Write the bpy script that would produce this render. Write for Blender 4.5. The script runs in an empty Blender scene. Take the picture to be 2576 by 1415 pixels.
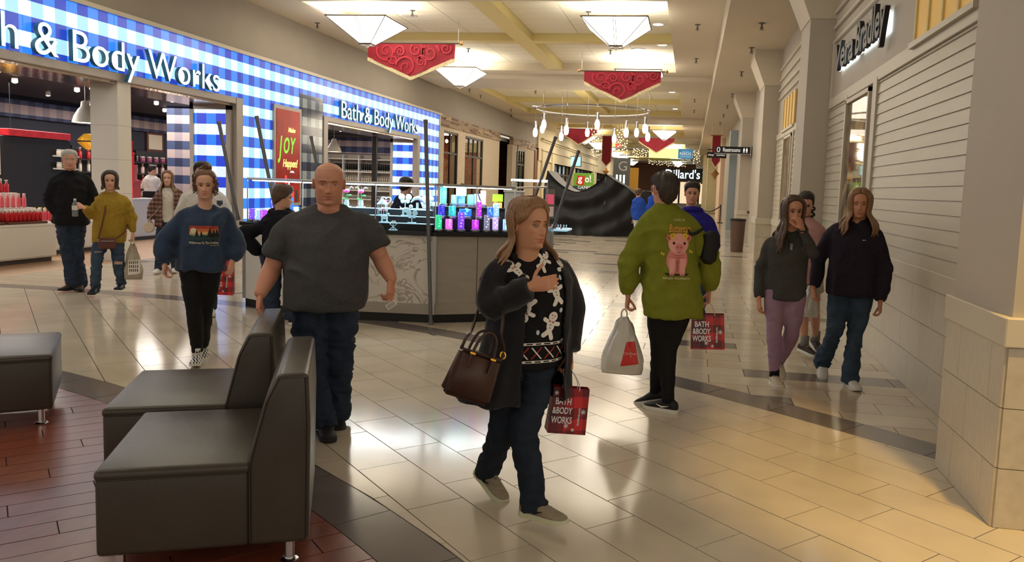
import bpy, bmesh, math, random
import numpy as np
from mathutils import Vector, Matrix
from mathutils.bvhtree import BVHTree
PI = math.pi
R = math.radians
random.seed(7)
scene = bpy.context.scene
COL = scene.collection
# ---------------------------------------------------------------- camera
cam_d = bpy.data.cameras.new('camera'); cam = bpy.data.objects.new('camera', cam_d); COL.objects.link(cam)
scene.camera = cam
cam_d.sensor_fit = 'HORIZONTAL'; cam_d.sensor_width = 36.0
cam_d.lens = 36.0 * 2005.26 / 2576
cam_d.shift_x = (1288 - 1412.93) / 2576
cam_d.shift_y = (669.0 - 707.5) / 2576
cam_d.clip_start = 0.05; cam_d.clip_end = 400
def _cam():
    yaw, pitch, roll = R(-8.98), R(-5.602), R(2.114)
    F = Vector((math.sin(yaw) * math.cos(pitch), math.cos(yaw) * math.cos(pitch), math.sin(pitch)))
    r = Vector((math.cos(yaw), -math.sin(yaw), 0)); u = r.cross(F)
    r2 = r * math.cos(roll) + u * math.sin(roll); u2 = -r * math.sin(roll) + u * math.cos(roll)
    m = Matrix((r2, u2, -F)).transposed().to_4x4(); m.translation = (0, 0, 1.6)
    cam.matrix_world = m
_cam()
# ---------------------------------------------------------------- world, exposure
world = bpy.data.worlds.new('mall_ambience'); scene.world = world; world.use_nodes = True
world.node_tree.nodes['Background'].inputs[0].default_value = (0.98, 0.86, 0.70, 1)
world.node_tree.nodes['Background'].inputs[1].default_value = 0.62
scene.view_settings.view_transform = 'Standard'
scene.view_settings.look = 'None'
scene.view_settings.gamma = 1.0
scene.view_settings.use_curve_mapping = False
scene.view_settings.exposure = 0.3
scene.cycles.use_denoising = True
scene.cycles.max_bounces = 6; scene.cycles.diffuse_bounces = 3; scene.cycles.glossy_bounces = 3
scene.cycles.transmission_bounces = 5; scene.cycles.transparent_max_bounces = 8
scene.cycles.caustics_reflective = False; scene.cycles.caustics_refractive = False
scene.cycles.sample_clamp_indirect = 6.0
# added area lights under the coffers to brighten the corridor, no fixture behind them
for _y0, _y1, _p in ((1.9, 12, 70), (16.95, 27, 330), (32.1, 42.4, 360), (47.2, 57.5, 330), (62.3, 72.6, 300), (77.4, 87.7, 300), (92.5, 102.8, 300)):
    _d = bpy.data.lights.new('coffer_fill', 'AREA'); _d.shape = 'RECTANGLE'; _d.size = 7.4; _d.size_y = 9.0; _d.energy = _p; _d.color = (1, .9, .76)
    _o = bpy.data.objects.new('coffer_fill', _d); COL.objects.link(_o); _o.location = (-4.72, (_y0 + _y1) / 2, 5.53)
# ---------------------------------------------------------------- helpers
def lin(c):
    return tuple((v / 12.92 if v <= 0.04045 else ((v + 0.055) / 1.055) ** 2.4) for v in c)
def rgb(r, g, b):
    return lin((r / 255, g / 255, b / 255))
_mats = {}
def mat(name, col, rough=0.5, metal=0.0, emit=None, es=1.0, noise=0.0, nscale=20.0, bump=0.0, bscale=80.0, trans=0.0, alpha=1.0, spec=0.5, stretch=None, ior=1.45, vcol=None, sheen=0.0):
    """procedural material; noise varies the colour, bump gives fine relief, vcol multiplies a colour attribute"""
    if name in _mats: return _mats[name]
    m = bpy.data.materials.new(name); m.use_nodes = True; nt = m.node_tree; b = nt.nodes['Principled BSDF']
    b.inputs['Base Color'].default_value = (*col, 1); b.inputs['Roughness'].default_value = rough; b.inputs['Metallic'].default_value = metal
    b.inputs['Specular IOR Level'].default_value = spec; b.inputs['IOR'].default_value = ior
    if trans: b.inputs['Transmission Weight'].default_value = trans
    if sheen: b.inputs['Sheen Weight'].default_value = sheen; b.inputs['Sheen Roughness'].default_value = 0.5
    if alpha < 1: b.inputs['Alpha'].default_value = alpha
    if emit: b.inputs['Emission Color'].default_value = (*emit, 1); b.inputs['Emission Strength'].default_value = es
    src = None
    if noise or bump:
        tc = nt.nodes.new('ShaderNodeTexCoord'); mp = nt.nodes.new('ShaderNodeMapping')
        nt.links.new(tc.outputs['Object'], mp.inputs[0])
        if stretch: mp.inputs['Scale'].default_value = stretch
    if noise:
        n = nt.nodes.new('ShaderNodeTexNoise'); n.inputs['Scale'].default_value = nscale; n.inputs['Detail'].default_value = 4
        nt.links.new(mp.outputs[0], n.inputs[0])
        r = nt.nodes.new('ShaderNodeValToRGB'); r.color_ramp.elements[0].position = 0.3; r.color_ramp.elements[1].position = 0.7
        r.color_ramp.elements[0].color = (*[c * (1 - noise) for c in col], 1); r.color_ramp.elements[1].color = (*[min(1, c * (1 + noise)) for c in col], 1)
        nt.links.new(n.outputs[0], r.inputs[0]); src = r.outputs[0]
    if vcol:
        a = nt.nodes.new('ShaderNodeAttribute'); a.attribute_name = vcol
        if src is not None:
            mx = nt.nodes.new('ShaderNodeMix'); mx.data_type = 'RGBA'; mx.blend_type = 'MULTIPLY'; mx.inputs[0].default_value = 1
            nt.links.new(src, mx.inputs[6]); nt.links.new(a.outputs['Color'], mx.inputs[7]); src = mx.outputs[2]
        else: src = a.outputs['Color']
    if src is not None: nt.links.new(src, b.inputs['Base Color'])
    if bump:
        n2 = nt.nodes.new('ShaderNodeTexNoise'); n2.inputs['Scale'].default_value = bscale; n2.inputs['Detail'].default_value = 3
        nt.links.new(mp.outputs[0], n2.inputs[0])
        bp = nt.nodes.new('ShaderNodeBump'); bp.inputs['Strength'].default_value = bump; bp.inputs['Distance'].default_value = 0.01
        nt.links.new(n2.outputs[0], bp.inputs['Height']); nt.links.new(bp.outputs[0], b.inputs['Normal'])
    _mats[name] = m
    return m
class MB:
    """collects geometry and links it as ONE mesh object"""
    def __init__(s): s.v = []; s.f = []; s.mi = []; s.m = 0; s.uv = None
    def add(s, vs, fs, mi=None):
        o = len(s.v); s.v += [tuple(v) for v in vs]; s.f += [tuple(i + o for i in f) for f in fs]; s.mi += [s.m if mi is None else mi] * len(fs); return s
    def box(s, a, b, M=None, mi=None):
        (x0, y0, z0), (x1, y1, z1) = a, b
        vs = [Vector(p) for p in ((x0, y0, z0), (x1, y0, z0), (x1, y1, z0), (x0, y1, z0), (x0, y0, z1), (x1, y0, z1), (x1, y1, z1), (x0, y1, z1))]
        if M is not None: vs = [M @ v for v in vs]
        return s.add(vs, [(3, 2, 1, 0), (4, 5, 6, 7), (0, 1, 5, 4), (1, 2, 6, 5), (2, 3, 7, 6), (3, 0, 4, 7)], mi)
    def bbox(s, c, d, M=None, bev=0.01, mi=None):
        """chamfered box, centre c, size d"""
        x, y, z = [q / 2 for q in d]; e = min(bev, x * .9, y * .9, z * .9); vs = []
        for sx in (-1, 1):
            for sy in (-1, 1):
                for sz in (-1, 1):
                    vs += [(sx * x, sy * (y - e), sz * (z - e)), (sx * (x - e), sy * y, sz * (z - e)), (sx * (x - e), sy * (y - e), sz * z)]
        bm = bmesh.new()
        for v in vs: bm.verts.new(v)
        bmesh.ops.convex_hull(bm, input=bm.verts[:]); bm.verts.index_update()
        pts = [Vector(c) + v.co for v in bm.verts]; fs = [[v.index for v in f.verts] for f in bm.faces]; bm.free()
        if M is not None: pts = [M @ p for p in pts]
        return s.add(pts, fs, mi)
    def tube(s, pts, r, n=8, caps=True, mi=None):
        """round tube through points; r is a number or a list"""
        pts = [Vector(p) for p in pts]; k = len(pts); rr = r if isinstance(r, (list, tuple)) else [r] * k
        vs = []; up = None
        for i, p in enumerate(pts):
            t = (pts[min(i + 1, k - 1)] - pts[max(i - 1, 0)]).normalized()
            if up is None: up = Vector((0, 0, 1)) if abs(t.z) < .9 else Vector((1, 0, 0))
            a = t.cross(up).normalized(); b = a.cross(t).normalized(); up = b
            for j in range(n):
                q = 2 * PI * j / n; vs.append(p + (a * math.cos(q) + b * math.sin(q)) * rr[i])
        fs = [(i * n + j, i * n + (j + 1) % n, (i + 1) * n + (j + 1) % n, (i + 1) * n + j) for i in range(k - 1) for j in range(n)]
        if caps: fs += [tuple(range(n))[::-1], tuple((k - 1) * n + j for j in range(n))]
        return s.add(vs, fs, mi)
    def lathe(s, prof, c=(0, 0, 0), n=16, M=None, mi=None):
        """profile of (radius, z) turned about z"""
        vs = []
        for r, z in prof:
            for j in range(n):
                q = 2 * PI * j / n; p = Vector((c[0] + r * math.cos(q), c[1] + r * math.sin(q), c[2] + z)); vs.append(M @ p if M is not None else p)
        k = len(prof)
        fs = [(i * n + j, i * n + (j + 1) % n, (i + 1) * n + (j + 1) % n, (i + 1) * n + j) for i in range(k - 1) for j in range(n)]
        fs += [tuple(range(n))[::-1], tuple((k - 1) * n + j for j in range(n))]
        return s.add(vs, fs, mi)
    def prism(s, poly, z0, z1, M=None, mi=None):
        n = len(poly); vs = [Vector((p[0], p[1], z0)) for p in poly] + [Vector((p[0], p[1], z1)) for p in poly]
        if M is not None: vs = [M @ v for v in vs]
        return s.add(vs, [tuple(range(n))[::-1], tuple(range(n, 2 * n))] + [(i, (i + 1) % n, n + (i + 1) % n, n + i) for i in range(n)], mi)
    def build(s, name, mats, parent=None, smooth=False, sharp=40):
        me = bpy.data.meshes.new(name); me.from_pydata(s.v, [], s.f)
        for m in (mats if isinstance(mats, (list, tuple)) else [mats]): me.materials.append(m)
        if any(s.mi): me.polygons.foreach_set('material_index', s.mi)
        if smooth:
            me.polygons.foreach_set('use_smooth', [True] * len(me.polygons))
            if sharp: me.set_sharp_from_angle(angle=R(sharp))
        me.update()
        return link(name, me, parent)
def link(name, data, parent=None):
    o = bpy.data.objects.new(name, data); COL.objects.link(o)
    if parent is not None: o.parent = parent
    return o
def tag(o, label=None, cat=None, group=None, kind=None):
    if label: o['label'] = label
    if cat: o['category'] = cat
    if group: o['group'] = group
    if kind: o['kind'] = kind
    return o
def empty(name, label, cat, loc=(0, 0, 0), rz=0, group=None):
    o = bpy.data.objects.new(name, None); COL.objects.link(o); o.location = loc; o.rotation_euler = (0, 0, rz); o.empty_display_size = .05
    return tag(o, label, cat, group)
def struct(o): o['kind'] = 'structure'; return o
def box(name, a, b, m, parent=None, bev=0.0):
    a, b = [min(p, q) for p, q in zip(a, b)], [max(p, q) for p, q in zip(a, b)]
    mb = MB()
    if bev: mb.bbox([(p + q) / 2 for p, q in zip(a, b)], [q - p for p, q in zip(a, b)], None, bev)
    else: mb.box(a, b)
    return mb.build(name, m, parent)
def copy_tree(o, parent=None):
    c = o.copy(); COL.objects.link(c); c.parent = parent
    for ch in list(o.children): copy_tree(ch, c)
    return c
def TRS(loc=(0, 0, 0), rz=0, rx=0, ry=0, sc=1):
    return Matrix.Translation(loc) @ Matrix.Rotation(rz, 4, 'Z') @ Matrix.Rotation(ry, 4, 'Y') @ Matrix.Rotation(rx, 4, 'X') @ Matrix.Scale(sc, 4)
def frame(o, x, y):
    """matrix with origin o, local x and y axes (z = x cross y)"""
    x = Vector(x).normalized(); y = Vector(y).normalized(); z = x.cross(y).normalized(); y = z.cross(x)
    m = Matrix((x, y, z)).transposed().to_4x4(); m.translation = o; return m
def text_mesh(txt, size=1.0, extrude=0.0, bold=0.0, res=4, spacing=1.0, shear=0.0, align='LEFT'):
    """lettering as (verts, faces) in the xy plane"""
    cu = bpy.data.curves.new('lettering', 'FONT'); cu.body = txt; cu.size = size; cu.extrude = extrude; cu.offset = bold; cu.resolution_u = res
    cu.space_character = spacing; cu.shear = shear; cu.align_x = align
    o = bpy.data.objects.new('lettering', cu); COL.objects.link(o)
    dg = bpy.context.evaluated_depsgraph_get(); me = bpy.data.meshes.new_from_object(o.evaluated_get(dg))
    vs = [v.co.copy() for v in me.vertices]; fs = [tuple(p.vertices) for p in me.polygons]
    bpy.data.objects.remove(o); bpy.data.curves.remove(cu); bpy.data.meshes.remove(me)
    return vs, fs
def text_obj(name, txt, M, m, parent=None, width=None, height=None, **k):
    vs, fs = text_mesh(txt, **k)
    xs = [v.x for v in vs]; ys = [v.y for v in vs]; w = max(xs) - min(xs); h = max(ys) - min(ys)
    sx = (width / w) if width else 1; sy = (height / h) if height else sx
    if not width and height: sx = sy
    x0 = min(xs)
    mb = MB(); mb.add([M @ Vector(((v.x - x0) * sx, v.y * sy, v.z)) for v in vs], fs)
    return mb.build(name, m, parent)
def light(name, kind, loc, power, col=(1, 1, 1), size=0.2, rot=None, parent=None, size_y=None, spot=None):
    d = bpy.data.lights.new(name, kind); d.energy = power; d.color = col
    if kind == 'AREA':
        d.size = size
        if size_y: d.shape = 'RECTANGLE'; d.size_y = size_y
    else: d.shadow_soft_size = size
    if spot: d.spot_size = spot; d.spot_blend = .6
    o = bpy.data.objects.new(name, d); COL.objects.link(o); o.location = loc
    if rot: o.rotation_euler = rot
    if parent: o.parent = parent
    return o
def gingham(name, cols, cell=.232, emit=0.0, rough=.25, off=0.0, zoff=0.07):
    m = bpy.data.materials.new(name); m.use_nodes = True; nt = m.node_tree; b = nt.nodes['Principled BSDF']; b.inputs['Roughness'].default_value = rough
    tc = nt.nodes.new('ShaderNodeTexCoord'); sp = nt.nodes.new('ShaderNodeSeparateXYZ'); nt.links.new(tc.outputs['Object'], sp.inputs[0])
    def math_(op, a, b_=None):
        n = nt.nodes.new('ShaderNodeMath'); n.operation = op
        for i, v in enumerate((a, b_)):
            if v is None: continue
            if isinstance(v, (int, float)): n.inputs[i].default_value = v
            else: nt.links.new(v, n.inputs[i])
        return n.outputs[0]
    u = math_('ADD', sp.outputs[0], sp.outputs[1])
    def par(s, o): return math_('LESS_THAN', math_('FRACT', math_('DIVIDE', math_('ADD', s, o + 100 * cell), 2 * cell)), .5)
    pa = par(u, off); pb = par(sp.outputs[2], zoff)
    def mix(f, c0, c1):
        n = nt.nodes.new('ShaderNodeMix'); n.data_type = 'RGBA'; nt.links.new(f, n.inputs[0])
        for i, c in ((6, c0), (7, c1)):
            if isinstance(c, tuple): n.inputs[i].default_value = (*c, 1)
            else: nt.links.new(c, n.inputs[i])
        return n.outputs[2]
    c = mix(pb, mix(pa, cols[0], cols[1]), mix(pa, cols[2], cols[3]))
    if emit: b.inputs['Base Color'].default_value = (.03, .04, .06, 1)
    else: nt.links.new(c, b.inputs['Base Color'])
    if emit: nt.links.new(c, b.inputs['Emission Color']); b.inputs['Emission Strength'].default_value = emit
    return m
# ================================================================ materials of the place
M = {}
M['grout'] = mat('grout', rgb(52, 36, 28), .8)
M['beige'] = mat('beige_tile', rgb(206, 194, 174), .13, noise=.09, nscale=2.2, spec=.5)
M['beige2'] = mat('beige_tile_warm', rgb(200, 184, 162), .14, noise=.09, nscale=2.5)
M['grey'] = mat('grey_tile', rgb(118, 110, 106), .15, noise=.08, nscale=3)
M['plank'] = mat('rust_plank_tile', rgb(128, 60, 36), .28, noise=.22, nscale=6, stretch=(3, 1, 1), spec=1.0, ior=1.7)
M['wallpaint'] = mat('greige_paint', rgb(188, 178, 164), .6, noise=.03, nscale=1.5)
M['soffit'] = mat('cream_paint', rgb(212, 200, 180), .6, noise=.02, nscale=1)
M['cream'] = mat('yellow_cream_paint', rgb(222, 205, 142), .55)
M['acoustic'] = mat('acoustic_panel', rgb(232, 226, 206), .8, noise=.05, nscale=40, bump=.15, bscale=200)
M['tgrid'] = mat('ceiling_grid', rgb(150, 140, 118), .6)
M['siding'] = mat('painted_siding', rgb(192, 184, 166), .42, noise=.04, nscale=3, bump=.05, bscale=60, stretch=(8, .5, 8))
M['trimp'] = mat('painted_trim', rgb(205, 196, 178), .45)
M['stone'] = mat('stone_base_tile', rgb(196, 186, 168), .35, noise=.08, nscale=14, stretch=(1, 6, 1))
M['chrome'] = mat('chrome', (.75, .75, .76), .18, 1.0)
M['steel'] = mat('brushed_steel', (.5, .5, .52), .32, 1.0)
M['black'] = mat('black_plastic', rgb(22, 22, 24), .45)
M['white'] = mat('white_laminate', rgb(225, 222, 216), .35)
# ================================================================ floor
def clip(poly, a, b, c):
    """keep the side a*x + b*y >= c of a convex polygon"""
    out = []
    for i, p in enumerate(poly):
        q = poly[(i + 1) % len(poly)]; dp = a * p[0] + b * p[1] - c; dq = a * q[0] + b * q[1] - c
        if dp >= 0: out.append(p)
        if (dp >= 0) != (dq >= 0):
            t = dp / (dp - dq); out.append((p[0] + (q[0] - p[0]) * t, p[1] + (q[1] - p[1]) * t))
    return out
CC = (-8.4, -4.95)      # centre of the round court paving
def rclip(poly, r, keep_out):
    if len(poly) < 3: return poly
    cx = sum(p[0] for p in poly) / len(poly) - CC[0]; cy = sum(p[1] for p in poly) / len(poly) - CC[1]
    l = math.hypot(cx, cy); dx, dy = cx / l, cy / l; c = dx * CC[0] + dy * CC[1] + r
    return clip(poly, dx, dy, c) if keep_out else clip(poly, -dx, -dy, -c)
def area(p): return abs(sum(p[i][0] * p[(i + 1) % len(p)][1] - p[(i + 1) % len(p)][0] * p[i][1] for i in range(len(p)))) / 2
floor = struct(box('floor', (-24, -8, -.25), (4, 125, -.006), M['grout']))
tiles = []          # (polygon, material key, part name)
S2 = 2 ** -.5
def st(s, t): return ((s + t) * S2, (s - t) * S2)      # s = (x+y)/sqrt2, t = (x-y)/sqrt2
g = .0028
P_, L_ = .3085, .632
for i in range(-22, 24):
    s0 = 3.797 + i * P_; off = .11 if i % 2 == 0 else .325
    for j in range(-30, 4):
        t0 = off + j * L_
        c = st(s0 + P_ / 2, t0 + L_ / 2); rr = math.hypot(c[0] - CC[0], c[1] - CC[1])
        if not (10.6 < rr < 14.7 and -10.2 < c[0] < 2.1 and 1.2 < c[1]): continue
        poly = [st(s0 + g, t0 + g), st(s0 + P_ - g, t0 + g), st(s0 + P_ - g, t0 + L_ - g), st(s0 + g, t0 + L_ - g)]
        poly = rclip(rclip(poly, 11.06 + g, True), 14.20 - g, False)
        if len(poly) > 2 and area(poly) > .002: tiles.append((poly, 'beige', 'tile'))
for r0, r1, n in ((14.2, 14.5, 150), (10.76, 11.06, 114)):
    for k in range(n):
        a0, a1 = 2 * PI * k / n, 2 * PI * (k + 1) / n; am = (a0 + a1) / 2
        c = (CC[0] + r0 * math.cos(am), CC[1] + r0 * math.sin(am))
        if not (-10.6 < c[0] < 2.1 and c[1] > 1): continue
        e = g / r0; q = [(r0 + g, a0 + e), (r1 - g, a0 + e), (r1 - g, am), (r1 - g, a1 - e), (r0 + g, a1 - e), (r0 + g, am)]
        tiles.append(([(CC[0] + r * math.cos(a), CC[1] + r * math.sin(a)) for r, a in q], 'grey', 'border_tile'))
rnd = random.Random(3)
y = 4.55; row = 0
while y < 62:
    off = -.08 if row % 2 == 0 else .235
    run = 0
    for k in range(-18, 4):
        x0 = off + k * .63
        if run > 0: run -= 1
        elif rnd.random() < .055: run = rnd.choice((1, 1, 2, 2, 3))
        dark = run > 0
        if x0 > 1.95 or x0 < -10.6: continue
        poly = [(x0 + g, y + g), (x0 + .63 - g, y + g), (x0 + .63 - g, y + .315 - g), (x0 + g, y + .315 - g)]
        poly = rclip(poly, 14.5 + g, True); poly = clip(poly, 1, 0, -9.9) if len(poly) > 2 else poly
        if len(poly) > 2 and area(poly) > .002: tiles.append((poly, 'grey' if dark else ('beige2' if rnd.random() < .4 else 'beige'), 'tile'))
    y += .315; row += 1
for i in range(-3, 33):
    u0 = 2.3 + i * .155; off = (i * .37) % .92
    for j in range(-6, 8):
        v0 = off + j * .92 - 2
        def uv(u, v): return ((v - u) * S2, (v + u) * S2)
        poly = [uv(u0 + g, v0 + g), uv(u0 + .155 - g, v0 + g), uv(u0 + .155 - g, v0 + .92 - g), uv(u0 + g, v0 + .92 - g)]
        c = uv(u0 + .08, v0 + .46)
        if not (-5.6 < c[0] < .4 and 1.4 < c[1] < 6): continue
        poly = rclip(poly, 10.76 - g, False)
        if len(poly) > 2 and area(poly) > .002: tiles.append((poly, 'plank', 'plank'))
def show(t):
    p = t[0]; x = sum(q[0] for q in p) / len(p); y = sum(q[1] for q in p) / len(p)
    d = math.hypot(x, y); ang = math.atan2(x, y); ok = R(-42) < ang < R(22) and y > 1.6
    return (area(p) / d ** 3) if ok else 0
single = set()
for nm in ('tile', 'border_tile', 'plank'):
    ids = sorted([i for i, t in enumerate(tiles) if t[2] == nm and show(t) > 0], key=lambda i: -show(tiles[i]))
    single |= set(ids[:295])
field = {k: MB() for k in ('beige', 'beige2', 'grey', 'plank')}
for i, (poly, mk, nm) in enumerate(tiles):
    if sum(poly[k][0] * poly[(k + 1) % len(poly)][1] - poly[(k + 1) % len(poly)][0] * poly[k][1] for k in range(len(poly))) < 0: poly = poly[::-1]
    if i in single:
        mb = MB(); mb.prism(poly, -.007, random.uniform(-.0004, .0004)); mb.build(nm, M[mk], floor)
    else: field[mk].prism(poly, -.007, 0)
for k, mb in field.items():
    if mb.v: tag(mb.build('tile_field', M[k], floor), kind='stuff')
# the wooden shop floor behind the storefront line
M['shopfloor'] = mat('shop_plank_floor', rgb(176, 140, 108), .35, noise=.18, nscale=3, stretch=(1, 8, 1))
mb = MB(); rnd2 = random.Random(5)
for i in range(32):
    x1 = -9.9 - i * .19
    y0 = 5 + rnd2.uniform(-1, 0)
    while y0 < 31:
        l = rnd2.uniform(.9, 1.6); mb.box((x1 - .186, y0, -.007), (x1, y0 + l - .004, 0)); y0 += l
fs = mb.build('plank_field', M['shopfloor'], floor); tag(fs, kind='stuff')
# ================================================================ ceiling
CZ = 5.5
ceiling = struct(box('ceiling', (-10.4, -4, 6.3), (2.6, 118, 6.45), M['tgrid']))
XA, XB, XD = -8.8, -.64, .51
cof = [(1.9, 12), (16.95, 27), (32.1, 42.4), (47.2, 57.5), (62.3, 72.6), (77.4, 87.7), (92.5, 102.8)]
def soff(a, b, m='soffit'): return box('soffit', a, b, M[m], ceiling)
soff((-10.05, -4, CZ), (XA, 118, CZ + .8)); soff((XB, -4, CZ), (XD + .02, 118, CZ + .8))
ye = -4
for (a, b) in cof:
    soff((XA, ye, CZ), (XB, a, CZ + .8)); ye = b
soff((XA, ye, CZ), (XB, 118, CZ + .8))
for a in (12.9, 28.0, 43.3, 58.4, 73.5): box('drop_beam', (-9.9, a, CZ - .14), (XD, a + 3.0, CZ + .1), M['soffit'], ceiling)
box('side_soffit', (XD, -4, 4.95), (2.3, 118, 5.9), M['soffit'], ceiling)
nC = 0
for ci, (a, b) in enumerate(cof):
    for (p, q) in (((XA - .01, a - .02, CZ + .002), (XA + .05, b + .02, CZ + .3)), ((XB - .05, a, CZ + .002), (XB + .01, b, CZ + .3)), ((XA, a - .01, CZ + .002), (XB, a + .05, CZ + .3)), ((XA, b - .05, CZ + .002), (XB, b + .01, CZ + .3))):
        box('coffer_edge', p, q, M['cream' if ci != 1 else 'soffit'], ceiling)
    xm, ym = (XA + XB) / 2, (a + b) / 2
    box('coffer_beam', (xm - .24, a, CZ + .04), (xm + .24, b, CZ + .3), M['cream'], ceiling)
    box('coffer_beam', (XA, ym - .2, CZ + .045), (XB, ym + .2, CZ + .3), M['cream'], ceiling)
    fld = MB()
    for (x0, x1) in ((XA + .05, xm - .24), (xm + .24, XB - .05)):
        for (y0, y1) in ((a + .05, ym - .2), (ym + .2, b - .05)):
            nx, ny = 3, 8
            for i in range(nx):
                for j in range(ny):
                    wx, wy = (x1 - x0) / nx, (y1 - y0) / ny
                    p = (x0 + i * wx + .008, y0 + j * wy + .008, CZ + .25); q = (x0 + (i + 1) * wx - .008, y0 + (j + 1) * wy - .008, CZ + .28)
                    if ci in (1, 2): box('ceiling_panel', p, q, M['acoustic'], ceiling)
                    else: fld.box(p, q)
            box('panel_grid', (x0, y0, CZ + .262), (x1, y1, CZ + .3), M['tgrid'], ceiling)
    if fld.v: tag(fld.build('ceiling_panel_field', M['acoustic'], ceiling), kind='stuff')
# ================================================================ right wall
WX, PX = 1.92, 1.56
wr = struct(box('wall_right', (WX + .012, 5.0, 0), (2.3, 46, 5.2), M['wallpaint']))
def stone(x, y0, y1, face='x', x1=None, par=None, step=.61):
    """rows of stone slabs up to 0.905 m on a wall face"""
    for r in range(3):
        z0, z1 = r * .302 + .002, (r + 1) * .302
        if face == 'x':
            y = y0 + (.3 if r % 2 else 0) - .3
            while y < y1:
                a, b = max(y, y0), min(y + step, y1)
                if b - a > .03: box('stone_tile', (x - .012, a + .0015, z0), (x + .02, b - .0015, z1 - .002), M['stone'], par)
                y += step
        else: box('stone_tile', (x + .0015, y0 - .012, z0), (x1 - .0015, y0 + .02, z1 - .002), M['stone'], par)
def boards(y0, y1, par, top=2.86):
    z = 1.053; k = 0
    while z < top - .02:
        h = min(.111, top - z)
        mb = MB(); a, b = .022, .010
        vs = [(WX - a + .012, y0, z), (WX + .02, y0, z), (WX + .02, y0, z + h), (WX - b + .012, y0, z + h)]
        vs += [(p[0], y1, p[2]) for p in vs]
        mb.add(vs, [(0, 1, 2, 3), (7, 6, 5, 4), (0, 4, 5, 1), (1, 5, 6, 2), (2, 6, 7, 3), (3, 7, 4, 0)]); mb.build('siding_board', M['siding'], par); z += h; k += 1
stone(WX, 5.0, 12.15, par=wr); stone(WX, 13.12, 19.4, par=wr)
box('chair_rail', (WX - .03, 5.0, .908), (WX + .02, 12.15, 1.053), M['trimp'], wr, .006)
box('chair_rail', (WX - .03, 13.12, .908), (WX + .02, 19.4, 1.053), M['trimp'], wr, .006)
boards(5.02, 9.06, wr); boards(10.85, 12.15, wr); boards(13.12, 16.3, wr); boards(17.75, 19.4, wr)
for (a, b) in ((9.06, 9.25), (10.72, 10.85)): box('corner_board', (WX - .028, a, 1.053), (WX + .02, b, 2.9), M['trimp'], wr, .004)
for (a, b) in ((16.15, 16.3), (17.62, 17.75)): box('corner_board', (WX - .028, a, 1.053), (WX + .02, b, 2.9), M['trimp'], wr, .004)
for (a, b) in ((5.0, 12.15), (13.12, 19.4)):
    box('frieze', (WX - .022, a, 2.862), (WX + .02, b, 3.0), M['trimp'], wr, .004)
    for z in (3.78, 3.98, 4.2, 4.45): box('frieze_moulding', (WX - .03, a, z), (WX + .02, b, z + .05), M['trimp'], wr, .01)
box('frieze_panel', (WX - .018, 12.0, 3.0), (WX + .02, 12.15, 3.78), M['trimp'], wr)
# columns with flared capitals
def column(y0, y1, label, x1=2.0, yellow=False):
    t = struct(empty('column', label, None)); t['kind'] = 'structure'
    box('shaft', (PX + .012, y0 + .012, 0), (x1 + .3, y1 - .012, 5.2), M['wallpaint'], t)
    stone(PX, y0, y1, par=t, step=.47); stone(PX, y0, y0, 'y', x1 + .25, par=t)
    if yellow:
        pass
    box('chair_rail', (PX - .028, y0 - .028, .908), (x1 + .3, y1 + .01, 1.053), M['trimp'], t, .006)
    # capital: a sloped block widening towards the ceiling
    zc = 4.15; mb = MB(); e = .26
    lo = [(PX, y0, zc), (x1 + .2, y0, zc), (x1 + .2, y1, zc), (PX, y1, zc)]
    hi = [(PX - e, y0 - .05, zc + .62), (x1 + .2, y0 - .05, zc + .62), (x1 + .2, y1 + .05, zc + .62), (PX - e, y1 + .05, zc + .62)]
    top = [(p[0], p[1], 5.1) for p in hi]
    mb.add(lo + hi + top, [(3, 2, 1, 0)] + [(i, (i + 1) % 4, 4 + (i + 1) % 4, 4 + i) for i in range(4)] + [(4 + i, 4 + (i + 1) % 4, 8 + (i + 1) % 4, 8 + i) for i in range(4)])
    mb.build('capital', M['soffit'], t)
    return t
column(4.12, 5.02, 'wide beige column at the frame edge with stone foot'); column(12.15, 13.12, 'tan column past the dark shop sign'); column(19.4, 20.6, 'third tan column along the siding wall'); column(27.5, 28.6, 'tan column behind the restroom sign')
# ================================================================ left upper wall and beyond the shop
wl = struct(box('wall_left', (-10.35, 2, 4.32), (-10.0, 58, 5.62), mat('taupe_paint', rgb(152, 143, 132), .65, noise=.03, nscale=1.5)))
box('fascia_cap', (-10.3, 8, 4.285), (-9.93, 31.0, 4.36), M['trimp'], wl)
# ================================================================ gingham shop
GL = gingham('gingham_lightbox', (rgb(226, 243, 248), rgb(160, 212, 234), rgb(36, 122, 226), rgb(20, 56, 172)), emit=1.05)
GL2 = gingham('gingham_lightbox_return', (rgb(236, 242, 255), rgb(206, 218, 250), rgb(24, 116, 224), rgb(14, 48, 186)), emit=1.05, off=.1)
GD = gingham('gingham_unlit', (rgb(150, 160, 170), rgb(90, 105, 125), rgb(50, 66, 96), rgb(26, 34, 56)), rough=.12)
GP = gingham('gingham_print', (rgb(176, 160, 160), rgb(150, 140, 150), rgb(60, 74, 112), rgb(36, 44, 78)), rough=.6)
M['frame'] = mat('shopfront_frame', rgb(168, 162, 158), .4, .3)
M['navy'] = mat('navy_paint', rgb(34, 38, 56), .6)
M['mirror'] = mat('bronze_mirror_soffit', (.55, .48, .44), .12, 1.0, bump=.25, bscale=9)
M['glowwhite'] = mat('sign_letter_face', (.9, 1, 1), .4, emit=(.72, .96, 1.0), es=3.2)
M['letterside'] = mat('sign_letter_return', rgb(60, 110, 130), .4)
SX = -9.98
sf = empty('storefront', 'storefront faced in glowing blue and white gingham panels', 'storefront', (SX, 18, 0)); sf.location = (0, 0, 0)
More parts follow.
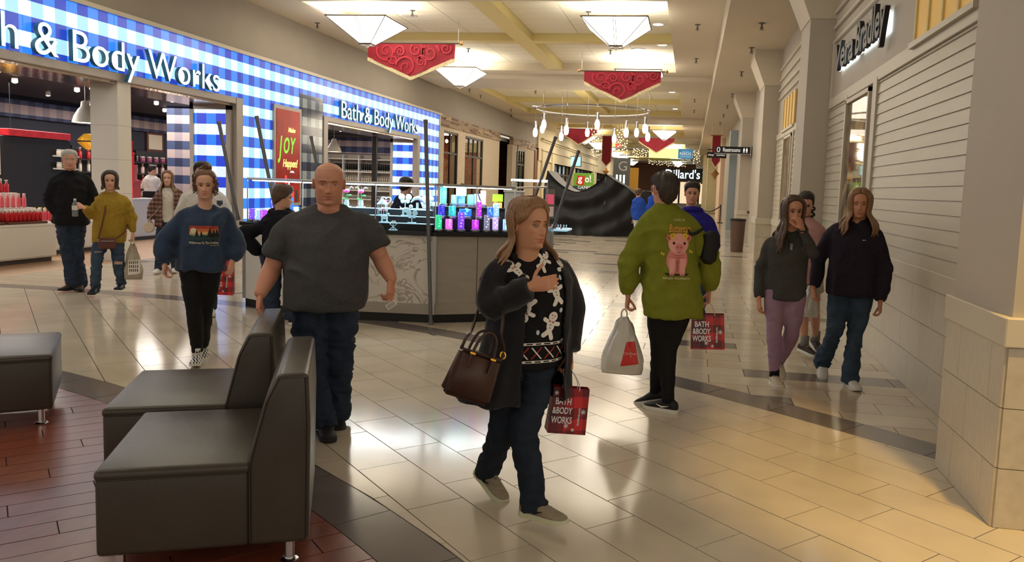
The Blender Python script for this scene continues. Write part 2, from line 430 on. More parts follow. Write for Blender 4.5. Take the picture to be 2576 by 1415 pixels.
def gpanel(y0, y1, z0, z1, m, x=SX): return box('gingham_panel', (x - .12, y0 + .008, z0), (x, y1 - .008, z1), m, sf)
seams = [3.0, 5.7, 8.2, 10.75, 12.68, 14.6, 16.58, 17.93]
for a, b in zip(seams[:-1], seams[1:]): gpanel(a, b, 3.31, 4.28, GL)
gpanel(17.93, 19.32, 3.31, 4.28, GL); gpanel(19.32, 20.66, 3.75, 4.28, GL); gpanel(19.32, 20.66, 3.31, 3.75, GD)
for a, b in ((20.66, 23.4), (23.4, 26.0), (26.0, 28.46), (28.46, 30.74)): gpanel(a, b, 3.31, 4.28, GL)
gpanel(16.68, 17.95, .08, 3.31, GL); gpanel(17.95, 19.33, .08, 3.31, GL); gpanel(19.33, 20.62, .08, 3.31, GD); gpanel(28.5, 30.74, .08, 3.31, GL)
for (a, b) in ((16.68, 20.62), (28.5, 30.74)): box('plinth', (SX - .1, a, 0), (SX + .01, b, .08), M['steel'], sf)
box('end_post', (SX - .2, 30.74, 0), (SX + .03, 30.92, 4.3), M['frame'], sf)
def opening(y0, y1):
    for p, q in (((SX - .7, y0, 3.17), (SX + .02, y1, 3.31)), ((SX - .16, y1 - .02, 0), (SX + .03, y1 + .24, 3.31)), ((SX - .16, y0 - .12, 0), (SX + .03, y0 + .12, 3.31))):
        box('opening_frame', p, q, M['frame'], sf, .008)
    box('mirror_soffit', (SX - 1.1, y0 + .1, 3.12), (SX - .06, y1 - .02, 3.172), M['mirror'], sf)
opening(5.0, 16.42); opening(20.78, 28.24)
for y in (16.4, 28.38):
    box('return_panel', (-10.94, y - .06, .05), (-10.14, y - .02, 3.03), GL2, sf)
    for p, q in (((-11.02, y - .1, 0), (-10.93, y, 3.17)), ((-10.15, y - .1, 0), (-10.05, y, 3.17)), ((-11.02, y - .1, 3.03), (-10.05, y, 3.17))): box('return_frame', p, q, M['frame'], sf)
    box('return_body', (-11.0, y - .02, .02), (-10.06, y + .3, 3.1), M['navy'], sf)
# big letters
def letters(parent, txt, y0, width, zbase, height, depth=.08, x=SX, m=None, bold=-.006):
    """letters along +y on a wall that faces +x"""
    vs, fs = text_mesh(txt, size=1.0, extrude=.5, bold=bold, res=5)
    xs = [v.x for v in vs]; k = width / (max(xs) - min(xs)); caps = [v.y for v in text_mesh('B', 1.0)[0]]; kz = height / (max(caps) - min(caps))
    # islands grouped by overlap in x
    par = list(range(len(vs)))
    def find(a):
        while par[a] != a: par[a] = par[par[a]]; a = par[a]
        return a
    for f in fs:
        for a in f[1:]: par[find(a)] = find(f[0])
    isl = {}
    for i in range(len(vs)): isl.setdefault(find(i), []).append(i)
    root_faces = {}
    for f in fs: root_faces.setdefault(find(f[0]), []).append(f)
    x0 = min(xs)
    for r, ids in sorted(isl.items(), key=lambda kv: min(vs[i].x for i in kv[1])):
        loc = {i: n for n, i in enumerate(ids)}; mb = MB()
        pts = [(x + .042 + (vs[i].z + .5) * depth, y0 + (vs[i].x - x0) * k, zbase + vs[i].y * kz) for i in ids]
        for_faces = root_faces.get(r, [])
        mi = [0 if all(vs[i].z > .4 for i in f) else 1 for f in for_faces]
        mb.add(pts, [tuple(loc[i] for i in f) for f in for_faces]); mb.mi = mi
        mb.build('letter', m or [M['glowwhite'], M['letterside']], parent)
s1 = empty('shop_sign', 'large glowing white Bath & Body Works lettering over the wide entrance', 'sign')
letters(s1, 'Bath & Body Works', 9.2, 6.42, 3.33, .5)
s2 = empty('shop_sign', 'smaller-looking glowing white Bath & Body Works lettering over the far doorway', 'sign')
letters(s2, 'Bath & Body Works', 21.55, 6.42, 3.34, .48)
# poster
pf = empty('poster', 'tall framed red holiday poster reading Make JOY Happen', 'poster')
px_ = SX + .035
box('frame', (px_ - .03, 17.96, .9), (px_ + .02, 19.32, 3.34), M['frame'], pf)
M['pdark'] = mat('poster_print', rgb(120, 22, 18), .3, emit=rgb(128, 20, 16), es=.55, noise=.7, nscale=1.6)
box('print', (px_ + .01, 18.06, .98), (px_ + .03, 19.22, 3.25), M['pdark'], pf)
def pcol(n, c, es=.8): return mat('poster_' + n, c, .4, emit=c, es=es)
FY = lambda y, z: frame((px_ + .031, y, z), (0, 1, 0), (0, 0, 1))
for txt, y, z, w, h, c in (('Make', 18.62, 2.72, .36, None, rgb(240, 220, 140)), ('J', 18.12, 2.12, .2, .66, rgb(110, 190, 60)), ('O', 18.4, 2.2, .28, .4, rgb(120, 200, 60)), ('Y', 18.74, 2.2, .26, .4, rgb(110, 190, 60)), ('Happen!', 18.36, 1.86, .74, .26, rgb(240, 220, 130)), ('LOVE...', 18.72, 1.72, .22, .05, rgb(240, 240, 240))):
    text_obj('lettering', txt, FY(y, z), pcol(txt, c), pf, width=w, height=h, extrude=.004, shear=.25, bold=.02)
for (y, z, r, hh, c) in ((18.5, .99, .1, .66, rgb(210, 60, 60)), (18.28, .99, .09, .42, rgb(60, 170, 70)), (18.82, .99, .1, .4, rgb(200, 50, 50)), (19.05, .99, .08, .3, rgb(30, 40, 34)), (18.66, .99, .07, .5, rgb(240, 210, 210))):
    mb = MB(); q = [(y - r, z), (y + r, z), (y + r, z + hh * .6), (y + r * .5, z + hh * .75), (y + r * .4, z + hh), (y - r * .4, z + hh), (y - r * .5, z + hh * .75), (y - r, z + hh * .6)]
    mb.prism(q, 0, .006, frame((px_ + .031, 0, 0), (0, 1, 0), (0, 0, 1))); mb.build('printed_bottle', pcol('b%d' % int(y * 100), c), pf)
# shell of the shop
struct(box('wall_shop_back', (-17.3, 4, 0), (-17.0, 31.2, 4.2), M['navy']))
we = struct(box('wall_shop_end', (-17.3, 31.0, 0), (-10.15, 31.2, 4.2), M['wallpaint']))
struct(box('wall_shop_near', (-17.3, 4.0, 0), (-10.3, 4.2, 4.2), M['navy']))
struct(box('ceiling_shop', (-17.2, 4.2, 3.4), (-11.05, 31.0, 3.5), M['navy']))
struct(box('wall_shop_header', (-11.1, 4.2, 3.17), (-10.11, 31.0, 4.28), M['navy']))
box('gingham_valance', (-17.0, 5, 2.86), (-16.85, 24.5, 3.3), GP, bpy.data.objects['wall_shop_back'])
box('gingham_valance', (-16.8, 30.85, 2.66), (-11.1, 31.0, 3.3), GP, we)
cs = struct(empty('column', 'pale square column standing in the wide shop entrance', None))
box('shaft', (-10.56, 12.78, 0), (-10.02, 13.12, 3.2), M['white'], cs)
for z in (.6, 1.2, 1.8, 2.4): box('joint', (-10.562, 12.778, z), (-10.018, 13.122, z + .006), M['frame'], cs)
gc = struct(empty('column', 'gingham printed wall pier inside the shop', None)); box('shaft', (-14.2, 20, 0), (-13.3, 20.6, 3.4), GP, gc)
# shop spots and pendants
M['bulb'] = mat('spot_bulb', (1, 1, 1), .5, emit=(1, .96, .88), es=14)
M['bulbw'] = mat('warm_bulb', (1, .9, .7), .5, emit=(1, .78, .45), es=7)
M['enamel'] = mat('white_enamel_shade', rgb(215, 212, 205), .3)
M['gold'] = mat('gold_glass_shade', rgb(222, 168, 60), .22, .7, emit=rgb(220, 150, 40), es=.35)
def spot(x, y, z, i):
    t = empty('track_spot', 'white track spotlight under the navy shop ceiling', 'spotlight', group='shop ceiling spots')
    mb = MB(); mb.lathe([(.03, .12), (.05, .10), (.055, 0), (.05, -.005)], (x, y, z), 10); mb.build('head', M['white'], t)
    mb = MB(); mb.lathe([(.02, .0), (.042, -.006), (.02, -.016)], (x, y, z), 10); mb.build('bulb', M['bulb'], t)
for i, (x, y) in enumerate(((-12.2, 12.6), (-13.4, 14.2), (-13.2, 15.6), (-14.8, 16.6), (-12.5, 15.2), (-15.4, 18.6), (-13.2, 18.2), (-14.4, 20.2), (-12.2, 17.4), (-15.5, 22), (-12.6, 23), (-13.6, 25), (-12.2, 26.6), (-14, 28))): spot(x, y, 3.285, i)
for k, (x, y) in enumerate(((-13.5, 8), (-13.5, 14), (-14, 20), (-13.2, 26.5))):
    light('shop_light', 'AREA', (x, y, 3.36), 190, (1, .9, .8), 2.2, (0, 0, 0), size_y=4.0)
def cone_pendant(x, y, z, lab):
    t = empty('pendant_lamp', lab, 'pendant lamp')
    mb = MB(); mb.tube([(x, y, z + .32), (x, y, 3.4)], .008); mb.build('rod', M['steel'], t)
    mb = MB(); mb.lathe([(.02, .42), (.07, .4), (.08, .3), (.12, .26), (.2, .12), (.235, .0), (.225, .0), (.19, .12), (.1, .25)], (x, y, z), 24); mb.build('shade', M['enamel'], t, True)
    mb = MB(); mb.lathe([(.05, .03), (.19, .02), (.2, .01), (.05, .0)], (x, y, z), 16); mb.build('diffuser', M['bulbw'], t)
cone_pendant(-11.55, 13.85, 2.5, 'white bell pendant lamp beside the shop entrance column')
cone_pendant(-11.2, 23.95, 2.46, 'white bell pendant lamp in the far shop doorway')
def gold_pendant(x, y, z, lab):
    t = empty('pendant_lamp', lab, 'pendant lamp')
    mb = MB(); mb.tube([(x, y, z + .2), (x, y, 3.4)], .007); mb.build('cord', M['black'], t)
    mb = MB(); mb.lathe([(.04, .2), (.09, .19), (.2, .08), (.24, .02), (.2, -.04), (.06, -.17), (.02, -.18)], (x, y, z), 20); mb.build('shade', M['gold'], t, True)
    mb = MB(); mb.lathe([(.242, .03), (.248, .02), (.242, .0)], (x, y, z), 20); mb.build('band', M['black'], t)
gold_pendant(-14.2, 14.9, 2.17, 'gold diamond shaped pendant lamp at the left picture edge'); gold_pendant(-14.2, 17.1, 2.26, 'gold diamond shaped pendant lamp beside the entrance column')
# ---- fittings
M['toe'] = mat('toe_kick', rgb(70, 66, 62), .5); M['tray'] = mat('brown_tray', rgb(96, 50, 34), .5)
def cabinet(x0, y0, x1, y1, h, lab, n=2):
    t = empty('display_cabinet', lab, 'cabinet')
    box('toe_kick', (x0 + .05, y0 + .05, 0), (x1 - .05, y1 - .05, .08), M['toe'], t); box('body', (x0, y0, .08), (x1, y1, h - .04), M['white'], t); box('worktop', (x0 - .01, y0 - .01, h - .04), (x1 + .012, y1 + .01, h), M['white'], t, .006)
    for i in range(n):
        a, b = y0 + (y1 - y0) * i / n, y0 + (y1 - y0) * (i + 1) / n
        box('door', (x1, a + .008, .1), (x1 + .014, b - .008, h - .06), M['white'], t, .003)
    return t
cabinet(-12.2, 9.5, -10.92, 12.34, .66, 'white low cabinet under red and green bottles at the shop entrance', 2)
cabinet(-12.9, 12.62, -11.7, 14.5, .62, 'white cabinet partly hidden behind the man in black', 2)
cabinet(-13.9, 15.2, -12.8, 17.7, .98, 'white drawer cabinet behind the column inside the shop', 2)
def riser(x0, y0, x1, y1, z0, z1, lab):
    t = box('display_riser', (x0, y0, z0), (x1, y1, z1), M['white'], None, .006); tag(t, lab, 'riser'); return t
riser(-11.62, 9.6, -11.3, 12.3, .66, .92, 'lowest white step of the entrance bottle display'); riser(-11.92, 9.6, -11.62, 12.3, .66, 1.16, 'middle white step of the entrance bottle display'); riser(-12.19, 9.6, -11.92, 12.3, .66, 1.4, 'topmost white step of the entrance bottle display')
_bm = {}
def bottle_mesh(kind, body, cap):
    key = (kind, body, cap)
    if key not in _bm:
        mb = MB()
        if kind == 'spray': mb.lathe([(.026, 0), (.028, .02), (.028, .13), (.02, .15)], n=8, mi=0); mb.lathe([(.02, .15), (.02, .2), (.016, .205)], n=8, mi=1)
        elif kind == 'jar': mb.lathe([(.045, 0), (.048, .01), (.048, .075), (.04, .085)], n=10, mi=0); mb.lathe([(.043, .085), (.043, .11), (.03, .112)], n=10, mi=1)
        elif kind == 'tube': mb.lathe([(.02, 0), (.02, .03)], n=8, mi=1); mb.lathe([(.022, .03), (.03, .12), (.03, .16)], n=8, mi=0)
        else: mb.lathe([(.032, 0), (.034, .02), (.034, .12), (.014, .15)], n=8, mi=0); mb.lathe([(.014, .15), (.014, .18), (.024, .182), (.024, .196)], n=8, mi=1)
        me = bpy.data.meshes.new('bottle'); me.from_pydata(mb.v, [], mb.f)
        for c in (body, cap): me.materials.append(mat('product_%d_%d_%d' % tuple(int(v * 255) for v in c), rgb(*[v * 255 for v in c]), .3))
        me.polygons.foreach_set('material_index', mb.mi); me.polygons.foreach_set('use_smooth', [True] * len(mb.f)); _bm[key] = me
    return _bm[key]
def bottles(kind, body, cap, pts, label, group, sc=1.0, cat='bottle', name='bottle'):
    for p in pts:
        o = link(name, bottle_mesh(kind, body, cap)); o.location = (p[0], p[1], p[2] + .002); o.scale = (sc, sc, sc); tag(o, label, cat, group)
def row(x, y0, y1, z, n): return [(x, y0 + (y1 - y0) * i / (n - 1), z) for i in range(n)]
WHT = (.9, .88, .86)
tag(box('product_tray', (-11.3, 11.42, .66), (-10.96, 12.22, .7), M['tray'], None, .004), 'brown tray of red bottles on the entrance cabinet', 'tray')
tag(box('product_tray', (-11.3, 10.5, .66), (-10.96, 11.34, .7), M['tray'], None, .004), 'brown tray of green bottles on the entrance cabinet', 'tray')
for k in range(2):
    bottles('spray', (.75, .08, .1), WHT, row(-11.05 - k * .12, 11.48, 12.16, .7, 9), 'red bottle with white cap in the brown entrance tray', 'red bottles in the entrance tray', 1.0)
    bottles('spray', (.05, .35, .22), WHT, row(-11.05 - k * .12, 10.56, 11.28, .7, 9), 'green bottle with white cap in the brown entrance tray', 'green bottles in the entrance tray', 1.0)
bottles('spray', (.95, .45, .5), (.95, .75, .75), row(-11.4, 10.6, 12.2, .92, 15), 'pink bottle on the lowest display step', 'pink bottles on the lowest step', 1.15)
bottles('pump', (.82, .2, .26), WHT, row(-11.74, 10.6, 12.2, 1.16, 14), 'red pump bottle on the middle display step', 'red bottles on the middle step', 1.1)
bottles('jar', (.9, .5, .52), (.85, .8, .78), row(-12.03, 10.6, 12.2, 1.4, 13), 'pale pink jar on the topmost display step', 'pink jars on the top step', 1.1, 'jar', 'jar')
bottles('spray', (.8, .3, .35), WHT, row(-11.85, 12.75, 14.3, .62, 13), 'rose bottle on the cabinet behind the man in black', 'rose bottles', 1.2)
bottles('pump', (.72, .18, .3), (.9, .8, .3), row(-12.1, 12.75, 14.3, .62, 12), 'dark pink pump bottle on the cabinet behind the man in black', 'dark pink bottles', 1.25)
# back wall shelving
M['blackshelf'] = mat('black_shelf', rgb(26, 26, 30), .5)
def shelf_unit(x, y0, y1, zs, lab, m, d=.35, back=True):
    t = empty('shelf_unit', lab, 'shelf')
    if back: box('back_panel', (x - d, y0, 0), (x - d + .02, y1, zs[-1] + .35), m, t)
    for z in zs: box('shelf', (x - d, y0, z - .03), (x, y1, z), m, t)
    for y in (y0, 16.84, 19.3, 21.82, y1): box('upright', (x - d, y - .015, 0), (x, y + .015, zs[-1] + .35), m, t)
    return t
ZS = [.5, .85, 1.2, 1.55, 1.9]
shelf_unit(-16.5, 14.6, 24.4, ZS, 'long black shelf unit along the navy back wall', M['blackshelf'])
for zi, z in enumerate(ZS):
    for k in range(3):
        y0 = 16.9 + k * 2.55
        c = [(.85, .8, .72), (.8, .15, .2), (.9, .75, .75), (.6, .3, .45), (.85, .82, .75)][(zi + k * 2) % 5]
        kd = ('jar', 'spray', 'pump')[(zi + k) % 3]
        names = {'jar': 'jar', 'spray': 'bottle', 'pump': 'bottle'}
        bottles(kd, c, WHT, row(-16.68, y0, y0 + 2.2, z, 8), '%s on shelf %s of the black back shelving' % ({'jar': 'squat candle jar', 'spray': 'slim spray bottle', 'pump': 'pump bottle'}[kd], ('one', 'two', 'three', 'four', 'five')[zi]), 'goods on the black shelving, row %d' % (zi + 1), 1.6, names[kd], names[kd])
# red sale sign on a white stand, banners and boxes
M['red'] = mat('red_print', rgb(196, 40, 48), .4, noise=.25, nscale=9); M['redbox'] = mat('red_gift_box', rgb(186, 26, 40), .35, noise=.12, nscale=12)
sg = empty('sale_sign', 'red sale sign in a white frame on a stand inside the shop', 'sign')
Ms = TRS((-12.55, 12.5, 0), R(43))
mb = MB(); mb.box((-.3, -.02, 1.46), (.3, .02, 2.22), Ms); mb.build('frame', M['white'], sg); mb = MB(); mb.box((-.25, -.03, 1.53), (.25, -.018, 2.16), Ms); mb.build('print', M['red'], sg)
mb = MB(); mb.box((-.02, -.02, .01), (.02, .02, 1.47), Ms); mb.build('stem', M['white'], sg)
for z, w in ((2.0, .12), (1.88, .17), (1.76, .14), (1.62, .06)):
    mb = MB(); mb.box((-w, -.034, z), (w, -.03, z + .06), Ms); mb.build('gold_line', pcol('goldtxt', rgb(235, 205, 120), .2), sg)
tag(box('display_canopy', (-13.2, 13.5, 2.202), (-12.9, 15.05, 2.34), M['red'], None, .01), 'long red board over the inner candle display', 'board')
tag(box('display_table', (-13.4, 13.4, 0), (-12.95, 15.1, 2.2), M['blackshelf'], None, .01), 'dark candle display block below the red board', 'display')
for zi, z in enumerate((1.62, 1.88)):
    tag(box('wall_ledge', (-12.948, 14.6, z - .03), (-12.75, 15.1, z), M['white']), ('lower' if zi == 0 else 'upper') + ' white ledge on the dark candle display', 'ledge')
    bottles('jar', (.9, .86, .8), WHT, row(-12.85, 14.66, 15.04, z, 4), 'white candle jar on the %s ledge' % ('lower', 'upper')[zi], 'white jars on the %s ledge' % ('lower', 'upper')[zi], 1.05, 'jar', 'jar')
tw = [(.5, .42), (.42, .36), (.36, .3), (.28, .26)]; z = .98
for i, (w, h) in enumerate(tw):
    o = empty('gift_box', ('lowest', 'second', 'third', 'topmost')[i] + ' red gift box of the tower', 'gift box', group='red gift box tower')
    Mx = TRS((-13.3, 17.2, z), R(20 + 8 * i)); mb = MB(); mb.bbox((0, 0, h * .42), (w, w, h * .84), Mx, .008); mb.build('base', M['redbox'], o); mb = MB(); mb.bbox((0, 0, h * .9), (w + .03, w + .03, h * .2), Mx, .008); mb.build('lid', M['redbox'], o)
    mb = MB(); mb.box((-.025, -w / 2 - .004, 0), (.025, w / 2 + .004, h * .8), Mx); mb.build('ribbon', M['gold'], o); z += h
for i, (y, z) in enumerate(((22.9, 2.25), (22.9, 1.5))):
    o = empty('framed_picture', ('upper' if i == 0 else 'lower') + ' framed picture on the navy shop wall', 'picture'); box('frame', (-16.99, y, z), (-16.95, y + .8, z + .62), M['tray'], o); box('print', (-16.95, y + .08, z + .08), (-16.94, y + .72, z + .54), M['acoustic'], o)
# end wall shelves seen through the far doorway
t = shelf_unit(-11.15, 0, 0, [], 'x', M['white'], back=False) if False else empty('shelf_unit', 'white back shelving seen through the far doorway', 'shelf')
zz = [.5, .85, 1.2, 1.55, 1.95, 2.45]
for z in zz: box('shelf', (-14.6, 30.6, z - .04), (-11.9, 30.98, z), M['white'], t)
for i in range(5): x = -14.6 + i * .675; box('upright', (x - .02, 30.58, 0), (x + .02, 30.98, 2.6), M['white'], t)
for zi, z in enumerate(zz[1:5]):
    for b in range(4):
        xs = [-14.6 + b * .675 + .1 + i * .095 for i in range(6)]
        kd = ('jar', 'jar', 'pump', 'tube')[zi]; c = ((.45, .45, .42), (.6, .58, .52), (.7, .66, .6), (.12, .13, .12))[zi]
        bottles(kd, c, (.75, .74, .7), [(x, 30.72, z) for x in xs], '%s on row %s of the white doorway shelving' % ({'jar': 'grey jar', 'pump': 'beige pump bottle', 'tube': 'black tube'}[kd], ('one', 'two', 'three', 'four')[zi]), 'goods on the white shelving row %d' % (zi + 1), (1.2, 1.2, 1.1, 1.9)[zi], 'jar' if kd == 'jar' else 'bottle', 'jar' if kd == 'jar' else 'bottle')
tag(box('doorway_post', (-10.75, 25.9, 0), (-10.6, 26.05, 3.1), M['black'], None, .01), 'slim black post in the far shop doorway', 'post')
# ================================================================ restaurant beyond the shop
M['plaster'] = mat('tan_plaster', rgb(196, 180, 156), .7, noise=.06, nscale=5); M['darkframe'] = mat('black_window_frame', rgb(28, 24, 22), .4)
M['woodA'] = mat('weathered_plank', rgb(150, 128, 104), .6, noise=.25, nscale=5, stretch=(6, .6, 6)); M['woodB'] = mat('pale_plank', rgb(176, 152, 124), .6, noise=.25, nscale=5, stretch=(6, .6, 6)); M['woodC'] = mat('dark_plank', rgb(112, 88, 72), .6, noise=.25, nscale=5, stretch=(6, .6, 6))
def brick_mat():
    m = bpy.data.materials.new('brick'); m.use_nodes = True; nt = m.node_tree; b = nt.nodes['Principled BSDF']
    tc = nt.nodes.new('ShaderNodeTexCoord'); sp_ = nt.nodes.new('ShaderNodeSeparateXYZ'); mp = nt.nodes.new('ShaderNodeCombineXYZ')
    br = nt.nodes.new('ShaderNodeTexBrick'); br.inputs['Scale'].default_value = 2.4; br.inputs['Color1'].default_value = (*rgb(150, 84, 56), 1); br.inputs['Color2'].default_value = (*rgb(108, 58, 40), 1); br.inputs['Mortar'].default_value = (*rgb(60, 44, 36), 1)
    nt.links.new(tc.outputs['Object'], sp_.inputs[0]); ad = nt.nodes.new('ShaderNodeMath'); nt.links.new(sp_.outputs[0], ad.inputs[0]); nt.links.new(sp_.outputs[1], ad.inputs[1]); nt.links.new(ad.outputs[0], mp.inputs[0]); nt.links.new(sp_.outputs[2], mp.inputs[1]); nt.links.new(mp.outputs[0], br.inputs[0]); nt.links.new(br.outputs[0], b.inputs['Base Color']); b.inputs['Roughness'].default_value = .8
    return m
M['brick'] = brick_mat()
wf = struct(empty('wall_left_far', None, None)); LX = -10.0
def wbox(n, a, b, m, par=wf, bev=0): return box(n, a, b, m, par, bev)
for (a, b) in ((30.95, 31.5), (33.5, 34.6), (37.7, 41.0), (47.5, 50.6)): wbox('plaster_pier', (LX - .3, a, 0), (LX, b, 3.9), M['plaster'])
for (a, b) in ((31.5, 33.5), (34.6, 37.7), (45.1, 47.5)): wbox('plaster_sill', (LX - .3, a, 0), (LX, b, .55), M['plaster']); wbox('plaster_head', (LX - .3, a, 3.74), (LX, b, 3.9), M['plaster'])
wbox('plaster_pier', (LX - 1.6, 41.0, 0), (LX - 1.3, 44.2, 4.2), mat('pinkish_panel', rgb(178, 160, 152), .5)); wbox('plaster_pier', (LX - .3, 44.1, 0), (LX, 45.1, 3.9), M['plaster'])
wbox('restaurant_back', (-13.4, 31.2, 0), (-13.2, 50, 4.2), M['brick']); wbox('restaurant_ceiling', (-13.3, 31.2, 4.0), (LX - .25, 50.5, 4.2), M['black']); wbox('restaurant_side', (-13.3, 50.2, 0), (-10.2, 50.5, 4.2), M['brick']); wbox('restaurant_inner', (-12.9, 38.8, 0), (-10.3, 39.0, 4.0), M['brick'])
rnd = random.Random(11)
for (y0, y1) in ((30.98, 41.0), (44.1, 50.6)):
    for r in range(5):
        y = y0; z = 3.9 + r * .085
        while y < y1 - .05:
            l = min(rnd.uniform(.5, 1.5), y1 - y); d = rnd.uniform(.02, .07)
            wbox('plank', (LX - .2, y, z), (LX + d, y + l - .004, z + .083), M[rnd.choice(('woodA', 'woodA', 'woodB', 'woodC'))]); y += l
wbox('plank', (LX - 1.55, 41.0, 4.0), (LX - 1.25, 44.1, 4.34), M['woodC'])
def window(n, y0, y1, z0, z1, zm, mull, lab):
    t = struct(empty('window_%d' % n, None, None)); f = .09
    for a, b in (((LX - .12, y0, z0), (LX - .02, y0 + f, z1)), ((LX - .12, y1 - f, z0), (LX - .02, y1, z1)), ((LX - .12, y0, z1 - f), (LX - .02, y1, z1)), ((LX - .12, y0, z0), (LX - .02, y1, z0 + f)), ((LX - .12, y0, zm - .04), (LX - .02, y1, zm + .04))): box('frame', a, b, M['darkframe'], t)
    for k in range(1, mull): y = y0 + (y1 - y0) * k / mull; box('mullion', (LX - .11, y - .04, z0 if k % 2 == mull // 2 % 2 else zm), (LX - .03, y + .04, z1), M['darkframe'], t)
    box('pane', (LX - .075, y0 + f, z0 + f), (LX - .065, y1 - f, z1 - f), M['pane'], t)
M['pane'] = mat('window_pane', (1, 1, 1), .02, trans=1.0, ior=1.1)
window(1, 31.5, 33.5, .55, 3.74, 2.85, 2, ''); window(2, 34.6, 37.7, .55, 3.74, 2.85, 4, ''); window(3, 45.1, 47.5, .55, 3.74, 2.85, 4, '')
for i, (x, y, z) in enumerate(((-11.2, 32.6, 3.4), (-11.4, 33.9, 3.1), (-11.3, 36.0, 3.55), (-11.2, 37.0, 2.55), (-12, 46.6, 3.2))):
    t = empty('pendant_lamp', 'small warm bulb behind the %s restaurant window' % ('first', 'first', 'second', 'second', 'third')[i], 'pendant lamp', group='restaurant bulbs')
    mb = MB(); mb.tube([(x, y, z + .05), (x, y, 4.0)], .01); mb.build('cord', M['black'], t); mb = MB(); mb.lathe([(.02, .08), (.07, .02), (.07, -.04), (.02, -.09)], (x, y, z), 10); mb.build('bulb', M['bulbw'], t, True)
light('restaurant_light', 'AREA', (-11.8, 35, 3.9), 150, (1, .75, .5), 1.5, size_y=5)
# dark door frame with a menu board
t = struct(empty('door_1', None, None))
for a, b in (((-11.3, 41.2, 0), (-11.2, 41.4, 2.7)), ((-11.3, 41.2, 2.5), (-11.2, 43.8, 2.7)), ((-11.3, 43.6, 0), (-11.2, 43.8, 2.7))): box('door_frame', a, b, M['darkframe'], t)
box('door_panel', (-11.29, 41.4, 0), (-11.25, 43.6, 2.5), M['plaster'], t)
wbox('wood_post', (LX - .2, 50.4, 0), (LX + .06, 51.2, 4.0), mat('brown_post', rgb(120, 74, 48), .5))
# cream building front further on
wc = struct(empty('wall_left_cream', None, None)); M['cream2'] = mat('cream_plaster', rgb(226, 212, 176), .6, noise=.03, nscale=2)
for a, b in (((-10.3, 51.2, 4.0), (-9.9, 112, 5.6)), ((-10.3, 51.2, 0), (-9.9, 56.5, 4.1)), ((-10.3, 66, 0), (-9.9, 68, 4.1)), ((-10.3, 80, 0), (-9.9, 84, 4.1)), ((-10.3, 100, 0), (-9.9, 112, 4.1)), ((-10.3, 51.2, 3.3), (-9.85, 112, 4.1))): box('cream_wall', a, b, M['cream2'], wc)
for z, d in ((4.72, .22), (4.6, .12), (4.0, .16), (3.3, .1)): box('cornice', (-10.2, 52.0, z), (-9.9 + d, 84, z + .09), M['cream2'], wc)
for y in (52.2, 56.0, 66.2, 80.4): box('pilaster', (-10.1, y, 0), (-9.78, y + .9, 3.95), M['cream2'], wc)
for i, (a, b) in enumerate(((56.5, 66), (68, 80), (84, 100))):
    box('shop_glass', (-10.2, a, 0), (-10.1, b, 3.3), mat('dark_glass', rgb(38, 34, 32), .1), wc)
    for k in range(6): y = a + (b - a) * k / 5; box('mullion', (-10.12, y - .06, 0), (-10.02, y + .06, 3.3), M['darkframe'], wc)
    box('transom', (-10.12, a, 2.5), (-10.02, b, 2.62), M['darkframe'], wc)
t = empty('wall_sign', 'small pale blue lit sign over the cream shopfront', 'sign'); box('box', (-9.9, 65.2, 3.35), (-9.0, 65.4, 4.2), M['black'], t); box('face', (-9.85, 65.18, 3.4), (-9.05, 65.2, 4.15), mat('paleblue_lit', rgb(170, 220, 225), .4, emit=rgb(150, 215, 225), es=1.0), t)
M['gmetal'] = mat('dark_metal_sign', rgb(90, 92, 90), .35, .6)
t = empty('blade_sign', 'silver G sign panel past the striped curtain lights', 'sign'); box('panel', (-7.4, 76, 1.9), (-5.8, 76.1, 4.6), M['gmetal'], t); box('post', (-6.7, 76.02, 0), (-6.5, 76.1, 1.9), M['gmetal'], t); text_obj('lettering', 'G', frame((-6.9, 75.98, 3.4), (1, 0, 0), (0, 0, 1)), M['white'], t, height=.9, extrude=.01); [box('letter_bar', (-7.1 + .34 * q, 75.97, 2.2), (-6.95 + .34 * q, 76, 3.0), M['glowwhite'], t) for q in range(3)]
tag(box('yellow_panel', (-7.0, 90, 0), (-5.9, 90.2, 4.1), mat('mustard_panel', rgb(206, 150, 50), .6), None, .02), 'mustard yellow panel standing far down the corridor', 'panel')
# ---- go! games sign cabinet
t = empty('game_shop_sign', 'green and red go! GAMES sign above the black drape', 'sign')
box('panel', (-8.1, 55, 0), (-6.68, 55.2, 2.64), mat('sign_green', rgb(104, 150, 50), .4, emit=rgb(90, 140, 40), es=.35), t, .02); box('base_panel', (-8.12, 54.96, 0), (-6.66, 55.0, 1.75), mat('sign_slate', rgb(58, 76, 84), .5), t)
mb = MB(); mb.box((-.02, 0, 0), (.5, .02, .62), TRS((-7.85, 54.95, 1.86), 0, 0, R(6))); mb.build('red_block', mat('sign_red', rgb(196, 40, 44), .4, emit=rgb(190, 30, 34), es=.3), t)
wm = mat('sign_white', rgb(240, 240, 236), .4, emit=(.8, .8, .8), es=.4)
text_obj('lettering', 'g', frame((-7.76, 54.92, 2.06), (1, 0, 0), (0, 0, 1)), wm, t, height=.46, extrude=.01, bold=.02); text_obj('lettering', 'o!', frame((-7.26, 54.94, 2.02), (1, 0, .08), (0, 0, 1)), wm, t, width=.42, height=.5, extrude=.01, bold=.02); text_obj('lettering', 'GAMES', frame((-7.75, 54.94, 1.56), (1, 0, 0), (0, 0, 1)), wm, t, width=.9, extrude=.01)
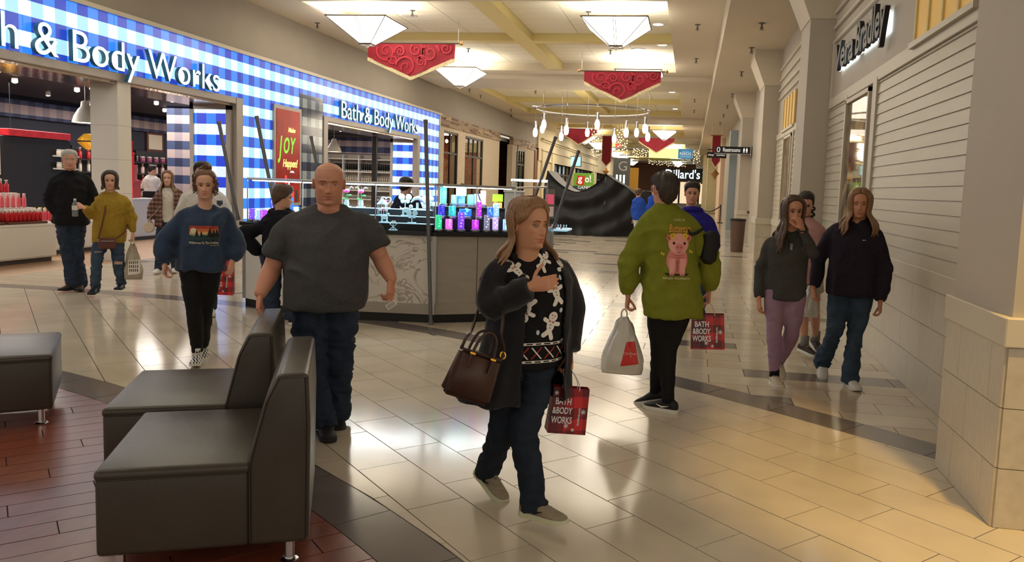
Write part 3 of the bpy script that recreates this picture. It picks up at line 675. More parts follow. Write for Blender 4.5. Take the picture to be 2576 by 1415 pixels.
# ================================================================ far end
FE = 114
we2 = struct(box('wall_far', (-10.2, FE, 0), (3.2, FE + .3, 5.6), mat('far_brown', rgb(104, 66, 42), .6)))
t = empty('department_store_sign', "white lit Dillard's lettering on a black fascia at the corridor end", 'sign')
box('fascia', (-4.6, FE - .3, 3.1), (2.2, FE - .02, 4.75), M['black'], t); text_obj('lettering', "Dillard's", frame((-3.65, FE - .36, 3.5), (1, 0, 0), (0, 0, 1)), M['glowwhite'], t, width=4.75, height=1.25, extrude=.03)
box('doorway', (-3.2, FE - .2, 0), (1.5, FE - .02, 3.0), mat('lit_store_mouth', rgb(240, 225, 195), .5, emit=rgb(235, 210, 170), es=.8), t)
for x in (-3.2, -1.8, -.4, .9): box('jamb', (x, FE - .25, 0), (x + .25, FE - .1, 3.0), M['black'], t)
t = empty('awning', 'dark green awning with a scalloped white edge at the corridor end', 'awning'); mb = MB(); mb.add([(1.1, 103, 2.75), (2.9, 103, 2.75), (2.9, 104.4, 4.1), (1.4, 104.4, 4.1), (1.1, 103.1, 2.7), (2.9, 103.1, 2.7)], [(0, 1, 2, 3), (0, 4, 5, 1)]); mb.build('canopy', mat('green_canvas', rgb(34, 66, 52), .7), t)
mb = MB()
for k in range(7): mb.lathe([(.13, 0), (.13, .2)], (1.45 + k * .22, 104.4, 4.1), 8)
mb.build('scallop_edge', M['white'], t)
box('post', (1.9, 104.2, 0), (2.0, 104.3, 2.75), M['black'], t)
# right side beyond the siding: pilaster, pink wall, cream column
t = struct(empty('wall_right_far', None, None)); M['bluegrey'] = mat('bluegrey_paint', rgb(150, 164, 172), .5); M['pinkwall'] = mat('pink_cream_paint', rgb(222, 196, 172), .6)
box('pilaster', (1.6, 36.3, 0), (2.3, 37.2, 4.4), M['bluegrey'], t); box('wall_piece', (1.95, 46, 0), (2.3, 50, 5.0), M['wallpaint'], t); box('wall_piece', (1.7, 50, 0), (2.3, 56, 5.1), M['pinkwall'], t); box('wall_piece', (1.2, 64, 0), (2.3, 66, 5.1), M['cream2'], t); box('wall_piece', (2.0, 56, 0), (2.4, FE, 5.1), M['cream2'], t); box('rail_band', (1.88, 27.0, .98), (1.95, 34, 1.05), mat('maroon_band', rgb(96, 34, 30), .5), t)
box('hall_column', (.95, 72, 0), (1.45, 72.5, 5.0), M['cream2'], t)
# ---- hanging signs
t = empty('restroom_sign', 'black projecting Restrooms sign with two figure symbols', 'sign')
box('plate', (.72, 27.28, 2.93), (1.86, 27.34, 3.16), M['black'], t); box('edge', (.70, 27.27, 2.915), (1.88, 27.35, 2.935), M['steel'], t); box('bracket', (1.86, 27.29, 2.85), (1.9, 27.5, 3.2), M['steel'], t)
text_obj('lettering', 'Restrooms', frame((.98, 27.275, 2.99), (1, 0, 0), (0, 0, 1)), wm, t, width=.56, height=.13, extrude=.002, bold=.01)
mb = MB()
for x in (1.66, 1.75): mb.box((x - .022, 27.272, 2.97), (x - .004, 27.28, 3.06)); mb.box((x + .004, 27.272, 2.97), (x + .022, 27.28, 3.06)); mb.box((x - .028, 27.272, 3.03), (x + .028, 27.28, 3.09)); mb.lathe([(.016, 0), (.016, .03)], (x, 27.276, 3.095), 8)
mb.build('figure_symbols', wm, t)
mb = MB(); mb.tube([(.83 + .045 * math.cos(a), 27.27, 3.05 + .075 * math.sin(a)) for a in [2 * PI * k / 16 for k in range(17)]], .012, 6); mb.build('arrow_ring', wm, t)
t = empty('bed_shop_sign', 'small black hanging sleep number sign behind the restroom sign', 'sign')
box('plate', (.61, 36, 3.14), (1.45, 36.06, 3.4), M['black'], t); box('hanger', (.7, 36.01, 3.4), (.72, 36.04, 3.5), M['black'], t); box('hanger', (1.3, 36.01, 3.4), (1.32, 36.04, 3.5), M['black'], t); box('bar', (.64, 36.0, 3.49), (1.62, 36.05, 3.53), M['black'], t)
text_obj('lettering', 'sleep   number', frame((.66, 35.99, 3.24), (1, 0, 0), (0, 0, 1)), wm, t, width=.74, extrude=.002)
t = empty('hanging_directory', 'long hanging sign with a blue REEDS panel over the corridor', 'sign')
cl = mat('cream_lit_sign', rgb(232, 226, 170), .4, emit=rgb(232, 226, 150), es=.9)
box('cream_panel', (-3.35, 62, 4.13), (-1.12, 62.2, 4.86), cl, t); box('blue_panel', (-1.12, 62, 4.13), (-.03, 62.2, 4.86), mat('blue_lit_sign', rgb(50, 120, 160), .4, emit=rgb(50, 120, 160), es=.7), t)
text_obj('lettering', 'REEDS', frame((-1.0, 61.98, 4.4), (1, 0, 0), (0, 0, 1)), wm, t, width=.85, extrude=.01, bold=.01); box('line', (-1.0, 61.97, 4.26), (-.15, 62, 4.29), wm, t); box('line', (-.85, 61.97, 4.68), (-.3, 62, 4.7), wm, t)
for x in (-2.9, -.5): box('hanger', (x, 62.08, 4.86), (x + .04, 62.12, 5.5), M['steel'], t)
t = empty('hanging_directory', 'narrow green hanging sign reading The Plaza', 'sign'); box('panel', (-3.15, 63, 3.98), (-.02, 63.15, 4.14), mat('olive_sign', rgb(110, 112, 50), .5), t); text_obj('lettering', 'The Plaza', frame((-.95, 62.98, 4.02), (1, 0, 0), (0, 0, 1)), wm, t, width=.8, extrude=.01)
for x in (-2.9, -.5): box('hanger', (x, 63.05, 4.14), (x + .03, 63.1, 5.5), M['steel'], t)
tag(box('exit_sign', (-5.75, 60, 4.75), (-5.3, 60.08, 5.0), mat('exit_red', rgb(220, 90, 70), .5, emit=rgb(230, 70, 60), es=.8)), 'red exit sign hung under the far soffit', 'exit sign'); box('hanger', (-5.55, 60.02, 5.0), (-5.5, 60.06, 5.55), M['steel'], bpy.data.objects['exit_sign'])
# ---- strings of fairy lights
M['fairy'] = mat('fairy_bulb', (1, .85, .5), .5, emit=(1, .75, .35), es=2.5)
def fairy(x0, x1, y, z0, z1, n, lab):
    t = empty('light_string', lab, 'string lights'); rr = random.Random(n); cords = MB(); bulbs = MB()
    for k in range(n):
        x = x0 + (x1 - x0) * (k + .5) / n; zb = z0 + rr.uniform(0, .5) * (z1 - z0)
        cords.tube([(x, y, 5.745 if x < -.7 else 5.498 if x < .5 else 4.95), (x, y, zb)], .006, 4)
        z = zb
        while z < z1: bulbs.lathe([(.01, -.04), (.04, 0), (.01, .04)], (x + rr.uniform(-.06, .06), y, z), 6); z += rr.uniform(.14, .3)
    cords.build('cord', M['steel'], t); tag(bulbs.build('bulbs', M['fairy'], t), kind='stuff')
fairy(-6.3, -5.55, 49.5, 3.4, 5.3, 5, 'curtain of fairy lights on the near side of the red column banner'); fairy(-4.7, -4.0, 49.5, 3.4, 5.3, 5, 'curtain of fairy lights on the far side of the red column banner')
fairy(-4.6, -.6, 84, 4.2, 4.9, 24, 'long garland of warm lights hung across the far corridor'); fairy(-5.2, -3.6, 70, 4.4, 5.2, 12, 'short curtain of warm lights under the far lamps'); fairy(-.6, .6, 70, 4.1, 5.2, 9, 'warm light curtain near the sleep number sign')
# ================================================================ lamps, banners, sprinklers overhead
M['bowl'] = mat('glass_bowl_panel', rgb(250, 246, 235), .4, emit=(1, .93, .80), es=2.6); M['bronze'] = mat('bronze_rib', rgb(92, 84, 74), .4, .8)
def bowl_lamp(x, y, lab, power=260, zt=5.3, zb=4.78, far=False):
    t = empty('bowl_pendant', lab, 'pendant lamp', (x, y, zt))
    hw, hb = .72, .13; h = zb - zt
    mb = MB(); lo = [(-hb, -hb, h), (hb, -hb, h), (hb, hb, h), (-hb, hb, h)]; hi = [(-hw, -hw, 0), (hw, -hw, 0), (hw, hw, 0), (-hw, hw, 0)]
    for i in range(4):
        j = (i + 1) % 4; mb = MB(); mb.add([lo[i], lo[j], hi[j], hi[i]], [(0, 1, 2, 3)]); p = [Vector(q) * .985 for q in (lo[i], lo[j], hi[j], hi[i])]; mb.add(p, [(3, 2, 1, 0)])
        mb.build('glass_panel', M['bowl'], t)
    for i in range(4):
        j = (i + 1) % 4; mb = MB(); mb.tube([hi[i], hi[j]], .018, 4); mb.build('rim', M['bronze'], t)
        if not far:
            mb = MB(); mb.tube([lo[i], hi[i]], .01, 4); mb.build('rib', M['bronze'], t)
            a = (Vector(lo[i]) + Vector(lo[j])) / 2; b = (Vector(hi[i]) + Vector(hi[j])) / 2
            mb = MB()
            for s in (-.025, .025): d = (Vector(hi[j]) - Vector(hi[i])).normalized() * s; mb.tube([a + d, b + d], .006, 4)
            mb.build('twin_rib', M['bronze'], t)
    mb = MB(); mb.box((-hb - .02, -hb - .02, h - .03), (hb + .02, hb + .02, h + .01)); mb.lathe([(.02, -.08), (.06, -.05), (.08, -.03)], (0, 0, h), 8); mb.build('finial', M['bronze'], t)
    for sx in (-.09, 0, .09):
        mb = MB(); mb.tube([(sx, -.05, -.3), (sx, -.05, .46)], .014, 6); mb.build('rod', M['chrome'], t)
        if sx:
            mb = MB(); mb.tube([(sx, .06, -.3), (sx, .06, .46)], .014, 6); mb.build('rod', M['chrome'], t)
    mb = MB(); mb.box((-.14, -.1, .42), (.14, .1, .455)); mb.build('canopy', M['white'], t)
    if power:
        light('bowl_light', 'POINT', (0, 0, h - .22), power * .3, (1, .9, .76), .45, None, t); light('bowl_uplight', 'SPOT', (0, 0, -.05), power * 3.4, (1, .93, .82), .3, (PI, 0, 0), t, spot=R(172))
LP = 92
bowl_lamp(-7.68, 18.15, 'bowl pendant lamp nearest the blue shop front', LP); bowl_lamp(-1.82, 18.15, 'large bowl pendant lamp over the middle of the corridor', LP)
bowl_lamp(-7.66, 25.7, 'bowl pendant lamp beside the point of the crimson banner', LP); bowl_lamp(-1.8, 25.7, 'bowl pendant lamp partly behind the second crimson banner', LP)
bowl_lamp(-1.82, 50.2, 'bowl pendant lamp above the fourth crimson banner', 170, far=True); bowl_lamp(-7.68, 57, 'bowl pendant lamp beside the third crimson banner', 170, far=True)
for k, y in enumerate((65, 72.5, 80, 88, 96, 104)):
    bowl_lamp(-7.68, y, 'bowl pendant lamp number %s of the far row over the cream fronts' % ('one', 'two', 'three', 'four', 'five', 'six')[k], 150 if k % 2 == 0 else 0, far=True)
    bowl_lamp(-1.82, y, 'bowl pendant lamp number %s of the far row beside the hanging signs' % ('one', 'two', 'three', 'four', 'five', 'six')[k], 150 if k % 2 else 0, far=True)
# the same lamps go on over the court behind the frame's upper edge
bowl_lamp(-7.68, 10.4, 'bowl pendant lamp above the picture over the round court', 45); bowl_lamp(-1.82, 10.4, 'bowl pendant lamp above the picture over the walkway', 50); bowl_lamp(-4.7, 3.2, 'bowl pendant lamp above the picture over the seats', 20)
# ---- pointed banners
def banner(x0, x1, y, zt, hside, hpt, lab, swirl=True):
    t = empty('banner', lab, 'banner'); n = 20; mb = MB(); bd = MB()
    xm = (x0 + x1) / 2; w = (x1 - x0) / 2
    def zl(x): return zt - hside - (hpt - hside) * (1 - abs(x - xm) / w)
    for s, dy in ((1, -.006), (-1, .006)):
        vs = []; fs = []
        for i in range(n + 1):
            x = x0 + (x1 - x0) * i / n
            for j in range(9):
                z = zt + (zl(x) - zt) * j / 8; vs.append((x, y + dy + .03 * math.sin(i * .7 + j * .3) * j / 8, z))
        for i in range(n):
            for j in range(8): a = i * 9 + j; f = (a, a + 9, a + 10, a + 1); fs.append(f if s > 0 else f[::-1])
        mb.add(vs, fs)
    mb.build('cloth', M['crimson'], t, True, 0)
    for (a, b) in (((x0, zt - hside), (xm, zt - hpt)), ((xm, zt - hpt), (x1, zt - hside))):
        k = MB(); e = .085; k.add([(a[0], y - .012, a[1] + .01), (b[0], y - .012, b[1] + .01), (b[0], y - .012, b[1] - e), (a[0], y - .012, a[1] - e), (a[0], y + .012, a[1] + .01), (b[0], y + .012, b[1] + .01), (b[0], y + .012, b[1] - e), (a[0], y + .012, a[1] - e)], [(0, 3, 2, 1), (4, 5, 6, 7), (3, 7, 6, 2), (0, 1, 5, 4), (1, 2, 6, 5), (0, 4, 7, 3)]); k.build('fringe', M['fringe'], t)
    k = MB(); k.tube([(x0 - .12, y, zt + .01), (x1 + .12, y, zt + .01)], .02, 8); k.build('rod', M['bronze'], t)
    for x in (x0 - .16, x1 + .16): k = MB(); k.lathe([(.02, -.05), (.05, -.02), (.05, .02), (.02, .05)], (x, y, zt + .01), 10); k.build('finial', M['brass'], t, True)
    for x in (x0 - .08, x1 + .08): k = MB(); k.tube([(x, y, zt), (x, y, 5.745)], .005, 4); k.build('wire', M['steel'], t)
    if swirl:
        rr = random.Random(int(y * 10)); k = MB()
        for (fx, fz, s, dirn) in ((.22, .33, .28, 1), (.45, .72, .3, -1), (.72, .35, .26, 1), (.9, .22, .16, -1), (.38, .25, .15, -1), (.56, .18, .22, 1), (.62, .62, .14, 1), (.3, .62, .12, 1)):
            cx = x0 + (x1 - x0) * fx; top = zt - .03; cz = top + (zl(cx) - top) * fz
            pts = []
            for q in range(34):
                a = q * .34 * dirn + fx * 9; r = s * (1 - q / 36); px, pz = cx + r * math.cos(a), cz + r * math.sin(a)
                pts.append((px, pz))
            for q in range(33):
                (ax, az), (bx, bz) = pts[q], pts[q + 1]; wd = .024 * (1 - .5 * q / 33)
                if not all(x0 + .03 < p[0] < x1 - .03 and zl(p[0]) + .06 < p[1] < zt - .03 for p in (pts[q], pts[q + 1])): continue
                d = Vector((bx - ax, 0, bz - az)); nn = Vector((-d.z, 0, d.x)).normalized() * wd
                jj = lambda p_: y - .012 - .034
                k.add([(ax + nn.x, jj(0), az + nn.z), (bx + nn.x, jj(0), bz + nn.z), (bx - nn.x, jj(0), bz - nn.z), (ax - nn.x, jj(0), az - nn.z)], [(0, 3, 2, 1)])
        if k.v: k.build('swirl_print', M['swirl'], t)
M['crimson'] = mat('crimson_cloth', rgb(134, 14, 34), .7, noise=.2, nscale=3, bump=.1, bscale=150); M['swirl'] = mat('swirl_print', rgb(168, 26, 50), .6); M['fringe'] = mat('cream_fringe', rgb(205, 190, 150), .7, noise=.3, nscale=30); M['brass'] = mat('brass', rgb(170, 130, 80), .35, .9)
banner(-8.48, -6.13, 20.07, 5.15, .36, .85, 'pointed crimson banner with swirls nearest the shop'); banner(-3.41, -1.07, 24.6, 5.17, .31, .86, 'pointed crimson banner with swirls over the walkway')
banner(-8.3, -5.95, 50.0, 5.3, .2, .95, 'pointed crimson banner behind the ring chandelier', False); banner(-3.62, -1.27, 54.0, 5.1, .22, .93, 'pointed crimson banner beyond the ring chandelier', False)
def vbanner(x0, x1, y, zt, zs, zp, lab):
    t = empty('banner', lab, 'banner'); xm = (x0 + x1) / 2; b = .05
    poly = [(x0, zt), (x0, zs), (xm, zp), (x1, zs), (x1, zt)]
    M2 = frame((0, y, 0), (1, 0, 0), (0, 0, 1)); k = MB(); k.prism(poly, -.01, .01, M2); k.build('border', M['fringe'], t)
    q = [(x0 + b, zt), (x0 + b, zs + b * .3), (xm, zp + b * 1.6), (x1 - b, zs + b * .3), (x1 - b, zt)]; k = MB(); k.prism(q, .011, .02, M2); k.build('cloth', M['crimson'], t)
    k = MB(); k.tube([(x0 - .05, y, zt), (x1 + .05, y, zt)], .03, 6); k.build('rod', M['brass'], t); k = MB()
    k.lathe([(.03, .2), (.12, .1), (.22, 0), (.12, -.12), (.03, -.3)], (xm, y, zp - .25), 8); k.build('tassel', M['brass'], t)
    for x in (x0, x1): k = MB(); k.tube([(x, y, zt), (x, y, 5.745 if x0 < 0 else 4.948)], .008, 4); k.build('wire', M['steel'], t)
vbanner(-5.42, -4.8, 48, 4.76, 3.28, 2.94, 'long narrow crimson banner above the peak of the black drape'); vbanner(.86, 1.34, 40, 4.41, 3.17, 2.81, 'long narrow crimson banner behind the Restrooms sign')
# ---- ring chandelier
t = empty('ring_chandelier', 'wide metal ring hung with twelve glowing capsule bulbs', 'chandelier'); RC, RR_, RZ = (-4.15, 32.9), 2.32, 4.78
k = MB(); k.tube([(RC[0] + RR_ * math.cos(2 * PI * i / 64), RC[1] + RR_ * math.sin(2 * PI * i / 64), RZ) for i in range(65)], .035, 6, False); k.build('ring', M['steel'], t, True)
M['capsule'] = mat('capsule_bulb', (1, .95, .85), .4, emit=(1, .86, .62), es=7)
for i in range(12):
    a = 2 * PI * (i + .4) / 12; x, y = RC[0] + RR_ * math.cos(a), RC[1] + RR_ * math.sin(a); z = 3.95 + (.14 if i % 2 else -.1)
    k = MB(); k.lathe([(.055, -.05), (.055, .05)], (x, y, RZ), 8); k.build('collar', M['steel'], t)
    k = MB(); k.tube([(x, y, RZ - .05), (x, y, z + .4)], .007, 4); k.tube([(x, y, RZ), (x, y, 5.75)], .005, 4); k.build('cord', M['steel'], t)
    k = MB(); k.lathe([(.02, .42), (.065, .4), (.065, .14), (.05, .13)], (x, y, z), 10); s = k.build('socket', M['chrome'], t, True)
    k = MB(); k.lathe([(.05, .13), (.085, .06), (.1, -.04), (.085, -.16), (.05, -.22), (.03, -.225)], (x, y, z), 12); k.build('bulb', M['capsule'], t, True)
light('ring_light', 'POINT', (RC[0], RC[1], 3.6), 110, (1, .86, .66), .8, None, t)
# ---- recessed cans, speakers, sprinklers
M['canlens'] = mat('can_lens', (1, 1, 1), .4, emit=(1, .95, .85), es=6)
def can(x, y, z, lab):
    t = empty('recessed_light', lab, 'ceiling light', group='recessed ceiling lights'); k = MB(); k.lathe([(.17, -.006), (.175, .0), (.13, .004)], (x, y, z), 20); k.build('trim_ring', M['white'], t); k = MB(); k.lathe([(.02, -.008), (.125, -.009), (.02, -.01)], (x, y, z), 16); k.build('lens', M['canlens'], t)
ZC = 5.745
for i, (x, y) in enumerate(((-1.03, 20.5), (-1.02, 23.3), (-1.0, 41.0), (-8.2, 41.0), (-1.0, 34.2))): can(x, y, ZC, ('round recessed light beside the large bowl lamp', 'round recessed light between the lamp and the second banner', 'recessed light at the far end of the second coffer', 'recessed light above the restaurant windows', 'recessed light at the near end of the second coffer')[i])
for i, (x, y) in enumerate(((.0, 33), (-7.2, 19.6), (-1.75, 24.1), (-1.8, 19.2))):
    t = empty('ceiling_speaker', ('round flush ceiling disc over the middle soffit', 'round flush ceiling disc between the lamp and crimson banner', 'round flush ceiling disc above the second banner', 'round flush ceiling disc behind the large lamp rods')[i], 'ceiling speaker'); k = MB(); k.lathe([(.2, -.01), (.21, 0)], (x, y, ZC if x < -.6 else 5.498), 20); k.build('grille', M['trimp'], t)
sp = [(-9.5, 19.3, 5.5), (-9.5, 22.6, 5.5), (-8.9, 31.2, 5.36), (-9.3, 34.4, 5.5), (-9.3, 40.4, 5.5), (-.05, 19.3, 5.5), (-.05, 24.1, 5.5), (-.05, 34.5, 5.5), (-.05, 39, 5.5), (1.2, 16.4, 4.95), (1.2, 19.1, 4.95), (1.2, 22.8, 4.95), (1.2, 27.8, 4.95), (1.2, 31.4, 4.95), (1.2, 35, 4.95), (1.2, 39, 4.95), (-6.9, 19.0, 5.75), (-2.6, 19.1, 5.75), (-7.0, 24.3, 5.75), (-2.6, 24.3, 5.75), (-6.9, 34.6, 5.75), (-2.6, 34.6, 5.75)]
k = MB(); k.lathe([(.07, 0), (.06, -.012)], n=12); k.tube([(0, 0, 0), (0, 0, -.1)], .018, 6); k.lathe([(.045, -.13), (.05, -.125)], n=8); k.tube([(-.03, 0, -.08), (0, 0, -.13), (.03, 0, -.08)], .008, 4)
spr = k.build('sprinkler', M['gmetal']); zone = {5.5: 'outer soffit', 5.36: 'drop beam', 4.95: 'side soffit along the siding wall', 5.75: 'panelled coffer'}
for i, p in enumerate(sp):
    o = spr if i == 0 else link('sprinkler', spr.data); o.location = (p[0], p[1], p[2] - (.005 if p[2] == 5.75 else 0)); tag(o, 'small dark sprinkler head under the ' + zone[p[2]], 'sprinkler', 'sprinklers under the ' + zone[p[2]])
# ================================================================ glass gift kiosk
KP = [(-5.4, 9.0), (-4.43, 8.47), (-2.83, 8.64), (-1.95, 9.15), (-1.9, 11.2), (-2.9, 12.0), (-4.8, 11.9), (-5.7, 10.6)]
def marble():
    m = mat('white_marble', rgb(218, 212, 202), .25, noise=.03, nscale=4); nt = m.node_tree; b = nt.nodes['Principled BSDF']
    tc = nt.nodes.new('ShaderNodeTexCoord'); n = nt.nodes.new('ShaderNodeTexNoise'); n.inputs['Scale'].default_value = 3.2; n.inputs['Detail'].default_value = 9; n.inputs['Distortion'].default_value = 1.4; nt.links.new(tc.outputs['Object'], n.inputs[0])
    r = nt.nodes.new('ShaderNodeValToRGB'); e = r.color_ramp.elements; e[0].position = .47; e[0].color = (*rgb(216, 210, 200), 1); e[1].position = .53; e[1].color = (*rgb(216, 210, 200), 1); k = e.new(.5); k.color = (*rgb(160, 150, 142), 1)
    nt.links.new(n.outputs[0], r.inputs[0]); nt.links.new(r.outputs[0], b.inputs['Base Color']); return m
M['marble'] = marble(); M['kgrey'] = mat('kiosk_panel', rgb(168, 160, 150), .4, noise=.05, nscale=3, stretch=(1, 1, 6)); M['ktop'] = mat('kiosk_black_counter', rgb(34, 34, 38), .2); M['kstep'] = mat('black_riser_cloth', rgb(24, 24, 30), .6); M['ledge'] = mat('lit_acrylic_ledge', rgb(190, 215, 230), .2, emit=rgb(150, 200, 225), es=.55)
kiosk = empty('kiosk', 'octagonal glass gift kiosk with marble front and black counter', 'kiosk')
KF = []
for i in range(8):
    a, b = Vector((*KP[i], 0)), Vector((*KP[(i + 1) % 8], 0)); d = b - a; KF.append((frame(a, d, Vector((0, 0, 1)).cross(d)), d.length))     # local x along the side, y inwards, z up
for i, (F, L) in enumerate(KF):
    mb = MB(); mb.box((.01, .03, .1), (L - .01, .09, 1.0), F); mb.build('side_panel', M['marble'] if i == 1 else M['white'] if i == 0 else M['kgrey'], kiosk)
    mb = MB(); mb.box((.0, .05, 0), (L, .12, .1), F); mb.build('plinth', M['black'], kiosk)
    mb = MB(); mb.box((-.02, .02, .1), (.03, .07, 1.0), F); mb.build('corner_strip', M['steel'], kiosk)
    if i in (1, 2): mb = MB(); mb.box((.02, .02, .1), (L - .02, .032, .22), F); mb.build('kick_strip', M['kgrey'], kiosk)
    if i == 2: mb = MB(); mb.box((L * .5, .026, .1), (L * .5 + .006, .032, 1.0), F); mb.build('panel_joint', M['toe'], kiosk)
    mb = MB(); mb.box((-.02, -.02, 1.0), (L + .02, .55, 1.045), F); mb.build('counter', M['ktop'], kiosk)
def steps(i, n, x0, x1, dz, dy, yin):
    F, L = KF[i]
    for k in range(n):
        mb = MB(); mb.box((x0, yin + k * dy, 1.046), (L - x1, .56, 1.046 + (k + 1) * dz), F); mb.build('riser', M['kstep'], kiosk)
        mb = MB(); mb.box((x0, yin + k * dy - .012, 1.046 + (k + 1) * dz), (L - x1, yin + k * dy + dy - .014 if k < n - 1 else .56, 1.046 + (k + 1) * dz + .006), F); mb.build('ledge', M['ledge'] if i == 1 else M['ktop'], kiosk)
steps(1, 3, .02, .06, .075, .13, .14); steps(2, 2, .06, .1, .137, .15, .17); steps(0, 1, .1, .1, .12, .15, .2)
# light rails and posts
def rail(pts, r=.012, m='steel', nm='light_rail'):
    mb = MB(); mb.tube(pts, r, 8); mb.build(nm, M[m], kiosk)
M['ledbar'] = mat('white_led_bar', (1, 1, 1), .4, emit=(.85, .97, 1), es=4.0)
rail([(-5.38, 9.1, 1.57), (-4.4, 8.6, 1.57), (-2.86, 8.75, 1.58), (-2.05, 9.25, 1.575)], .014); rail([(-2.05, 9.25, 1.575), (-2.0, 11.1, 1.6)]); rail([(-5.38, 9.1, 1.57), (-5.6, 10.6, 1.57)])
for p in ((-5.38, 9.1), (-4.4, 8.6), (-3.55, 8.68), (-2.86, 8.75), (-2.45, 9.0), (-2.05, 9.25)): rail([(p[0], p[1], 1.04), (p[0], p[1], 1.575)], .007, 'chrome', 'rail_post')
rail([(-2.5, 11.0, 1.68), (-1.98, 11.0, 1.68)], .016, 'ledbar', 'led_bar'); rail([(-2.5, 11.0, 1.04), (-2.5, 11.0, 1.69)], .008, 'chrome', 'rail_post'); rail([(-1.98, 11.0, 1.04), (-1.98, 11.0, 1.69)], .008, 'chrome', 'rail_post')
rail([(-4.42, 8.66, 1.55), (-2.9, 8.8, 1.56)], .009, 'ledbar', 'led_bar'); rail([(-2.8, 8.84, 1.56), (-2.1, 9.26, 1.56)], .008, 'ledbar', 'led_bar'); rail([(-5.32, 9.12, 1.55), (-4.45, 8.66, 1.55)], .008, 'ledbar', 'led_bar')
light('kiosk_light', 'AREA', (-3.6, 9.0, 1.54), 14, (.8, .93, 1), 1.5, (0, 0, R(6)), kiosk, .05); light('kiosk_light', 'AREA', (-2.45, 9.15, 1.54), 7, (.8, .93, 1), .8, (0, 0, R(30)), kiosk, .05)
# leaning frame poles
M['polem'] = mat('grey_pole', rgb(112, 112, 114), .4, .6)
for k, (a, b, w) in enumerate((((-5.56, 9.2, 1.046), (-5.82, 9.2, 2.25), 'at the street corner of the counter'), ((-4.95, 9.0, 1.18), (-5.2, 9.0, 2.31), 'beside the poster'), ((-5.25, 11.0, 1.046), (-5.5, 11.0, 2.2), 'behind the bald man'), ((-2.82, 8.55, 0), (-2.93, 8.55, 2.28), 'standing on the floor at the marble corner'), ((-2.23, 11.0, 1.2), (-1.89, 11.0, 2.29), 'leaning in front of the black drape peak'), ((-1.9, 11.2, 1.046), (-1.59, 11.2, 2.12), 'leaning before the go! sign'), ((-2.55, 11.5, 1.046), (-2.53, 11.5, 2.2), 'standing thin behind the white box'))):
    t = empty('frame_pole', 'grey metal frame pole ' + w, 'pole', group='grey kiosk frame poles'); a, b = Vector(a), Vector(b); r = .008 if k == 6 else .022
    mb = MB(); mb.tube([a, b], r, 8); mb.build('tube', M['polem'], t)
    if r > .01: mb = MB(); mb.tube([b - (b - a).normalized() * .03, b + (b - a).normalized() * .01], r + .004, 8); mb.build('cap', M['polem'], t); mb = MB(); mb.tube([a, a + (b - a).normalized() * .05], r + .006, 8); mb.build('foot', M['polem'], t)
# lit crystals
M['glass'] = mat('clear_crystal', rgb(225, 240, 250), .05, trans=.55, ior=1.3)
def crystal(F, x, y, z, w, h, col, lab, wide=1.0, rnd_=False):
    t = empty('crystal_block', lab, 'crystal'); c = rgb(*col)
    o = F @ Vector((x, y, z)); R3 = F.to_3x3().to_4x4(); T = Matrix.Translation(o) @ R3
    mb = MB(); mb.lathe([(w * .75, .003), (w * .8, .008), (w * .8, .03), (w * .6, .036)], (0, 0, 0), 14, T); mb.build('light_base', M['steel'], t, True)
    mb = MB(); mb.bbox((0, 0, .037 + h / 2), (w * wide, w * .8, h), T, .004); mb.build('block', mat('crystal_%d_%d_%d' % tuple(col), rgb(*[min(255, v * .5 + 110) for v in col]), .06, trans=.35, emit=c, es=.55, ior=1.3), t)
    rr = random.Random(int(abs(x * 1000) + h * 1e4)); mb = MB()
    for q in range(5): s = w * rr.uniform(.12, .26); mb.bbox((rr.uniform(-.2, .2) * w, -w * .41, .05 + h * (q + .5) / 5.4), (s * 1.5, .004, s * rr.uniform(.6, 1.5)), T, .001)
    tag(mb.build('etched_figure', mat('etch_%d_%d_%d' % tuple(col), rgb(*[min(255, v + 60) for v in col]), .4, emit=rgb(*[min(255, v + 70) for v in col]), es=1.5), t), kind='stuff')
TEAL, BLUE, GREEN, SAL, MAG, PINK, PUR, ICE, CLR, NAVY = (30, 190, 200), (30, 120, 230), (20, 200, 130), (240, 130, 120), (190, 40, 220), (240, 110, 230), (120, 60, 220), (150, 200, 250), (120, 120, 150), (40, 40, 220)
F2, L2 = KF[2]
def uX(u): return (u - 1093) / 216 * L2
rows = [(.07, 1.048, [(1106, .062, .155, GREEN, 'green lit crystal at the near corner of the counter'), (1131, .07, .11, PINK, 'pink square crystal on the counter'), (1161, .066, .19, PUR, 'tall purple crystal on the counter'), (1197, .07, .105, MAG, 'magenta crystal with pink etching on the counter'), (1226, .06, .165, CLR, 'tall unlit clear crystal on the counter'), (1248, .06, .14, (200, 170, 230), 'pale lilac crystal at the woman hair end of the counter'), (1275, .06, .12, ICE, 'icy crystal behind the woman hair on the counter')]),
        (.22, 1.193, [(1119, .066, .115, NAVY, 'deep blue crystal on the middle step'), (1146, .074, .11, TEAL, 'teal crystal on the middle step'), (1179, .1, .08, BLUE, 'wide low blue crystal on the middle step'), (1213, .06, .17, MAG, 'tall magenta crystal on the middle step'), (1243, .066, .11, (50, 110, 240), 'sky blue crystal on the middle step'), (1258, .064, .15, ICE, 'tall icy white crystal on the middle step')]),
        (.37, 1.33, [(1130, .066, .19, TEAL, 'tall teal crystal on the top step'), (1157, .06, .1, (60, 190, 210), 'small pale teal crystal on the top step'), (1176, .076, .12, (40, 130, 230), 'broad blue crystal on the top step'), (1199, .07, .11, GREEN, 'emerald green crystal on the top step'), (1217, .07, .12, (120, 170, 240), 'blue white crystal on the top step'), (1232, .06, .165, SAL, 'tall salmon crystal on the top step')])]
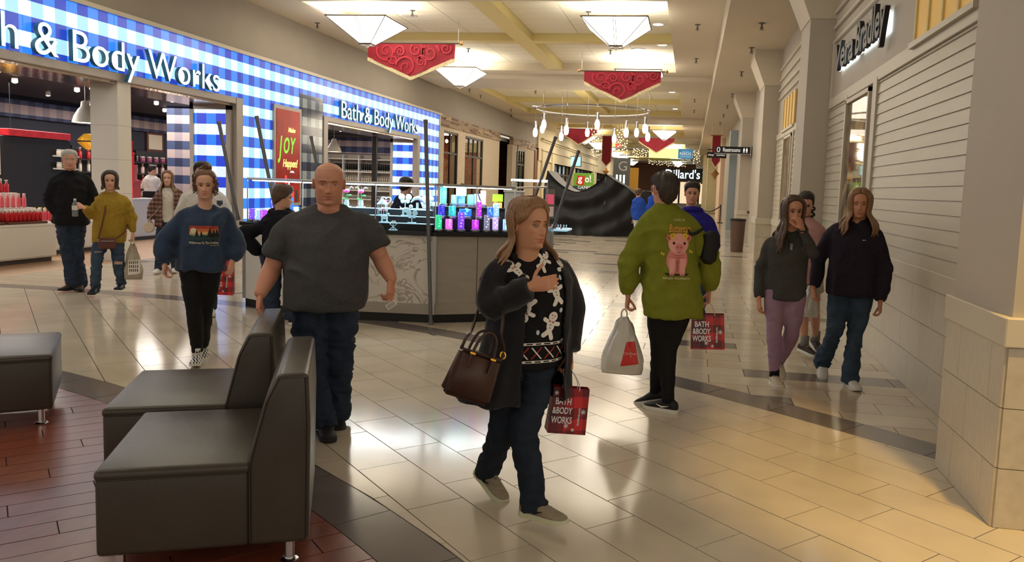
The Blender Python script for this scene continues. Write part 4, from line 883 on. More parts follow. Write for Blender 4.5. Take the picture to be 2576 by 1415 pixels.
for y, z, it in rows:
    for u, w, h, c, lab in it: crystal(F2, uX(u), y, z, w, h, c, lab, 1.3 if w > .09 else 1)
F0, L0 = KF[0]
for x, y, z, w, h, c, lab in ((.12, .07, 1.048, .07, .12, PUR, 'violet crystal at the street end of the kiosk'), (.25, .07, 1.048, .07, .11, ICE, 'pale crystal beside the violet one'), (.37, .07, 1.048, .07, .12, (170, 60, 220), 'purple crystal with pink core'), (.6, .07, 1.048, .12, .06, (130, 60, 230), 'low purple crystal at the boy elbow'), (.28, .28, 1.175, .09, .12, (90, 90, 240), 'blue violet crystal on the raised shelf'), (.45, .28, 1.175, .06, .11, (230, 60, 120), 'crimson crystal on the raised shelf'), (.56, .3, 1.175, .07, .15, BLUE, 'tall blue crystal on the raised shelf')): crystal(F0, x, y, z, w, h, c, lab)
# glass figurines on the marble side
M['figglass'] = mat('spun_glass', rgb(206, 228, 236), .08, trans=.35, emit=rgb(150, 200, 215), es=.22, ior=1.3); M['rosepink'] = mat('pink_glass_petal', rgb(240, 70, 160), .2, emit=rgb(230, 50, 140), es=.35); M['leafgreen'] = mat('green_glass_leaf', rgb(60, 150, 80), .2); M['redglass'] = mat('red_glass', rgb(220, 70, 80), .2)
F1, L1 = KF[1]
def fig(kind, x, y, z, lab, s=1.0):
    t = empty('glass_figurine', lab, 'figurine'); T = Matrix.Translation(F1 @ Vector((x, y, z + .002))) @ F1.to_3x3().to_4x4() @ Matrix.Scale(s, 4)
    def ball(c, r, m='figglass', n='body', f=(1, 1, 1)):
        k = MB(); pr = [(max(.0005, r * math.sin(PI * i / 8)), -r * math.cos(PI * i / 8)) for i in range(9)]; k.lathe(pr, (0, 0, 0), 12, T @ Matrix.Translation(c) @ Matrix.Diagonal((*f, 1))); k.build(n, M[m], t, True)
    def stick(pts, r, m='figglass', n='limb'): k = MB(); k.tube([T @ Vector(p) for p in pts], r * s, 6); k.build(n, M[m], t, True)
    k = MB(); k.lathe([(.05, 0), (.052, .004), (.05, .008)], (0, 0, 0), 16, T); k.build('plate', M['figglass'], t)
    if kind == 'snowman':
        ball((0, 0, .045), .04); ball((0, 0, .1), .028, n='torso'); ball((0, 0, .14), .02, n='head'); k = MB(); k.lathe([(.026, .155), (.026, .159), (.016, .16), (.015, .185)], (0, 0, 0), 12, T); k.build('hat', M['figglass'], t); stick([(-.03, 0, .1), (-.07, 0, .13)], .003); stick([(.03, 0, .1), (.07, 0, .12)], .003)
        for q in (.09, .105, .12): ball((0, -.03, q), .004, 'black', 'button')
    elif kind == 'carousel':
        k = MB(); k.lathe([(.075, .13), (.05, .16), (.01, .19), (.006, .215)], (0, 0, 0), 16, T); k.build('canopy', M['figglass'], t, True)
        for q in range(6): a = q * PI / 3; stick([(.06 * math.cos(a), .06 * math.sin(a), .008), (.06 * math.cos(a), .06 * math.sin(a), .135)], .003, n='post'); ball((.045 * math.cos(a), .045 * math.sin(a), .06), .016, 'redglass' if q % 2 else 'figglass', 'horse', (1.4, .6, .8))
    elif kind == 'heart':
        pts = [(.055 * (16 * math.sin(a) ** 3) / 16, 0, .08 + .05 * (13 * math.cos(a) - 5 * math.cos(2 * a) - 2 * math.cos(3 * a) - math.cos(4 * a)) / 16) for a in [2 * PI * q / 28 for q in range(29)]]; stick(pts, .006, n='heart_loop'); ball((0, 0, .075), .014, 'rosepink', 'rose'); stick([(0, 0, .005), (0, 0, .03)], .008, n='stand')
    elif kind == 'rose':
        stick([(0, 0, .005), (.004, 0, .1), (0, 0, .17)], .004, 'leafgreen', 'stem')
        for q in range(7): a = q * 2.4; r = .006 + .003 * q; ball((r * math.cos(a), r * math.sin(a), .185 - .002 * q), .016, 'rosepink', 'petal', (1, .7, 1.1))
        for q in (-1, 1): ball((.03 * q, 0, .11 + .02 * q), .022, 'leafgreen', 'leaf', (1.2, .3, .5)); stick([(0, 0, .17), (.05 * q, .01, .23), (.07 * q, .01, .21)], .003, n='frond')
        k = MB(); k.lathe([(.02, .005), (.03, .03), (.022, .07), (.026, .08)], (0, 0, 0), 12, T); k.build('vase', M['figglass'], t, True)
    elif kind == 'crab':
        ball((0, 0, .03), .03, f=(1.4, 1, .6))
        for q in (-1, 1):
            for j in range(3): stick([(.03 * q, -.01 + .012 * j, .03), (.055 * q, -.02 + .02 * j, .045), (.065 * q, -.02 + .02 * j, .008)], .0035)
            ball((.055 * q, -.03, .05), .014, n='claw')
    elif kind == 'butterfly':
        stick([(0, 0, .008), (0, 0, .09)], .004, n='stand')
        for q in (-1, 1): ball((.035 * q, 0, .115), .032, f=(1, .2, 1), n='wing'); ball((.025 * q, 0, .075), .022, f=(1, .2, 1), n='wing')
    elif kind == 'dog':
        ball((0, 0, .055), .028, f=(1.5, .8, .9)); ball((.045, 0, .09), .02, n='head')
        for q in ((-.03, -.012), (-.03, .012), (.03, -.012), (.03, .012)): stick([(q[0], q[1], .05), (q[0], q[1], .006)], .007, n='leg')
        stick([(-.04, 0, .06), (-.065, 0, .09)], .004, n='tail')
    elif kind == 'dolphin':
        stick([(0, 0, .006), (0, 0, .06)], .012, n='wave'); k = MB(); k.tube([T @ Vector(p) for p in ((-.06, 0, .06), (-.03, 0, .095), (.01, 0, .105), (.05, 0, .085), (.07, 0, .06))], [.004 * s, .014 * s, .02 * s, .013 * s, .004 * s], 8); k.build('dolphin', M['figglass'], t, True)
    else:
        for q in range(3): stick([(-.04 + .04 * q, 0, .006), (.04 - .04 * q, 0, .07), (-.03 + .03 * q, 0, .1)], .004)
Z0 = 1.046
for a in (('crab', .52, .07, Z0, 'glass crab on the marble counter edge', 1.2), ('crab', .78, .07, Z0, 'second glass crab nearer the corner post', 1.1), ('twist', 1.12, .06, Z0, 'twisted glass stand at the counter edge', 1.0), ('dolphin', .68, .08, Z0, 'glass dolphin between the two glass crabs', 1.0),
          ('snowman', .56, .2, Z0 + .083, 'round glass snowman with a black buttoned front', .8), ('dog', .98, .2, Z0 + .083, 'glass dog figure on the first lit ledge', .95), ('butterfly', 1.3, .2, Z0 + .083, 'pale blue glass butterfly by the corner post', 1.0),
          ('carousel', .92, .33, Z0 + .158, 'glass carousel with red horses', .95), ('rose', .3, .33, Z0 + .158, 'pink glass rose in a clear vase at the man shoulder', 1.1), ('dog', 1.2, .33, Z0 + .158, 'larger glass animal behind the butterfly', 1.2),
          ('rose', .45, .46, Z0 + .233, 'pink glass rose on the top ledge beside the bald man', 1.05), ('rose', .62, .47, Z0 + .233, 'pink glass rose in the middle of the top ledge', 1.05), ('heart', .92, .47, Z0 + .233, 'glass heart loop with pink centre', 1.1), ('rose', .16, .47, Z0 + .233, 'pink glass rose hidden behind the man shoulder', 1.1), ('butterfly', 1.15, .47, Z0 + .233, 'white glass butterfly on the top ledge', 1.2), ('dolphin', 1.3, .46, Z0 + .233, 'glass dolphin on the top ledge', 1.3), ('butterfly', 1.42, .47, Z0 + .233, 'pink tinged butterfly at the end of the top ledge', 1.1)): fig(*a)
for i, (x, y, z) in enumerate(((.66, .03, Z0), (.95, .03, Z0), (.62, .155, Z0 + .083), (1.1, .155, Z0 + .083), (.7, .285, Z0 + .158), (.5, .285, Z0 + .158))):
    k = MB(); k.box((x - .02, y, z + .002), (x + .02, y + .012, z + .022), F1); tag(k.build('price_tag', M['white']), 'small white price tag on the %s' % ('counter edge', 'counter edge', 'first ledge', 'first ledge', 'second ledge', 'second ledge')[i], 'price tag', 'kiosk price tags')
# ---- far side of the kiosk: white box with vase, green cards, shelf with small figures
t = empty('storage_box', 'pale grey white plastic box on the far kiosk counter', 'box'); mb = MB(); mb.bbox((-2.4, 10.78, 1.28), (.24, .2, .46), None, .01); mb.build('body', M['white'], t); mb = MB(); mb.bbox((-2.4, 10.78, 1.52), (.26, .22, .03), None, .008); mb.build('lid', M['white'], t)
t = empty('white_vase', 'white vase with leafy top standing on the plastic box', 'vase'); mb = MB(); mb.lathe([(.04, 0), (.042, .01), (.035, .06), (.04, .1), (.03, .105)], (-2.4, 10.78, 1.538), 14); mb.build('body', M['white'], t, True)
for q in range(5): mb = MB(); a = q * 1.26; mb.tube([(-2.4, 10.78, 1.64), (-2.4 + .05 * math.cos(a), 10.78 + .05 * math.sin(a), 1.69)], [.008, .002], 5); mb.build('leaf', M['white'], t)
lime = mat('lime_card', rgb(170, 230, 40), .5, emit=rgb(150, 220, 20), es=.3)
for i, (u, c) in enumerate(((1262, lime), (1276, lime))):
    k = MB(); k.box((uX(u + 3), .5, 1.40), (uX(u + 17), .508, 1.49), F2); k.box((uX(u + 9), .5, 1.2), (uX(u + 10), .506, 1.41), F2); tag(k.build('price_card', c), ('lime price card nearer the crystals' if i == 0 else 'lime price card nearer the woman hair'), 'card')
k = MB(); k.box((uX(1268), .48, 1.32), (uX(1290), .486, 1.39), F2); k.box((uX(1278), .48, 1.2), (uX(1279), .485, 1.33), F2); tag(k.build('price_card', mat('orange_card', rgb(240, 170, 100), .5)), 'orange price card below the lime cards', 'card')
t = empty('end_shelf', 'white lit shelf jutting from the far kiosk end', 'shelf'); mb = MB(); mb.bbox((-2.0, 11.3, 1.0), (.62, .5, .03), TRS((0, 0, 0), 0), .008); mb.build('board', M['ledge'], t); mb = MB(); mb.box((-2.25, 11.2, .98), (-2.2, 11.4, 1.0)); mb.build('bracket', M['steel'], t)
for i in range(9):
    k = MB(); x, y = -1.95 + .028 * i, 11.12 + .05 * (i % 3); k.lathe([(.012, .0), (.014, .01), (.006, .03), (.011, .045), (.003, .06)], (x, y, 1.018), 8); tag(k.build('tiny_figure', M['figglass'] if i % 3 else M['redglass'], None, True), 'tiny glass figure in the row on the white end shelf' if i % 3 else 'tiny red glass figure on the white end shelf', 'figurine', 'tiny figures on the end shelf')
t = empty('desk_lamp', 'clip-on kiosk lamp with a square white shade', 'lamp'); mb = MB(); mb.box((-2.72, 9.08, 1.46), (-2.62, 9.16, 1.55)); mb.build('shade', mat('greenish_shade', rgb(200, 235, 215), .4, emit=rgb(190, 240, 210), es=2), t); mb = MB(); mb.tube([(-2.67, 9.12, 1.55), (-2.67, 9.1, 1.6), (-2.5, 9.14, 1.57), (-2.46, 9.3, 1.34)], .008, 6); mb.build('arm', M['black'], t)
# ================================================================ seats
def bev_mesh(name, poly, y0, y1, bev, segs, m, parent, T, dome=0):
    """xz profile pulled along y, rounded edges"""
    bm = bmesh.new(); n = len(poly)
    a = [bm.verts.new((p[0], y0, p[1])) for p in poly]; b = [bm.verts.new((p[0], y1, p[1])) for p in poly]
    bm.faces.new(a); bm.faces.new(b[::-1])
    for i in range(n): bm.faces.new((a[i], b[i], b[(i + 1) % n], a[(i + 1) % n]))
    bmesh.ops.recalc_face_normals(bm, faces=bm.faces)
    bmesh.ops.bevel(bm, geom=bm.edges[:], offset=bev, segments=segs, affect='EDGES', profile=.5)
    if dome:
        bmesh.ops.subdivide_edges(bm, edges=bm.edges[:], cuts=2, use_grid_fill=True)
        zt = max(v.co.z for v in bm.verts); xs = [p[0] for p in poly]; x0, x1 = min(xs), max(xs)
        for v in bm.verts:
            if v.co.z > zt - .004: v.co.z += dome * max(0, 1 - ((v.co.x - (x0 + x1) / 2) / ((x1 - x0) / 2)) ** 2) * max(0, 1 - ((v.co.y - (y0 + y1) / 2) / ((y1 - y0) / 2)) ** 2)
    me = bpy.data.meshes.new(name); bm.transform(T); bm.to_mesh(me); bm.free(); me.materials.append(m)
    me.polygons.foreach_set('use_smooth', [True] * len(me.polygons)); me.set_sharp_from_angle(angle=R(50))
    return link(name, me, parent)
M['leather'] = mat('taupe_leather', rgb(70, 64, 56), .3, noise=.07, nscale=6, bump=.12, bscale=260); M['piping'] = mat('leather_piping', rgb(56, 50, 44), .5)
def lounge_chair(o, ang, lab, W=.82, flip=False):
    T = Matrix.Translation((o[0], o[1], 0)) @ Matrix.Rotation(ang, 4, 'Z')
    t = empty('lounge_chair', lab, 'chair', group='taupe leather lounge chairs')
    bev_mesh('seat_base', [(0, .1), (.56, .1), (.56, .425), (0, .425)], 0, W, .022, 3, M['leather'], t, T)
    bev_mesh('seat_cushion', [(-.004, .40), (.57, .40), (.57, .452), (-.004, .452)], -.004, W + .004, .024, 4, M['leather'], t, T, .014)
    bev_mesh('backrest', [(.552, .1), (.79, .1), (.795, .60), (.785, .815), (.665, .812), (.615, .70), (.57, .52), (.552, .44)], -.002, W + .002, .025, 4, M['leather'], t, T)
    for y in (.0, W):
        s = -1 if y == 0 else 1
        mb = MB(); mb.tube([T @ Vector(p) for p in ((.01, y + s * .003, .412), (.28, y + s * .006, .413), (.55, y + s * .003, .412))], .0035, 6); mb.build('seam', M['piping'], t)
        mb = MB(); mb.tube([T @ Vector(p) for p in ((.562, y + s * .003, .12), (.56, y + s * .003, .44), (.582, y + s * .003, .53), (.625, y + s * .003, .7), (.672, y + s * .003, .795), (.775, y + s * .003, .798), (.783, y + s * .003, .6), (.78, y + s * .003, .12))], .0032, 6); mb.build('seam', M['piping'], t)
    for x in (.07, .71):
        for y in (.07, W - .07):
            lg = MB(); lg.lathe([(.02, .008), (.02, .11)], (x, y, 0), 14, T); l = lg.build('leg', M['chrome'], t, True); ft = MB(); ft.lathe([(.036, .0), (.038, .004), (.03, .01)], (x, y, .001), 16, T); ft.build('foot_disc', M['chrome'], l, True)
    return t
lounge_chair((-2.205, 2.645), R(24.6), 'taupe leather armless chair nearest the camera'); lounge_chair((-2.765, 3.38), R(24.6), 'taupe leather armless chair whose back the bald man touches')
lounge_chair((-4.37, 4.965), R(37.7 + 180), 'taupe leather chair cut off by the left picture edge')
# ================================================================ draped black stall
M['drape'] = mat('black_drape', rgb(19, 19, 21), .6, bump=.15, bscale=120, spec=.4)
t = empty('draped_stall', 'closed stall covered by a black cloth with two peaks', 'draped stall')
def peak(u):     # height of the cloth's top edge along its length
    x = -4.95 + 3.25 * u
    a = 2.18 if False else 0
    L1_, L2_ = -4.87, -2.88
    if x < L1_: return 2.18 - (L1_ - x) * 4
    if x < L2_: q = (x - L1_) / (L2_ - L1_); return 2.18 + (2.12 - 2.18) * q - .95 * (1 - abs(2 * q - 1) ** 1.7) ** .9 * .72
    q = (x - L2_) / (-1.7 - L2_); return 2.12 - .62 * q ** .8 - (.25 * q ** 4)
NU, NV = 90, 26; vs = []; fs = []
for i in range(NU + 1):
    u = i / NU; x = -4.95 + 3.25 * u; zt = max(.7, peak(u))
    for j in range(NV + 1):
        v = j / NV; z = zt * (1 - v) + .012
        xx = x + (.30 * v * (.2 + u)) - .1 * v * (1 - u); yy = 27.0 + .9 * u * v - .55 * v + .5 * max(0, u - .72) * 3 * (1 - v * .4)
        ph = math.atan2(xx + 2.88, z - 3.2) * 22; yy += .10 * math.sin(ph) * v * (1 - .3 * v) + .06 * math.sin(xx * 9 + z * 2) * v + .10 * math.sin(math.hypot(xx + 3.9, z - 2.9) * 10) * (1 - v * .6)
        vs.append((xx, yy, z))
for i in range(NU):
    for j in range(NV): a = i * (NV + 1) + j; fs.append((a, a + NV + 1, a + NV + 2, a + 1)[::-1])
mb = MB(); mb.add(vs, fs)
back = [(x, y + 1.9, z) for x, y, z in vs[::NV + 1]]; o = len(mb.v); mb.v += back; mb.f += [(i * (NV + 1), o + i, o + i + 1, (i + 1) * (NV + 1)) for i in range(NU)]; mb.mi += [0] * NU
o2 = len(mb.v); mb.v += [(x, y, .01) for x, y, z in back]; mb.f += [(o + i, o2 + i, o2 + i + 1, o + i + 1) for i in range(NU)]; mb.mi += [0] * NU
mb.build('cloth', M['drape'], t, True, 0)
for x in (-4.87, -2.88): mb = MB(); mb.tube([(x, 27.12, 0), (x, 27.1, 2.12)], .03, 6); mb.build('pole', M['polem'], t)
t = empty('covered_rack', 'low rack under black cloth beside the peaked black stall', 'covered rack')
bev_mesh('cloth', [(-2.0, .01), (-1.35, .01), (-1.42, 1.45), (-1.55, 1.58), (-1.8, 1.6), (-1.98, 1.45)], 31.0, 36, .05, 2, M['drape'], t, Matrix())
t = empty('poster_stand', 'pink and white flyer rack in front of the black stall', 'stand'); box('panel', (-4.02, 22.0, .72), (-3.74, 22.04, 1.55), M['gmetal'], t); box('flyer', (-4.0, 21.98, 1.12), (-3.76, 22.0, 1.4), mat('pink_flyer', rgb(220, 90, 130), .5), t); box('flyer', (-4.0, 21.98, .78), (-3.76, 22.0, 1.06), mat('grey_flyer', rgb(170, 160, 165), .5), t); box('post', (-3.9, 22.0, 0), (-3.86, 22.04, .72), M['gmetal'], t); box('base', (-4.02, 21.85, 0), (-3.74, 22.2, .03), M['gmetal'], t)
# ================================================================ bin, rope
t = empty('litter_bin', 'tall tapered brown litter bin beside the siding wall', 'bin')
M['binb'] = mat('brown_bin', rgb(98, 76, 66), .35, .2, noise=.1, nscale=8, stretch=(6, 6, .5))
mb = MB(); mb.lathe([(.165, .004), (.17, .02), (.21, .84), (.215, .9), (.2, .905)], (1.33, 22.6, 0), 28); mb.build('body', M['binb'], t, True); mb = MB(); mb.lathe([(.218, .86), (.222, .88), (.218, .915), (.14, .92)], (1.33, 22.6, 0), 28); mb.build('rim', M['black'], t, True); mb = MB(); mb.lathe([(.13, .921), (.13, .925)], (1.33, 22.6, 0), 20); mb.build('opening', M['black'], t)
t = empty('rope_barrier', 'black rope barrier with a post by the pale wall', 'barrier'); mb = MB(); mb.lathe([(.16, .004), (.16, .03), (.03, .05), (.03, .95), (.04, 1.0)], (1.62, 44, 0), 14); mb.build('post', M['black'], t); mb = MB(); mb.tube([(1.62 - 1.3 * q / 10 * 1.0, 44 + .2 * q, .92 - .35 * math.sin(PI * q / 10)) for q in range(11)], .03, 8); mb.build('rope', M['black'], t); mb = MB(); mb.lathe([(.16, .004), (.16, .03), (.03, .05), (.03, .95), (.04, 1.0)], (.32, 46, 0), 14); mb.build('post', M['black'], t)
# ================================================================ right wall: dark lettering, lit window boxes
t = empty('shop_sign', 'dark back-lit Vera Bradley lettering high on the siding wall', 'sign')
def wall_letters(txt, y_start, width, zb, h, par):
    vs, fs = text_mesh(txt, 1.0, .5, .02, 4); xs = [v.x for v in vs]; k = width / (max(xs) - min(xs)); ch = max(v.y for v in text_mesh('V', 1.0)[0]); kz = h / ch; x0 = min(xs)
    mb = MB(); mb.add([(WX - .035 - (v.z + .5) * .05, y_start - (v.x - x0) * k, zb + v.y * kz) for v in vs], fs); mb.build('lettering', M['black'], par)
wall_letters('Vera', 11.5, 1.25, 3.3, .34, t); wall_letters('Bradley', 10.1, 1.45, 3.3, .36, t)
M['halo'] = mat('halo_glow', (1, 1, 1), .5, emit=(.78, .93, 1), es=2.2)
for (a, b) in ((10.3, 11.45), (8.72, 10.05)): box('halo_strip', (WX - .02, a, 3.3), (WX - .014, b, 3.52), M['halo'], t)  # glowing strips stand in for the letters' glow on the wall
def window_box(y0, y1, z0, z1, lab, lit):
    t = struct(empty('window_%d' % lit, None, None)); f = .05
    for a, b in (((y0 - f, z0 - f), (y0, z1 + f)), ((y1, z0 - f), (y1 + f, z1 + f)), ((y0 - f, z1), (y1 + f, z1 + f)), ((y0 - f, z0 - f), (y1 + f, z0))): box('frame', (WX - .05, a[0], a[1]), (WX + .02, b[0], b[1]), M['trimp'], t)
    im = bpy.data.materials.new('window_print'); im.use_nodes = True; nt = im.node_tree; b = nt.nodes['Principled BSDF']; tc = nt.nodes.new('ShaderNodeTexCoord'); n = nt.nodes.new('ShaderNodeTexNoise'); n.inputs['Scale'].default_value = 2.1; n.inputs['Detail'].default_value = 5; n.inputs['Distortion'].default_value = 1.2; r = nt.nodes.new('ShaderNodeValToRGB'); e = r.color_ramp.elements; e[0].position = .34; e[0].color = (*rgb(58, 44, 36), 1); e[1].position = .72; e[1].color = (*rgb(196, 172, 130), 1)
    nt.links.new(tc.outputs['Object'], n.inputs[0]); nt.links.new(n.outputs[0], r.inputs[0]); nt.links.new(r.outputs[0], b.inputs['Base Color']); b.inputs['Roughness'].default_value = .03; b.inputs['Specular IOR Level'].default_value = 1.0; b.inputs['IOR'].default_value = 2.0
    box('print', (WX - .02, y0, z0), (WX - .012, y1, z1), im, t)
window_box(9.37, 10.63, .95 + .15, 2.78, '', 4); window_box(16.36, 17.55, 1.1, 2.78, '', 5)
M['ywin'] = mat('yellow_lit_blind', rgb(208, 170, 96), .6, emit=rgb(208, 160, 80), es=.28)
for n, (a, b, z0, z1) in enumerate(((6.1, 7.68, 3.0, 4.4), (16.2, 18.1, 3.0, 3.67))):
    t = struct(empty('window_%d' % (6 + n), None, None)); box('blind', (WX - .012, a, z0), (WX + .0, b, z1), M['ywin'], t)
    for k in range(5): y = a + (b - a) * k / 4; box('mullion', (WX - .03, y - .02, z0), (WX - .012, y + .02, z1), M['cream'], t)
    box('sill', (WX - .06, a - .05, z0 - .05), (WX, b + .05, z0), M['trimp'], t)
tag(box('air_vent', (WX - .03, 14.0, 4.15), (WX - .0, 14.7, 4.55), mat('vent_grey', rgb(170, 164, 156), .5), None, .005), 'grey air vent high on the wall behind the second column', 'vent')
# ================================================================ people: library
V = Vector
UP = V((0, 0, 1))
def vnoise(P):
    """smooth value noise of an (n,3) array, 0..1"""
    P = np.asarray(P, float); I = np.floor(P).astype(np.int64); f = P - I; f = f * f * (3 - 2 * f)
    def h(a, b, c):
        n = (a * 374761393 + b * 668265263 + c * 2147483647) & 0xffffffff; n = ((n ^ (n >> 13)) * 1274126177) & 0xffffffff
        return ((n ^ (n >> 16)) & 0xffff) / 65535.0
    r = 0
    for dx in (0, 1):
        for dy in (0, 1):
            for dz in (0, 1):
                w = (f[:, 0] if dx else 1 - f[:, 0]) * (f[:, 1] if dy else 1 - f[:, 1]) * (f[:, 2] if dz else 1 - f[:, 2])
                r = r + w * h(I[:, 0] + dx, I[:, 1] + dy, I[:, 2] + dz)
    return r
def spline(pts, rad, k=5):
    """Catmull-Rom through points, radii eased along"""
    pts = [V(p) for p in pts]; n = len(pts); P = []; Q = []
    for i in range(n - 1):
        p0, p1, p2, p3 = pts[max(i - 1, 0)], pts[i], pts[i + 1], pts[min(i + 2, n - 1)]
        for j in range(k):
            t = j / k; t2, t3 = t * t, t * t * t
            P.append(.5 * ((2 * p1) + (p2 - p0) * t + (2 * p0 - 5 * p1 + 4 * p2 - p3) * t2 + (3 * p1 - p0 - 3 * p2 + p3) * t3))
            q = t * t * (3 - 2 * t); a, b = rad[i], rad[i + 1]
            Q.append(tuple(u + (v - u) * q for u, v in zip(a, b)) if isinstance(a, tuple) else a + (b - a) * q)
    P.append(pts[-1]); Q.append(rad[-1]); return P, Q
def rings_mesh(rings):
    n = len(rings[0]); vs = [p for r in rings for p in r]; k = len(rings)
    fs = [(i * n + j, i * n + (j + 1) % n, (i + 1) * n + (j + 1) % n, (i + 1) * n + j) for i in range(k - 1) for j in range(n)]
    fs += [tuple(range(n))[::-1], tuple((k - 1) * n + j for j in range(n))]
    return vs, fs
def limb(pts, rad, n=14, k=5, flat=None, dome=True):
    """tapering limb; flat = (direction, factor) squeezes the section along a direction"""
    P, Q = spline(pts, rad, k); rings = []; up = None; m = len(P)
    if dome:
        d0 = (P[0] - P[1]).normalized(); d1 = (P[-1] - P[-2]).normalized()
        P = [P[0] + d0 * Q[0] * .8, P[0] + d0 * Q[0] * .5] + P + [P[-1] + d1 * Q[-1] * .5, P[-1] + d1 * Q[-1] * .8]; Q = [Q[0] * .45, Q[0] * .85] + Q + [Q[-1] * .85, Q[-1] * .45]; m = len(P)
    for i, p in enumerate(P):
        t = (P[min(i + 1, m - 1)] - P[max(i - 1, 0)]).normalized()
        if up is None: up = V((0, 1, .01)) if abs(t.y) < .8 else V((1, 0, 0))
        a = t.cross(up).normalized(); b = a.cross(t).normalized(); up = b; r = []
        for j in range(n):
            q = 2 * PI * j / n; d = (a * math.cos(q) + b * math.sin(q)) * Q[i]
            if flat: fd = V(flat[0]).normalized(); d = d - fd * d.dot(fd) * (1 - flat[1])
            r.append(p + d)
        rings.append(r)
    return rings_mesh(rings)
def trunk(pel, neck, rt, fw, prof, n=28, p=2.3):
    """torso: rows of (t along pelvis-neck, half width, half depth front, half depth back, forward shift[, side shift])"""
    rings = []
    for row in prof:
        t, hw, df, db, fy = row[:5]; sx = row[5] if len(row) > 5 else 0
        c = pel.lerp(neck, t) + fw * fy + rt * sx; r = []
        for j in range(n):
            q = 2 * PI * j / n; cq, sq = math.cos(q), math.sin(q); e = 2 / p
            x = hw * math.copysign(abs(cq) ** e, cq); y = math.copysign(abs(sq) ** e, sq) * (df if sq > 0 else db)
            r.append(c + rt * x + fw * y)
        rings.append(r)
    return rings_mesh(rings)
def mesh_of(parts):
    me = bpy.data.meshes.new('m'); vs = []; fs = []
    for v, f in parts: o = len(vs); vs += [tuple(q) for q in v]; fs += [tuple(i + o for i in g_) for g_ in f]
    me.from_pydata(vs, [], fs); me.update(); return me
def fuse(parts, voxel=.012, smooth=6):
    """several overlapping closed pieces -> one continuous skin (numpy verts, faces)"""
    me = mesh_of(parts); ob = bpy.data.objects.new('m', me); COL.objects.link(ob)
    md = ob.modifiers.new('r', 'REMESH'); md.mode = 'VOXEL'; md.voxel_size = voxel; md.use_smooth_shade = True
    if smooth: s = ob.modifiers.new('s', 'SMOOTH'); s.factor = .5; s.iterations = smooth
    dg = bpy.context.evaluated_depsgraph_get(); ev = ob.evaluated_get(dg); m2 = bpy.data.meshes.new_from_object(ev)
    v = np.empty(len(m2.vertices) * 3); m2.vertices.foreach_get('co', v); v = v.reshape(-1, 3); f = [tuple(p.vertices) for p in m2.polygons]
    nv = np.empty(len(m2.vertices) * 3); m2.vertices.foreach_get('normal', nv); nv = nv.reshape(-1, 3)
    bpy.data.objects.remove(ob); bpy.data.meshes.remove(me); bpy.data.meshes.remove(m2)
    return v, f, nv
def folds(v, nv, amp=.006, sc=(9, 9, 5), seed=0, ridge=True):
    """soft cloth folds"""
    if not amp: return v
    q = v * np.array(sc) + seed * 17.3; w = vnoise(q * .6 + 5)[:, None] * 2.2
    a = vnoise(q + w); b = vnoise(q * 2.1 - w * .5 + 31)
    if ridge: a = 1 - np.abs(2 * a - 1) * 1.4
    return v + nv * ((a - .45) * amp * 2.6 + (b - .5) * amp * 1.3)[:, None]
def skin_obj(name, v, f, m, parent, smooth=True):
    me = bpy.data.meshes.new(name); me.from_pydata([tuple(p) for p in v], [], f)
    for q in (m if isinstance(m, (list, tuple)) else [m]): me.materials.append(q)
    if smooth: me.polygons.foreach_set('use_smooth', [True] * len(me.polygons))
    me.update(); return link(name, me, parent)
# ---------------------------------------------------------------- head
HZ = [-.23, -.20, -.17, -.15, -.135, -.126, -.12, -.116, -.112, -.108, -.104, -.10, -.096, -.092, -.088, -.084, -.08, -.077, -.074, -.072, -.07, -.068, -.065, -.062, -.059, -.056, -.053, -.05, -.047, -.044, -.041, -.038, -.034, -.03, -.026, -.022, -.018, -.014, -.01, -.006, -.002, .002, .006, .01, .014, .018, .023, .028, .034, .04, .048, .056, .064, .072, .08, .088, .096, .102, .108, .112, .115, .117, .118]
_cz = [-.23, -.17, -.135, -.122, -.115, -.108, -.10, -.085, -.07, -.05, -.03, -.01, .01, .03, .05, .07, .09, .105, .114, .118]
_fr = [.040, .036, .040, .052, .070, .082, .088, .0905, .091, .0905, .090, .088, .088, .093, .092, .086, .070, .048, .022, .003]
_bk = [-.080, -.070, -.067, -.067, -.068, -.069, -.070, -.073, -.077, -.085, -.092, -.097, -.100, -.102, -.1015, -.096, -.080, -.056, -.028, -.003]
_hw = [.072, .058, .055, .055, .056, .0575, .059, .061, .064, .068, .071, .073, .0745, .0755, .0755, .072, .061, .044, .022, .003]
_pf = [2, 2, 1.9, 1.6, 1.45, 1.5, 1.6, 1.72, 1.85, 2.0, 2.1, 2.15, 2.2, 2.2, 2.2, 2.15, 2.1, 2, 2, 2]
NS = 60
_th = [2 * PI * j / NS for j in range(NS)]
PHI = [t - .42 * math.sin(t) for t in _th]
def head_base(z, phi, fat=1.0, jaw=1.0, neckw=1.0):
    fr, bk, hw, pf = (float(np.interp(z, _cz, c)) for c in (_fr, _bk, _hw, _pf))
    if z < -.03:
        k = min(1, (-.03 - z) / .06); hw *= 1 + (jaw - 1) * k
        if z < -.115: k2 = min(1, (-.115 - z) / .04); hw *= 1 + (neckw - 1) * k2; bk *= 1 + (neckw - 1) * k2 * .7; fr *= 1 + (neckw - 1) * k2 * .9
        if fat > 1 and z < -.1: fr += (fat - 1) * .06 * max(0, 1 - abs(z + .14) / .05)
    yc = -.012; c, s = math.cos(phi), math.sin(phi); p = pf if c > 0 else 2.1; e = 2 / p
    return hw * math.copysign(abs(s) ** e, s), yc + (fr - yc) * abs(c) ** e if c > 0 else yc + (bk - yc) * abs(c) ** e
def G(a, b): return math.exp(-(a * a)) * math.exp(-(b * b))
